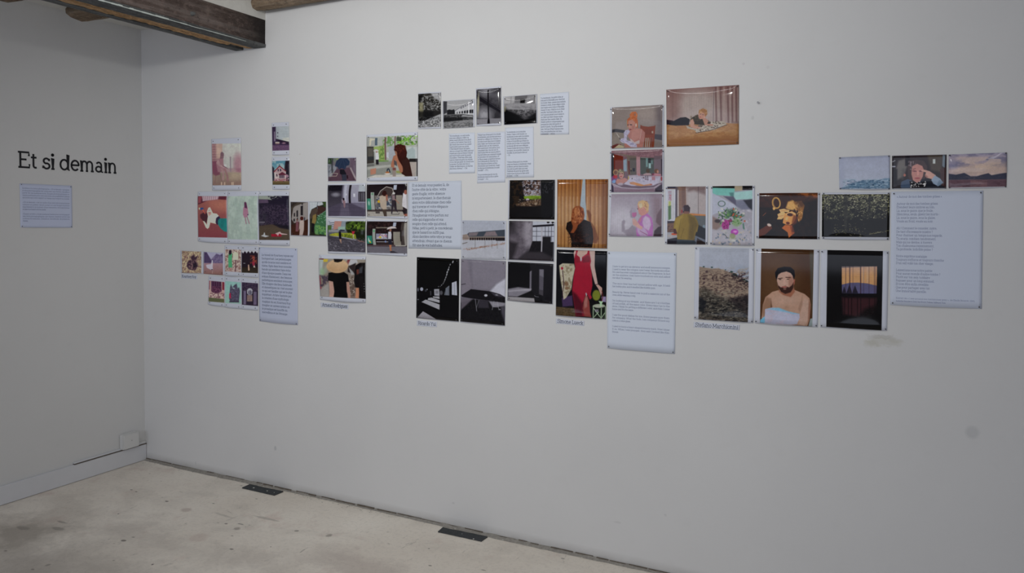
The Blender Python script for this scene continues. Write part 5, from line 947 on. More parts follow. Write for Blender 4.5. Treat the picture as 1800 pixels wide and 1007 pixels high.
# ------------------------------------------------------------------ portraits of women
GF = 'colour prints with women indoors'
p = Print([(979.4, 315.3), (1069.6, 314.7), (1067.6, 437.4), (978.6, 434.8)], B1)
p.photo([(145, 112), (784, 108), (770, 983), (140, 965)], '8c5424', 'a0703c')
rr = random.Random(4)
for (a, b) in ((145, 462), (498, 784)):
    x = a
    while x < b:
        w = rr.uniform(22, 34); p.P([x, 108, x+w*.5, 108, x+w*.45-6, 980, x-6, 980], '5c2c10', .75, 12); p.G((x+w*.45, 330, x+w*1.0, 700), 'c09c80', 'b89468', 'y', .55); p.P([x+w*.6, 108, x+w, 108, x+w-6, 980, x+w*.6-6, 980], 'b07840', .55, 10); x += w*1.9
p.E(260, 520, 150, 220, 'd0b8a0', 0, .30, 160); p.E(640, 480, 120, 200, 'd0b0a0', 0, .30, 150); p.R(700, 105, 786, 985, '48200c', .45, 60)
p.P([465, 108, 498, 108, 500, 380, 512, 520, 512, 640, 480, 640, 445, 480, 432, 440], '98a8b4', 1, 4); p.P([512, 500, 545, 500, 575, 560, 570, 650, 620, 720, 668, 860, 640, 920, 590, 910, 560, 700], '5c2c14', .75, 14)
p.P([265, 660, 320, 635, 480, 618, 560, 650, 590, 740, 600, 860, 585, 972, 320, 965, 330, 900, 300, 810, 252, 735], '120806', 1, 5); p.N('3c1c14', .56, 14, 5, (320, 780, 590, 972), .8); p.N('241410', .5, 10, 8, (260, 640, 590, 960), .6); p.R(320, 905, 590, 935, '0c0606', .8, 10)
p.P([325, 560, 335, 490, 375, 450, 430, 448, 475, 480, 488, 560, 480, 615, 440, 660, 405, 690, 385, 740, 350, 790, 310, 785, 335, 740, 340, 700, 318, 640], '7c3c1c', 1, 10); p.N('b06c3c', .54, 12, 4, (325, 450, 485, 700), .9, 2.0, pts=[325, 560, 375, 450, 475, 480, 488, 560, 420, 680, 318, 640]); p.N('54200c', .6, 14, 9, None, .8, 2.0, pts=[325, 560, 375, 450, 475, 480, 488, 560, 420, 680, 318, 640]); p.E(390, 540, 26, 60, 'c0804c', 20, .4, 30)
hang(p, 'photo_print', 'print of a red-haired woman from behind facing gold curtains', 'print', GF, cb=.003, illum=.49)

p = Print([(978.6, 438.2), (1067.6, 441.3), (1065.3, 561.4), (976.9, 555)], B2)
p.photo([(123, 88), (697, 106), (684, 880), (112, 836)], '0a0a10', '0c0a0c'); p.P([112, 740, 330, 760, 345, 855, 112, 836], '50402a', 1, 6); p.N('342818', .5, 16, 3, (112, 740, 345, 860), .7, .4); p.P([180, 640, 300, 610, 310, 730, 190, 740], '3c2850', .9, 14)
p.P([150, 270, 190, 245, 320, 250, 332, 300, 300, 450, 290, 540, 230, 640, 200, 660, 190, 560, 165, 430], 'b0a890', 1, 8); p.N('746850', .52, 26, 6, None, .8, 1.4, pts=[165, 270, 320, 250, 320, 350, 290, 540, 200, 660, 165, 430]); p.E(235, 480, 22, 30, '54301c', 0, .7, 16); p.E(240, 530, 25, 18, '54301c', 0, .7, 12); p.L([190, 330, 205, 480, 185, 620], 9, '2c1420', .9); p.E(183, 303, 14, 16, '8c1428'); p.L([170, 300, 180, 430, 200, 620], 5, 'd0c8b8', .7)
p.P([325, 100, 560, 104, 555, 260, 560, 400, 600, 500, 640, 540, 630, 620, 600, 540, 560, 480, 530, 380, 500, 250, 490, 120, 440, 180, 400, 200, 350, 150, 345, 110, 325, 200, 315, 130], 'b09088', 1, 4); p.P([495, 105, 556, 104, 555, 280, 590, 470, 560, 480, 515, 300], 'b89c94', 1, 5); p.P([350, 98, 480, 100, 470, 150, 400, 190, 345, 160], 'b8988c', 1, 5)
p.P([570, 485, 600, 490, 640, 525, 640, 590, 625, 580, 600, 530], 'b08c80', 1, 4); p.L([560, 490, 600, 485], 6, '30242c'); p.E(575, 610, 45, 60, '6c7420', 0, .95, 12); p.P([635, 625, 686, 625, 684, 690, 635, 680], '8474a0', 1, 4); p.L([640, 560, 650, 620, 630, 700], 9, '501c1c')
p.P([325, 185, 345, 100, 365, 98, 352, 150, 385, 175, 400, 215, 415, 170, 470, 135, 480, 98, 495, 100, 500, 140, 515, 220, 505, 260, 525, 380, 530, 500, 510, 600, 525, 640, 500, 660, 470, 600, 455, 590, 420, 700, 420, 780, 440, 850, 345, 850, 320, 700, 298, 560, 315, 400, 335, 290, 325, 240], '8a1226', 1, 4)
p.P([415, 190, 480, 150, 505, 180, 500, 230, 420, 240], '5c0c1c', .8, 10); p.P([325, 190, 365, 165, 395, 200, 395, 235, 330, 240], '74101f', .8, 10); p.P([300, 560, 350, 600, 420, 700, 420, 850, 345, 850, 318, 700], '2c0812', .75, 30); p.E(400, 200, 10, 22, 'b0a8b4', 0, .9, 5); p.P([398, 150, 405, 190, 415, 175, 440, 160], 'b8988c', .5, 4)
p.P([455, 595, 475, 620, 495, 680, 505, 800, 520, 860, 440, 850, 420, 760, 430, 680], '7c3430', 1, 8); p.P([455, 620, 475, 640, 470, 740, 440, 760, 435, 690], 'a07068', .7, 16); p.P([450, 590, 460, 578, 470, 600, 462, 625], '9c98a0')
p.E(605, 735, 72, 26, '8c9c80', 0, 1, 5); p.R(532, 740, 684, 880, '141a14', .95, 5); p.E(605, 735, 60, 18, 'a0a494', 0, 1, 8)
for q in ([540, 740, 540, 872], [680, 740, 676, 880], [632, 760, 630, 878], [545, 760, 630, 870], [632, 870, 680, 800], [540, 870, 600, 800]): p.L(q, 9, '98b090')
p.P([600, 675, 655, 680, 640, 700, 640, 735, 615, 735, 615, 700], 'a4c8a0', 1, 4); p.R(560, 770, 600, 800, '8c8494', .7, 8)
hang(p, 'photo_print', 'print of a woman in a long red dress, head out of frame', 'print', GF, cb=.005, illum=.46)

p = Print([(1072.9, 188.6), (1167.2, 183.9), (1167, 260), (1073.4, 262.2)], B3)
p.photo([(125, 150), (813, 110), (809, 688), (122, 706)], '7c706c', '6c625e'); p.E(600, 230, 200, 130, '9c8e88', 0, .8, 160); p.R(125, 130, 330, 450, '8a7c76', .5, 120); p.R(730, 130, 813, 520, '5a5054', .8, 90); p.R(125, 480, 330, 700, '74685c', .8, 40)
p.P([125, 450, 180, 440, 300, 458, 310, 500, 180, 482, 125, 492], '2c2a30', 1, 5); p.P([700, 510, 806, 520, 806, 595, 700, 575], '34303a', 1, 5); p.P([122, 706, 122, 670, 190, 640, 250, 650, 220, 700], '50180f', 1, 5); p.P([150, 702, 220, 650, 290, 680, 280, 700], 'a89c7c', 1, 4)
p.P([510, 430, 515, 385, 540, 400, 620, 412, 700, 400, 718, 390, 712, 460, 695, 690, 560, 690, 570, 500], '6c2a14', 1, 4)
for k in range(4): p.P([582+k*28, 560, 596+k*28, 560, 590+k*24, 688, 572+k*26, 688], '94887c', 1, 3)
for k in range(4): p.R(585+k*26, 450, 593+k*26, 520, '4c1c10', .8, 3)
p.R(665, 470, 688, 500, '9c8878'); p.P([640, 560, 680, 560, 670, 690, 650, 690], '5a2014', .7, 5)
p.P([350, 440, 400, 450, 460, 430, 530, 440, 575, 490, 570, 560, 545, 690, 300, 695, 290, 640, 380, 600, 340, 540], '9c6258', 1, 5); p.P([400, 470, 470, 430, 520, 450, 500, 560, 420, 600, 380, 560], 'ac7468', .8, 20); p.P([370, 570, 390, 580, 430, 620, 500, 590, 500, 640, 440, 650, 380, 620], 'b4a0a0', 1, 5); p.L([528, 450, 505, 580], 3, 'd0c0bc')
p.P([335, 350, 345, 300, 380, 285, 440, 300, 460, 350, 455, 410, 430, 450, 395, 478, 355, 440, 340, 400], 'a87060', 1, 4); p.P([330, 360, 335, 310, 370, 280, 410, 270, 465, 290, 480, 340, 478, 430, 450, 420, 440, 350, 400, 310, 350, 330, 345, 400, 330, 420], 'a4522c', 1, 4); p.P([365, 250, 400, 210, 450, 205, 475, 240, 470, 290, 420, 275, 380, 285], 'b05c34', 1, 5); p.N('c88458', .6, 10, 3, (365, 205, 475, 330), .7); p.E(440, 245, 14, 20, '7c6058', 0, .7, 6); p.L([330, 330, 335, 440], 8, '9c8058', .8)
p.E(385, 384, 17, 7, '2c1c24', 8); p.E(345, 386, 9, 7, '2c1c24'); p.P([365, 390, 375, 388, 372, 420, 352, 418], 'bc8874', .8, 5); p.E(376, 448, 18, 8, '6c1c28', 0); p.E(455, 388, 7, 24, 'c4c0b4'); p.P([400, 400, 440, 390, 430, 440, 400, 460], '8c4c44', .5, 12)
p.P([285, 490, 310, 460, 350, 450, 372, 475, 350, 510, 330, 530, 325, 590, 380, 610, 460, 650, 465, 690, 380, 685, 320, 640, 260, 625, 232, 600, 245, 575, 290, 560], 'b0a8c4', 1, 4); p.N('7c7494', .58, 14, 5, None, .7, 1, pts=[285, 490, 350, 450, 372, 475, 330, 530, 325, 590, 465, 650, 465, 690, 320, 640, 232, 600, 290, 560]); p.L([190, 502, 225, 560], 5, 'd8d0c8'); p.L([225, 560, 238, 585], 6, '1c181c')
hang(p, 'photo_print', 'print of a woman in long gloves smoking at a table', 'print', GF, ct=.005, cb=.002, illum=.50, inset=(1.5, 4))

p = Print([(1072.6, 265), (1167.2, 262), (1166.8, 338.2), (1072.4, 338.6)], B5)
p.photo([(190, 62), (1318, 28), (1312, 972), (187, 975)], '6c4c54', '5c4c5c'); p.P([190, 62, 1318, 28, 1318, 220, 840, 210, 740, 200, 460, 140, 190, 110], '705058', 1, 12); p.N('8c6870', .5, 26, 3, (190, 30, 1318, 210), .6); p.P([190, 120, 250, 130, 250, 640, 190, 640], '2c2a30', 1, 12); p.P([190, 90, 560, 160, 740, 230, 740, 590, 560, 600, 540, 200], '6c5c54', 1, 12)
p.P([245, 140, 455, 190, 455, 520, 250, 560], '5c1c10', 1, 6); p.P([462, 275, 535, 240, 535, 520, 465, 520], '7890a4', 1, 6); p.R(540, 170, 745, 590, '60544c', .8, 16); p.P([555, 290, 605, 290, 600, 580, 575, 590], '501810', 1, 6); p.P([600, 230, 745, 220, 745, 590, 610, 600], '484440', .9, 10); p.R(665, 450, 715, 520, '141424', 1, 8); p.E(630, 500, 22, 30, '2c2824', 0, 1, 8); p.E(628, 470, 14, 10, 'a8845c', 0, .8, 6)
p.R(750, 200, 830, 620, '9c7478', 1, 8); p.P([835, 210, 1140, 225, 1140, 600, 840, 580], '38403c', 1, 6); p.R(960, 230, 1000, 420, '6c9c9c', .8, 24); p.P([1010, 235, 1070, 245, 1070, 340, 1010, 330], '141618', 1, 6); p.R(1020, 340, 1068, 450, '8cb4b4', 1, 6); p.R(1070, 280, 1110, 360, '5c8888', .7, 16); p.L([845, 215, 1010, 225], 7, 'a0a49c'); p.R(1140, 180, 1318, 600, '5c4c54', 1, 20); p.R(1290, 250, 1318, 620, '241824', .9, 12)
p.E(1000, 510, 42, 46, '3c2818', 0, 1, 6); p.P([900, 580, 960, 555, 1060, 560, 1080, 600, 900, 610], 'a8888c', .9, 10); p.E(1190, 515, 50, 50, '583820', 0, 1, 6); p.E(1218, 525, 22, 34, 'ac7460', 0, 1, 6); p.P([1110, 590, 1160, 560, 1290, 580, 1290, 620, 1110, 620], 'b0707c', .9, 10); p.R(1090, 560, 1135, 610, '6c1430', .7, 10)
p.P([570, 610, 750, 600, 860, 620, 1318, 625, 1318, 760, 1220, 790, 900, 760, 560, 740], 'a89cac', 1, 8); p.P([620, 660, 1260, 650, 1230, 780, 1120, 830, 640, 840, 460, 800, 540, 720], 'b4acc4', 1, 16); p.N('8c84a0', .58, 40, 5, (600, 600, 1300, 760), .5)
p.P([190, 650, 250, 600, 310, 620, 310, 720, 240, 780, 190, 740], '6c3c70', 1, 10); p.P([205, 730, 250, 700, 290, 720, 270, 780, 205, 775], '6c94cc', 1, 10); p.E(280, 635, 46, 40, 'a01c28', 0, 1, 12)
p.E(290, 540, 60, 65, '9c7854', 0, 1, 8); p.E(288, 545, 36, 45, '4c2c28', 0, .8, 12)
p.P([290, 740, 320, 680, 400, 690, 480, 660, 550, 690, 540, 740, 470, 770, 430, 800, 340, 810, 300, 790], 'ac746c', 1, 8); p.P([330, 520, 360, 470, 420, 465, 470, 500, 490, 570, 470, 650, 420, 640, 350, 640], '50483c', 1, 8); p.P([360, 560, 400, 535, 460, 545, 470, 620, 430, 680, 390, 680, 360, 630], 'b07c74', 1, 6); p.N('a09068', .56, 22, 6, (330, 470, 490, 560), .8); p.E(380, 572, 14, 9, '2c181c'); p.E(432, 566, 16, 9, '2c181c'); p.E(405, 634, 26, 8, '8c2434'); p.E(390, 800, 60, 30, 'b0a4b8', 0, .8, 14)
p.P([590, 760, 680, 750, 800, 790, 900, 820, 1050, 790, 1090, 800, 1080, 825, 980, 835, 860, 845, 740, 830, 600, 800], 'b47c5c', 1, 8); p.P([680, 755, 900, 815, 860, 845, 740, 830], 'c07c40', .8, 14); p.E(1070, 808, 24, 14, '8c3c44', 0, .8, 8)
p.P([200, 780, 240, 790, 420, 870, 800, 905, 1130, 880, 1230, 810, 1300, 790, 1240, 840, 1150, 900, 1140, 975, 245, 975, 240, 870], '948494', 1, 6); p.P([240, 860, 420, 890, 800, 912, 1140, 890, 1140, 975, 245, 975], '786070', 1, 6); p.L([210, 790, 420, 880, 800, 905, 1130, 880, 1250, 805], 14, 'b0a4b4', .9); p.P([187, 800, 235, 850, 240, 975, 187, 975], '2c2038', 1, 6); p.P([1160, 900, 1312, 800, 1312, 972, 1160, 972], '2c2030', 1, 8)
p.E(650, 680, 12, 16, '3c343c'); p.E(905, 660, 20, 12, '54343c', 20); p.L([950, 620, 955, 700], 12, '2c1c24'); p.L([995, 620, 998, 710], 12, '2c1c24'); p.L([925, 695, 1010, 710], 7, '3c1420'); p.R(1085, 630, 1160, 715, 'a06c78', 1, 8); p.R(560, 620, 578, 700, 'b09c40', 1, 6); p.E(1298, 680, 20, 50, '7c242c', 0, 1, 8); p.R(790, 570, 815, 620, 'a85c60', .8, 8)
hang(p, 'photo_print', 'print of a woman lying in a corner bathtub', 'print', GF, ct=.001, cb=.003, illum=.50, inset=(1.2, 4))

p = Print([(1071.6, 341), (1166.8, 340.2), (1165.4, 416.6), (1070.4, 415.6)], B1)
p.photo([(826, 297), (1468, 293), (1460, 832), (808, 828)], '9c90a0', '948c9c'); p.E(950, 620, 190, 160, 'c0bcc8', 0, .8, 160); p.P([1330, 293, 1468, 293, 1462, 832, 1380, 832], '705c64', .8, 90); p.R(826, 290, 1468, 345, '8a7c8c', .6, 50)
for k in range(26): p.L([835+k*24, 295, 832+k*24, 828], 4, '8c7c8c', .28)
p.P([1060, 520, 1085, 470, 1140, 480, 1150, 560, 1120, 600, 1070, 590], '84788c', .8, 12); p.P([960, 640, 985, 620, 1005, 640, 990, 680, 1000, 750, 1040, 740, 1090, 690, 1140, 720, 1150, 828, 1030, 828, 985, 780, 960, 770], '7c7080', .75, 14); p.P([1450, 480, 1462, 480, 1460, 720, 1390, 650, 1400, 560], '544048', .8, 16); p.P([1370, 760, 1420, 710, 1460, 700, 1460, 832, 1360, 830], '342830', 1, 10)
p.P([1240, 530, 1290, 545, 1340, 600, 1355, 680, 1350, 828, 1150, 828, 1140, 740, 1160, 640, 1200, 580], 'a860a8', 1, 5); p.P([1230, 600, 1260, 570, 1310, 600, 1330, 680, 1300, 760, 1240, 720, 1220, 660], 'c0a8c8', .9, 14); p.P([1150, 700, 1180, 690, 1250, 730, 1290, 790, 1280, 828, 1200, 828, 1160, 780], 'b49cc0', .8, 10); p.P([1180, 600, 1220, 570, 1200, 640, 1160, 690], 'b06880', .9, 6); p.L([1190, 760, 1280, 810], 6, '743c60')
p.P([1160, 480, 1158, 430, 1180, 410, 1240, 420, 1290, 460, 1300, 520, 1250, 560, 1210, 570, 1180, 550, 1170, 520], 'bc8078', 1, 4); p.P([1158, 425, 1170, 390, 1220, 372, 1280, 388, 1302, 430, 1296, 500, 1275, 520, 1255, 470, 1230, 450, 1215, 480, 1180, 470], 'c4a070', 1, 5); p.N('8c5c48', .62, 14, 3, (1160, 375, 1300, 500), .7); p.E(1196, 440, 22, 32, 'c8bc9c', 0, .8, 12); p.E(1162, 482, 5, 7, '2c1c20')
p.P([1092, 610, 1120, 600, 1160, 650, 1190, 690, 1225, 710, 1210, 745, 1160, 720, 1100, 680], 'c4948c', 1, 4); p.P([1088, 530, 1146, 525, 1142, 570, 1120, 590, 1100, 585, 1090, 570], 'a85888', .9, 5); p.L([1112, 590, 1112, 640], 4, 'c8b0c0'); p.P([1080, 480, 1150, 478, 1146, 528, 1088, 532], 'b0a8bc', .4, 6)
hang(p, 'photo_print', 'print of a woman in a pink robe with a wine glass', 'print', GF, cb=.003, illum=.49, inset=(1.2, 4))

p = Print([(1171.2, 157.8), (1299.2, 149.3), (1298.9, 253.8), (1172, 258.2)], B4)
p.photo([(82, 200), (1001, 140), (999, 890), (87, 920)], '6c4c48', '7c4c2c')
p.G((82, 140, 1001, 640), '6c4844', 'a08c88'); p.E(480, 420, 330, 230, 'a89a94', 0, .9, 200); p.R(82, 140, 260, 600, '6c4c48', .6, 120)
for k in range(20): p.L([100+k*31, 170, 104+k*30, 590], 4, '8c7470', .35)
for k, x in enumerate((700, 760, 850, 900, 950)): p.P([x, 160, x+22, 158, x+30, 620, x+8, 620], '543838', .7, 14)
for k, x in enumerate((720, 800, 880, 930, 975)): p.P([x, 160, x+24, 158, x+28, 625, x+10, 620], 'a08c84', .6, 14)
p.L([688, 200, 678, 600], 4, '3c3440'); p.L([165, 200, 165, 580], 4, '543c3c', .7); p.R(905, 600, 999, 640, '74605c', .6, 10)
p.P([85, 620, 340, 640, 660, 610, 860, 625, 999, 632, 999, 890, 87, 920], '9c7048', 1, 8); p.E(560, 720, 360, 60, 'b08454', -3, .7, 60); p.P([87, 830, 999, 800, 999, 890, 87, 920], '6c4024', .6, 60); p.N('845434', .5, 50, 3, (87, 620, 999, 910), .45, .4)
p.P([82, 580, 165, 590, 200, 620, 85, 645], '241820', 1, 8); p.P([100, 635, 170, 600, 260, 555, 330, 548, 380, 575, 370, 650, 200, 655, 120, 645], '0f0d14', 1, 4)
p.P([330, 650, 400, 680, 440, 690, 560, 600, 700, 605, 810, 600, 850, 640, 700, 705, 600, 725, 470, 748, 440, 710, 350, 690], 'a89c8c', 1, 5); p.N('44342c', .6, 18, 5, None, .95, .8, pts=[330, 650, 440, 690, 560, 600, 810, 600, 850, 640, 700, 705, 470, 748, 440, 710]); p.N('c8c0b4', .6, 14, 9, None, .7, .8, pts=[330, 650, 440, 690, 560, 600, 810, 600, 850, 640, 700, 705, 470, 748, 440, 710]); p.L([455, 748, 640, 715, 850, 645], 7, '2c201c', .8)
p.P([375, 600, 400, 560, 480, 515, 530, 560, 620, 590, 640, 630, 570, 650, 450, 640], '2c2418', 1, 5); p.N('5c4c34', .55, 12, 4, (380, 520, 530, 600), .7); p.P([385, 590, 420, 570, 440, 620, 430, 650, 500, 670, 520, 690, 440, 695, 390, 670], 'b48470', 1, 4); p.P([540, 565, 580, 555, 620, 600, 600, 630, 680, 640, 670, 660, 570, 650], 'a87864', 1, 4)
p.P([490, 520, 505, 470, 550, 455, 590, 490, 585, 540, 555, 570, 510, 575, 492, 550], 'b07c68', 1, 4); p.P([492, 500, 500, 460, 550, 438, 600, 460, 605, 510, 580, 545, 565, 500, 530, 480], '8c5c34', 1, 5); p.N('b88c58', .58, 9, 6, (495, 440, 605, 510), .8); p.E(520, 510, 7, 4, '2c181c'); p.E(548, 518, 7, 4, '2c181c'); p.E(515, 548, 12, 4, '8c3434', 20); p.P([560, 535, 575, 540, 570, 565, 555, 560], 'c49480', 1, 4)
hang(p, 'photo_print', 'largest and highest print, woman lying on a patchwork rug', 'print', GF, ct=.012, cb=.004, illum=.51, inset=(3, 3))

p = Print([(1068.2, 441.7), (1189.4, 444.3), (1186.4, 621.9), (1067.6, 611.8)], (0, 0, 1), 8, 'a2a8b9'); p.tw = .95
T2 = ["I hate to get into an elevator and smell someone's cologne.", "I used to wear the cologne, now I wear the body smoother.", "No one has ever complained about the fragrance. In fact", "on the airplane, men have touched my arm and asked", "me what I'm wearing.", "", "The once clear box had turned yellow with age. It held", "her bobby pins, and it smelled like bubble gum.", "", "Beauty tip. Never bend over to pull a casserole out of the", "oven while wearing a wig.", "", "I'm looking at my dresser, and there are 5 or 6 bottles", "of nail polish, all the same color. Every time I go to the", "store, I think I'm getting a different color, and then I come", "home and it's the same.", "", "I use the good dishes for me. Some people save them", "for company. What the fuck, I am company! I'll have my", "coke in a wine glass.", "", "I used to have a heart-shaped beauty mark. Now I draw", "it on. When I was younger, they said I looked like Kim", "Novak."]
p.text(T2, 1077, 469.6, 1178.5, 5.03, 1.95, '3c4456', .9, .14, just=(0, 1, 2, 3, 6, 9, 12, 13, 14, 17, 18, 21, 22))
hang(p, 'text_sheet', 'pinned pale blue typed sheet in six paragraphs right of the red dress print', 'sheet', gloss=False, cb=.004, illum=.45, inset=(3, 3))
p = Print([(1566.7, 336.9), (1728.4, 335.1), (1725.5, 542.9), (1564.5, 535.7)], (0, 0, 1), 8, '8b90a3'); p.tw = .95
p.text(["« Autour de moi des tombes grises »", "", "Autour de moi des tombes grises", "Étendent leurs ombres au loin.", "Là, sous le gazon que je foule,", "Silencieux, seuls, gisent les morts -", "Là, sous le gazon, sous la glaise,", "Voués au froid, voués au noir.", "", "Ah ! Comment le consoler, mère,", "De tant d'incessante misère ?", "Pour charmer un temps nos regards,", "Tu souris, combien tendrement,", "Mais qui ne devine, à travers", "Ton chaleureux rayonnement,", "Ta profonde, indicible peine ?", "", "Notre suprême nostalgie", "Toujours s'efforce et toujours cherche", "D'un oeil voilé ton cher visage.", "", "Laisserions-nous notre patrie", "Pour aucun monde d'outre-tombe ?", "Plutôt sur ton sein tutélaire", "Reposer pour un long sommeil,", "Et n'en être enfin réveillés", "Que pour partager avec toi", "Une immortalité pareille."], 1576.4, 347.6, 1720, 6.12, 2.65, '3a4254', .92, .13)
p.tw = .84
p.text(["Extrait de « I see around me tombstones grey », de Emily Brontë, 1841,", "traduction française in Emily Jane Brontë, Poèmes, Gallimard, Paris."], 1575, 524.6, 1714, 5.1, 1.75, '3a4254', .9, .14, just=(0,))
hang(p, 'text_sheet', 'large pale blue poem sheet at the right end of the wall', 'sheet', gloss=False, cb=.004, illum=.36, inset=(4.5, 3.5))

# ------------------------------------------------------------------ right group
GG = 'colour prints with side margins, right cluster'
p = Print([(1169.9, 328), (1245, 327.2), (1244.4, 430), (1168.9, 428.8)], B6)
p.photo([(108, 105), (651, 102), (646, 922), (105, 917)], '6c5850', '3c3430'); p.P([108, 140, 225, 140, 220, 590, 108, 590], 'b8bccc', 1, 5); p.R(108, 105, 225, 128, '2c2c40'); p.P([120, 160, 180, 160, 180, 300, 120, 300], '9c94a4', 1, 10); p.N('a4505c', .6, 14, 3, (120, 160, 190, 310), .7); p.R(122, 310, 158, 380, 'a0a850', .9, 16); p.P([118, 380, 160, 370, 160, 560, 120, 580], '3c5c34', .9, 10); p.P([165, 150, 210, 150, 205, 570, 165, 575], 'b4b4bc', 1, 8); p.P([222, 110, 250, 110, 245, 540, 220, 560], '4c4450', 1, 5); p.R(250, 150, 270, 520, 'b0a8a8', 1, 6)
p.P([270, 105, 375, 103, 375, 480, 270, 500], '74584c', 1, 6); p.P([310, 110, 360, 108, 360, 400, 315, 400], '5c4440', .7, 16)
for y in (180, 240, 300): p.L([275, y, 370, y-3], 3, '54403c', .6)
p.P([370, 103, 651, 102, 648, 500, 420, 490, 375, 400], 'a09494', 1, 6); p.P([370, 105, 648, 102, 648, 220, 560, 190, 480, 160, 400, 180], '604c4c', .8, 40); p.L([545, 104, 545, 500], 4, '2c2428'); p.P([400, 190, 530, 190, 535, 470, 410, 470], 'a8a2a4', .7, 20); p.P([425, 480, 648, 497, 648, 518, 440, 510], 'b06c34', 1, 4)
p.P([460, 515, 648, 520, 648, 800, 540, 760, 530, 620], '4c5254', 1, 16); p.E(556, 685, 13, 24, '3c64a8', 0, 1, 5); p.E(625, 670, 18, 26, '6c8494', 0, .9, 8); p.P([540, 640, 648, 700, 648, 860, 500, 800], '10141a', .95, 12); p.E(590, 690, 12, 20, '10141c', 0, 1, 5)
p.R(108, 590, 210, 625, '2c2430', 1, 5); p.P([108, 625, 200, 615, 200, 740, 108, 745], '64483c', 1, 8); p.N('34242c', .55, 14, 6, (108, 650, 200, 745), .8); p.P([106, 750, 240, 750, 250, 830, 106, 850], '94949c', 1, 6); p.E(145, 800, 35, 18, 'a49c9c'); p.E(205, 775, 42, 16, 'b0401c', 0, 1, 6); p.P([106, 850, 260, 820, 300, 917, 106, 917], '1c1a24', 1, 8); p.P([490, 790, 648, 860, 648, 922, 500, 918], '545c6c', 1, 8); p.P([530, 830, 648, 900, 648, 922, 520, 920], '241c1c', 1, 5)
p.P([200, 620, 225, 545, 330, 490, 350, 470, 415, 480, 500, 530, 535, 590, 548, 650, 530, 750, 515, 740, 490, 840, 480, 865, 250, 850, 240, 760, 192, 730], '786020', 1, 4); p.P([400, 500, 500, 540, 545, 650, 500, 750, 485, 860, 400, 860, 420, 650], '4c3c14', .75, 40); p.P([230, 560, 330, 500, 300, 600, 250, 740, 200, 720], '988034', .6, 30)
for q in ([260, 800, 300, 560], [300, 830, 340, 700], [450, 830, 470, 640]): p.L(q, 5, '443410', .6, 10)
p.P([192, 700, 225, 700, 250, 770, 200, 770], '3c1c1c', 1, 5); p.P([245, 850, 485, 862, 520, 900, 500, 920, 240, 917], '2c343c', 1, 5); p.P([325, 465, 325, 400, 350, 365, 400, 362, 430, 400, 425, 470, 410, 485, 350, 475], '2a1c24', 1, 5); p.P([322, 400, 340, 390, 345, 440, 330, 460], '5c545c', .9, 5); p.P([345, 450, 415, 455, 420, 485, 340, 490], '70483c', .9, 5); p.E(312, 455, 12, 25, '7c2c34')
hang(p, 'photo_print', 'print of a man in a mustard shirt at a kitchen counter', 'print', GG, cb=.004, illum=.47, inset=(2, 3))

p = Print([(1249.1, 327.4), (1327, 326.2), (1326.3, 432.2), (1247.9, 430.4)], B6)
p.photo([(746, 97), (1312, 93), (1306, 940), (738, 928)], '8a8694', '9c98a4'); p.R(740, 93, 1060, 130, '14100f', 1, 14); p.P([745, 120, 1060, 130, 1060, 240, 745, 220], '5cb0a4', 1, 14); p.P([1060, 95, 1170, 95, 1170, 160, 1060, 165], '9c8c74', 1, 10); p.R(1170, 93, 1312, 150, '0c0a10', 1, 12); p.P([1040, 185, 1312, 155, 1312, 280, 1045, 290], '8cc0bc', 1, 14); p.P([980, 190, 1050, 185, 1045, 260, 1000, 240], '2c5c5c', .8, 20)
p.P([746, 195, 1060, 360, 1100, 400, 1000, 420, 746, 500], 'a4a8bc', 1, 12); p.P([900, 240, 1045, 245, 1080, 300, 1090, 380, 1050, 350], '444058', 1, 16); p.P([1080, 300, 1200, 290, 1300, 420, 1160, 430, 1080, 380], '5c6078', .9, 26); p.P([1180, 295, 1312, 280, 1312, 440, 1260, 400], '141420', 1, 20); p.P([740, 520, 820, 560, 880, 660, 800, 720, 742, 700], '74605a', 1, 30); p.E(820, 590, 45, 26, '241c20', 0, .9, 14); p.R(742, 720, 1306, 935, 'a4a0ac', .8, 30)
p.dots(['c4b494', '5c6c84', '3c5064', 'b4a48c', '68788c'], 60, (745, 720, 1300, 925), (8, 22), 5, .8, .65); p.dots(['c0bcc8', 'b4b0c0'], 30, (1000, 430, 1300, 900), (10, 26), 8, .8, .4)
q = random.Random(12)
for k in range(90):
    a = q.uniform(-2.9, -.2); r = q.uniform(60, 200); cx, cy = 1010, 560; p.L([cx+40*cos(a), cy+40*sin(a), cx+r*cos(a), cy+r*sin(a)*.85], q.uniform(4, 9), q.choice(['1c3c2c', '2c5434', '3c6c3c', '122a24', '4c7c44']), .9)
for k in range(60): p.E(q.uniform(830, 1160), q.uniform(440, 640), q.uniform(8, 22), q.uniform(5, 12), q.choice(['1c3c2c', '2c5434', '4c7438', '142c24', '5c843c']), q.uniform(0, 180), .9)
for k in range(22): a = k/22*2*pi; p.E(875+48*cos(a), 345+38*sin(a), 8, 6, '2c4c3c', 0, .8)
p.E(930, 640, 52, 68, '8c1c6c', 20, 1, 8); p.N('c050a0', .55, 14, 3, (880, 580, 985, 715), .8, 1); p.P([890, 600, 930, 560, 985, 620, 975, 700, 900, 715, 885, 650], '8c1c70', .6, 8); p.N('3c0830', .6, 12, 5, None, .8, 1, pts=[890, 600, 930, 580, 985, 620, 975, 700, 900, 715]); p.P([955, 580, 1010, 560, 1030, 590, 980, 610], '74204c', 1, 5)
p.E(1058, 745, 54, 44, 'a030a0', 0, 1, 8); p.E(1065, 740, 28, 16, 'd890d0', 0, .8, 10)
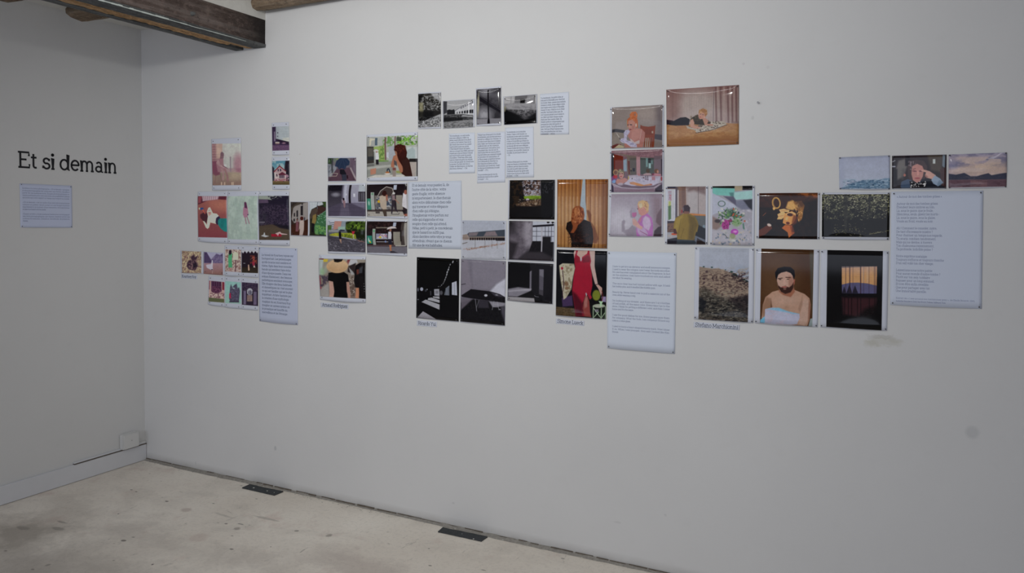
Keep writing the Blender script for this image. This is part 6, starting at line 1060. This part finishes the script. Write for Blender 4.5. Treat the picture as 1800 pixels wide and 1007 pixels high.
for x, y in ((1045, 490), (1085, 515), (1035, 510), (1200, 590), (1145, 530), (1045, 420)): p.E(x, y, 13, 11, 'a4401c', 0, 1, 4)
for x, y in ((1185, 480), (880, 420), (1080, 440), (900, 590), (850, 470), (1105, 560)): p.E(x, y, 18, 12, 'c4c4b0', 20, .8, 8)
p.E(1085, 610, 60, 60, '5c8c3c', 0, .6, 30); p.P([1170, 620, 1190, 620, 1200, 700, 1190, 715, 1175, 690], '3c6c5c', 1, 4); p.E(1030, 830, 50, 60, 'a8a898', 0, .75, 8); p.E(1030, 800, 40, 40, '6c7444', 0, .6, 14); p.E(1035, 865, 40, 16, 'c4c4c4', 0, .6, 10); p.P([900, 770, 920, 780, 970, 835, 960, 835], '141c1c', .9, 5); p.P([880, 720, 940, 700, 960, 780, 910, 770], 'b0aca8', .7, 14)
hang(p, 'photo_print', 'print of a bouquet with magenta flowers in a glass vase', 'print', GG, cb=.004, illum=.46, inset=(2.2, 3))

p = Print([(1331.1, 339.6), (1441.5, 338.4), (1440.6, 420.8), (1329.7, 419.2)], C2)
p.photo([(108, 105), (846, 101), (839, 685), (102, 675)], '341408', '0c0404'); p.P([560, 101, 846, 101, 846, 160, 700, 140], '8c4c24', .9, 40); p.P([108, 280, 300, 290, 460, 400, 500, 685, 102, 675], '0a0404', 1, 30); p.P([640, 230, 846, 180, 842, 685, 560, 680, 560, 400], '0c0404', 1, 40); p.N('1c0c08', .5, 50, 3, a=.5)
p.P([102, 570, 190, 520, 235, 500, 265, 530, 270, 550, 180, 630, 102, 655], '4c2014', 1, 8); p.E(232, 506, 28, 18, 'c8b4a8', 20, .95, 5)
import math as _m
p.L(sum([[322+48*cos(t0)*1.0+14*sin(t0), 228+68*sin(t0)-12*cos(t0)] for t0 in [k*2*pi/20 for k in range(21)]], []), 13, 'b08034'); p.L(sum([[324+38*cos(t0)+12*sin(t0), 228+58*sin(t0)-10*cos(t0)] for t0 in [k*2*pi/20 for k in range(21)]], []), 4, 'd8b468'); p.P([275, 285, 300, 280, 312, 305, 290, 320, 278, 310], 'c89850', 1, 4); p.L([152, 390, 190, 352], 6, '9c4c1c', .8)
p.P([460, 250, 470, 210, 520, 190, 560, 210, 640, 200, 680, 260, 660, 340, 655, 400, 640, 440, 605, 470, 590, 420, 600, 330, 560, 300, 500, 300], '7c4c18', 1, 12); p.N('c8944c', .54, 16, 4, None, .9, 1.6, pts=[460, 250, 520, 190, 600, 220, 660, 330, 640, 440, 600, 460, 570, 320, 480, 300]); p.P([470, 215, 530, 200, 560, 260, 540, 320, 470, 310, 440, 290], 'd09c50', .85, 16); p.P([560, 190, 680, 200, 670, 270, 600, 300], '241008', .6, 40)
p.P([355, 310, 420, 300, 490, 320, 480, 345, 420, 340, 440, 360, 420, 410, 390, 435, 330, 435, 345, 400, 335, 370, 375, 350], 'd8a464', 1, 6); p.L([380, 330, 460, 318], 5, '7c3814', .7); p.L([350, 400, 410, 385], 5, '8c4018', .7)
p.P([430, 360, 520, 330, 570, 360, 570, 420, 540, 480, 500, 505, 440, 500, 402, 480, 415, 410], 'c88440', 1, 6); p.E(495, 375, 38, 20, '34120c', 8, 1, 8); p.L(sum([[505+62*cos(radians(a)), 392+44*sin(radians(a))] for a in range(200, 350, 15)], []), 8, 'e0b478'); p.E(468, 482, 24, 16, '4c140c', 10, 1, 6); p.P([450, 400, 475, 410, 460, 450, 430, 440], 'e0ac6c', .8, 10); p.P([540, 380, 600, 400, 580, 480, 520, 520, 520, 460], '54200c', .8, 20)
p.P([390, 545, 430, 505, 520, 510, 515, 590, 555, 605, 480, 670, 465, 600], 'a85420', 1, 6); p.P([490, 510, 530, 520, 555, 605, 520, 640], '742c10', .7, 14)
hang(p, 'photo_print', 'dark golden print of a face lit beside a round hand mirror', 'print', GG, cb=.002, illum=.43, inset=(1.5, 3))

p = Print([(1445, 338.4), (1564.7, 338.0), (1563, 422), (1444.7, 420)], C2)
p.photo([(901, 122), (1757, 118), (1749, 661), (898, 656)], '10100e', '060504'); p.N('2c2c20', .5, 40, 3, (898, 118, 1757, 440), .8)
q = random.Random(5)
for k in range(900):
    x = q.uniform(900, 1752); y = 122+abs(q.gauss(0, 1))*150
    if y > 450 or (1175 < x < 1215 and q.random() < .7) or (1490 < x < 1530 and q.random() < .6): continue
    p_b = int(x), y
    ang = q.uniform(-25, 10)
    X0 = x-14; m0 = q.choice(['8c8c64', 'a8a484', 'c0bc9c', '6c7450', '9c9c78', 'b0a880']); L0 = q.uniform(4, 13)
    # small leaf, drawn on a sub window for speed
    j = np.where((np.abs(p.X-x) < 16) & (np.abs(p.Y-y) < 12)); dx = p.X[j]-x; dy = p.Y[j]-y; ca, sa = cos(radians(ang)), sin(radians(ang))
    r = np.sqrt(((dx*ca+dy*sa)/L0)**2+((-dx*sa+dy*ca)/3.4)**2); al = np.clip((1.2-r)*1.6, 0, .85)*p.M[j]; p.im[j] = p.im[j]*(1-al[:, None])+rgb(m0)*al[:, None]
for (x, y, w) in [(q.uniform(1020, 1460), q.gauss(570, 45), 0) for _ in range(90)]+[(1500+k*5, 620-k*.8+q.uniform(-8, 8), 0) for k in range(50)]+[(q.uniform(960, 1060), q.uniform(410, 440), 0) for _ in range(20)]:
    j = np.where((np.abs(p.X-x) < 12) & (np.abs(p.Y-y) < 8)); r = np.sqrt(((p.X[j]-x)/8)**2+((p.Y[j]-y)/3)**2); al = np.clip((1.2-r)*1.6, 0, .75)*p.M[j]; p.im[j] = p.im[j]*(1-al[:, None])+rgb(q.choice(['5c5c2c', '8c8854', 'a09c7c']))*al[:, None]
p.P([1180, 120, 1225, 120, 1220, 450, 1215, 560, 1185, 560, 1178, 400], '24241e', .75, 14); p.P([1490, 120, 1520, 120, 1512, 260, 1500, 420, 1480, 420], '1c1c18', .8, 12); p.L([1045, 125, 1170, 225], 9, '24241c', .9); p.N('080808', .62, 60, 6, (898, 180, 1757, 660), .7); p.P([898, 440, 1000, 445, 1050, 500, 1010, 660, 898, 656], '050505', .9, 16); p.P([1480, 430, 1749, 430, 1749, 570, 1500, 600], '080705', .7, 26)
hang(p, 'photo_print', 'print of pale leaves glittering in a dark wood', 'print', GG, cb=.005, illum=.42, inset=(3, 2))

p = Print([(1221.6, 433.4), (1326.2, 435.7), (1324.4, 567.8), (1219.8, 560.6)], B8)
p.photo([(110, 88), (598, 96), (586, 818), (101, 788)], '969cac', '8c96ac'); p.P([440, 330, 595, 410, 595, 300, 500, 260], '8090a8', .6, 40)
p.P([108, 270, 160, 280, 230, 290, 300, 288, 380, 315, 440, 340, 520, 385, 592, 425, 586, 818, 101, 788], '746458', 1, 4); p.N('94806c', .52, 26, 3, (105, 270, 592, 600), .7, .5); p.N('3c2c2c', .55, 18, 5, (105, 300, 592, 820), .8, .5); p.P([160, 470, 300, 560, 450, 620, 590, 680, 586, 818, 101, 788, 104, 500], '2a2824', .8, 60); p.N('747064', .58, 20, 7, (105, 480, 592, 815), .6, .4); p.N('141416', .55, 26, 9, (105, 560, 592, 820), .8, .4)
p.P([105, 560, 180, 620, 150, 720, 104, 700], '12141a', .8, 26); p.P([400, 590, 592, 540, 590, 730, 480, 680], '181418', .7, 30); p.dots(['2c2024', '34242c'], 14, (140, 300, 560, 450), (10, 24), 3, .45, .8)
for x, y, r0 in ((152, 272, 10), (232, 278, 11), (425, 322, 14), (450, 345, 16), (470, 358, 16), (365, 302, 7), (550, 400, 14), (575, 415, 14)): p.E(x, y, r0, r0*.6, '1c3430', 0, 1, 4)
p.N('241c20', .5, 12, 8, None, .9, .6, pts=[400, 325, 480, 345, 592, 420, 590, 470, 500, 420, 440, 400])
hang(p, 'photo_print', 'print of a dry scrubby hillside under a blue sky', 'print', GG, cb=.005, illum=.44, inset=(2.5, 3))

p = Print([(1328.5, 436.6), (1440.8, 439.1), (1437.4, 575.2), (1326.6, 567.6)], C1)
p.photo([(98, 37), (586, 46), (571, 762), (85, 727)], '38200e', '3c2414'); p.E(250, 300, 190, 240, '4c3420', 0, .7, 160); p.P([545, 46, 586, 46, 571, 680, 560, 500], '3c3a30', .8, 16); p.P([98, 37, 586, 46, 584, 75, 97, 66], '2c180a', .7, 16)
p.P([105, 640, 112, 560, 135, 490, 200, 440, 255, 425, 290, 450, 380, 445, 400, 420, 500, 460, 545, 500, 558, 560, 545, 700, 525, 757, 430, 748, 130, 740, 100, 690], 'a07c68', 1, 5); p.P([105, 640, 112, 560, 145, 490, 185, 500, 195, 590, 150, 680, 110, 690], '745440', .8, 20); p.P([470, 560, 500, 500, 545, 520, 540, 690, 500, 755, 450, 740, 460, 650], 'ac8c7c', .8, 14); p.P([540, 510, 558, 560, 545, 690, 530, 740, 535, 600], '5c3020', .6, 12); p.P([480, 470, 480, 570, 455, 630, 440, 600], '7c5c4c', .6, 14); p.P([185, 500, 200, 590, 185, 592], '4c3020', .8, 6); p.E(330, 570, 20, 50, '84644f', 0, .5, 30); p.E(330, 520, 110, 40, 'b49484', 0, .4, 50)
p.P([260, 400, 400, 400, 410, 440, 370, 490, 300, 470, 262, 440], '84513c', 1, 8)
p.P([240, 300, 252, 260, 330, 240, 395, 280, 400, 330, 395, 390, 370, 440, 320, 458, 275, 435, 252, 390, 243, 350], 'ac8878', 1, 5); p.P([350, 290, 400, 300, 395, 400, 360, 440, 350, 380], '7c4c3c', .55, 20); p.P([398, 320, 412, 325, 405, 370, 394, 380], '8c4c3c', 1, 4)
p.P([243, 345, 255, 380, 280, 400, 320, 384, 355, 400, 380, 380, 398, 350, 392, 410, 370, 445, 320, 460, 280, 440, 255, 400], '2c1814', 1, 7); p.E(312, 395, 26, 8, '8c5048', 0, 1, 4); p.E(315, 413, 14, 9, '7c5c50', 0, .7, 5)
p.P([228, 300, 225, 260, 250, 220, 310, 205, 370, 210, 405, 240, 410, 290, 400, 330, 388, 290, 370, 265, 330, 250, 280, 262, 255, 280, 245, 310, 240, 335], '0c0a10', 1, 4); p.L([252, 318, 292, 312], 7, '2c1814'); p.L([325, 305, 368, 308], 7, '2c1814'); p.E(272, 325, 12, 4, '2c2020'); p.E(345, 322, 13, 4, '34241c'); p.P([305, 325, 318, 330, 330, 365, 310, 375, 298, 368], 'bc9484', .8, 5)
p.P([132, 600, 200, 585, 260, 590, 330, 620, 452, 645, 455, 680, 430, 740, 380, 745, 200, 735, 128, 728], '9c9cb4', 1, 4); p.P([150, 597, 260, 587, 350, 622, 450, 645, 380, 645, 300, 625], '64a4c4', .85, 10); p.P([86, 725, 88, 700, 130, 665, 130, 728], '54a0c4', 1, 5); p.P([535, 757, 555, 690, 574, 685, 571, 762], '7c8c8c', 1, 5); p.N('ac94a0', .55, 60, 4, None, .4, .5, pts=[132, 600, 450, 645, 430, 740, 128, 728])
hang(p, 'photo_print', 'portrait print of a bearded man holding a pale blue pillow', 'print', GG, cb=.005, illum=.42, inset=(2.5, 3))

p = Print([(1442.6, 439.1), (1562.5, 441.3), (1559.2, 581.2), (1441.7, 575.2)], C1)
p.photo([(713, 49), (1230, 58), (1217, 797), (703, 765)], '08070a', '060506'); p.P([848, 217, 1176, 204, 1172, 385, 1080, 365, 1000, 358, 920, 360, 848, 375], 'c08c58', 1, 4); p.G((848, 204, 1176, 300), 'a48c8c', 'c48c54', 'y', .5); p.P([848, 375, 920, 358, 1000, 356, 1090, 365, 1172, 385, 1170, 460, 850, 455], '44446c', 1, 4); p.P([850, 455, 870, 390, 890, 455, 920, 370, 945, 455, 970, 380, 1000, 455], '10101c', .9, 5)
for (x, w) in ((882, 5), (918, 9), (950, 3), (1018, 10), (1050, 3), (1100, 3), (1148, 5), (1160, 4)): p.R(x, 204, x+w, 458, '241420', .8, 5)
for x in (1040, 1080): p.R(x, 208, x+14, 355, 'd0b4a0', .35, 10)
for k in range(20): p.L([848, 222+k*12, 1176, 212+k*12], 2.5, '3c2424', .5)
p.R(840, 458, 1180, 490, '08060a'); p.P([850, 495, 1172, 500, 1160, 640, 1060, 680, 860, 650], '34181c', .9, 24)
for x in (870, 905, 935, 990, 1020, 1100, 1150): p.R(x, 490, x+8, 680, '0c0608', .8, 6)
for k in range(14): p.L([848, 500+k*12, 1176, 500+k*12], 3, '100810', .6)
p.P([1060, 600, 1180, 560, 1210, 780, 930, 760], '060506', .8, 40); p.R(1176, 204, 1217, 460, '07060a')
hang(p, 'photo_print', 'black print of a window at dusk behind a net curtain', 'print', GG, cb=.004, illum=.41, inset=(2.5, 3))

GH = 'row of three landscape prints at upper right'
p = Print([(1474.5, 276.4), (1564.3, 273.1), (1564.6, 333.2), (1475.4, 333)], C3)
p.photo([(80, 118), (569, 99), (570, 418), (84, 421)], '8a90a8', '98a0b4'); p.R(80, 100, 130, 420, '7c84a0', .4, 40); p.P([90, 418, 180, 375, 280, 345, 380, 335, 460, 335, 520, 318, 569, 318, 570, 418], '50708c', 1, 12); p.N('8098ac', .52, 26, 3, (90, 320, 570, 420), .8, .3); p.N('203c58', .58, 20, 6, (100, 330, 570, 420), .9, .3); p.L([90, 416, 200, 400, 330, 410], 5, '24405c', .7); p.L([170, 385, 300, 350, 400, 360], 4, '2c4c68', .6)
hang(p, 'photo_print', 'misty print of a pale blue mountain ridge', 'print', GH, cb=.005, illum=.45, inset=(2, 1.5))
p = Print([(1568, 273.7), (1663.8, 271.5), (1663.2, 331.8), (1567.4, 332.4)], C3)
p.photo([(590, 104), (1111, 92), (1107, 412), (588, 415)], '241c20', '1c181c'); p.R(590, 100, 700, 415, '1c181c', .8, 14); p.P([625, 240, 650, 150, 720, 130, 735, 200, 700, 300, 630, 340], '54504e', 1, 20); p.R(590, 200, 622, 212, 'a0a4b4', .8, 4); p.L([595, 160, 618, 148], 8, 'a0a4ac', .8); p.R(600, 230, 640, 380, '100e14', .9, 14); p.R(715, 104, 760, 200, '100c14', .9, 12); p.P([930, 100, 1080, 96, 1060, 260, 960, 240], '3c342c', .9, 26); p.P([1075, 95, 1100, 95, 1095, 220, 1070, 200], '54606c', 1, 5); p.P([1050, 230, 1108, 210, 1108, 410, 1060, 400], '342020', .9, 10); p.R(980, 135, 1004, 178, 'a8b0ac', 1, 5); p.L([700, 240, 690, 320], 30, '3c3c3c', .5, 20)
p.P([740, 200, 760, 155, 820, 140, 890, 150, 925, 200, 925, 260, 900, 340, 860, 380, 780, 370, 740, 300], '34282a', 1, 6); p.N('6c6064', .55, 12, 3, (740, 145, 830, 260), .8, 1.5); p.P([670, 400, 680, 350, 740, 325, 780, 340, 760, 412, 680, 412], '2c3c54', 1, 5); p.P([860, 330, 930, 320, 1000, 350, 1090, 400, 1090, 412, 760, 412], '12141e', 1, 5)
p.P([778, 230, 785, 200, 830, 180, 880, 200, 895, 240, 885, 300, 860, 345, 825, 362, 790, 335, 775, 280], 'a06c64', 1, 5); p.E(805, 250, 22, 7, '5c343a', 8, .9, 4); p.E(865, 250, 18, 7, '54303a', 0, .9, 4); p.L([790, 232, 815, 224], 5, '4c2c30'); p.P([828, 245, 845, 250, 850, 285, 830, 292], 'b88078', .8, 5); p.E(832, 318, 26, 7, '7c343c', 0, 1, 4); p.E(835, 335, 30, 12, '8c5850', 0, .5, 8); p.E(710, 288, 12, 14, '8c5448')
p.P([865, 238, 900, 236, 950, 250, 1010, 290, 985, 330, 930, 315, 905, 290, 915, 262, 870, 250], 'b08478', 1, 4); p.P([910, 280, 935, 300, 925, 320, 905, 300], '8c5c54', .8, 5); p.P([1000, 290, 1050, 320, 1080, 360, 1030, 395, 985, 370, 965, 335], '7488a0', 1, 5); p.P([1040, 330, 1080, 355, 1050, 390, 1020, 385], '4c6078', .7, 8)
p.P([755, 345, 790, 345, 850, 375, 900, 345, 920, 400, 900, 414, 770, 414], '0c0a10', 1, 4); p.dots(['c4c0c0'], 26, (765, 350, 915, 410), (4, 9), 3, .7)
hang(p, 'photo_print', 'print of a grey-haired woman pointing at her closed eye', 'print', GH, cb=.004, illum=.45, inset=(2, 1.5))
p = Print([(1667.3, 271.6), (1770, 267.8), (1769.2, 329.4), (1667, 331.2)], C3)
p.photo([(1132, 92), (1691, 72), (1686, 398), (1130, 408)], '7c7488', 'a08880'); p.N('5c5870', .52, 90, 3, (1130, 80, 1690, 220), .8, .4); p.N('ac988c', .5, 110, 6, (1180, 100, 1690, 300), .7, .4); p.P([1135, 250, 1300, 190, 1688, 170, 1688, 280, 1300, 280], 'a8907c', .6, 50); p.P([1130, 150, 1250, 150, 1200, 220, 1130, 230], '5c5c78', .6, 40)
p.P([1132, 275, 1200, 285, 1280, 268, 1340, 300, 1400, 300, 1450, 285, 1510, 270, 1540, 290, 1620, 275, 1688, 265, 1688, 330, 1131, 335], '2a2c3c', 1, 6); p.N('544c58', .6, 40, 5, (1131, 300, 1688, 335), .5, .3); p.P([1131, 335, 1688, 328, 1686, 398, 1130, 408], '4c3840', 1, 6); p.G((1340, 340, 1500, 405), '84605c', '6c4c4c', 'y', .35); p.N('34242c', .55, 60, 8, (1130, 335, 1688, 408), .5, .2); p.P([1505, 130, 1560, 110, 1600, 95, 1625, 78, 1650, 72, 1600, 110, 1560, 132], 'c8c4cc', .5, 8)
hang(p, 'photo_print', 'print of a lake at sunset with dark mountains, rightmost print', 'print', GH, ct=.005, cb=.004, illum=.43, inset=(2, 1.5))

# ------------------------------------------------------------------ black vinyl lettering on the left wall
a = hit(31.8, 294.0, 0, 0.0); b = hit(207.6, 303.6, 0, 0.0); topE = hit(33, 267.0, 0, 0.0)
zb = (a[2]+b[2])/2; capz = topE[2]-hit(34, 293.6, 0, 0.0)[2]
sz = capz/CH; gl, wd = layout('Et si demain', .02); sx = abs(b[1]-a[1])/(wd+.1)
root = empty('wall_lettering', (0, (a[1]+b[1])/2, zb)); thing(root, 'large black lettering Et si demain on the left wall', 'lettering')
def ribbon(bm, pts, w, th):
    n = len(pts); closed = (abs(pts[0][0]-pts[-1][0])+abs(pts[0][1]-pts[-1][1])) < 1e-6
    L = []; R = []
    for i in range(n):
        pa = pts[(i-1) if i > 0 else (n-2 if closed else 0)]; pb = pts[(i+1) if i < n-1 else (1 if closed else n-1)]
        dx, dy = pb[0]-pa[0], pb[1]-pa[1]; l = math.hypot(dx, dy) or 1; nx, ny = -dy/l, dx/l; k = 1.0
        if 0 < i < n-1:
            ax, ay = pts[i][0]-pa[0], pts[i][1]-pa[1]; la = math.hypot(ax, ay) or 1; c = abs((ax*dx+ay*dy)/(la*l)); k = 1/max(.55, c)
        L.append((pts[i][0]+nx*w*k, pts[i][1]+ny*w*k)); R.append((pts[i][0]-nx*w*k, pts[i][1]-ny*w*k))
    f = lambda q, x: bm.verts.new((x, -0+q[0], q[1]))
    lt = [f(q, th) for q in L]; rt = [f(q, th) for q in R]; lb = [f(q, .0003) for q in L]; rb = [f(q, .0003) for q in R]
    for i in range(n-1):
        for A, B in ((lt, rt), (lb, lt), (rt, rb)): bm.faces.new((A[i], A[i+1], B[i+1], B[i]))
    if not closed:
        bm.faces.new((lt[0], rt[0], rb[0], lb[0])); bm.faces.new((lt[-1], rt[-1], rb[-1], lb[-1]))
for ch, gx, st in gl:
    bm = bmesh.new()
    for pi_, poly in enumerate(st):
        q = [((gx+x)*sx+a[1]-root.location.y, y*sz) for x, y in poly]
        # extend open ends of bars a little so corners close
        ribbon(bm, q, .088*sz*(1.25 if ch in 'i' and pi_ == len(st)-1 else 1), .0012+.00005*pi_)
    bmesh.ops.recalc_face_normals(bm, faces=bm.faces)
    obj('letter', bm, M_VINYL, root)
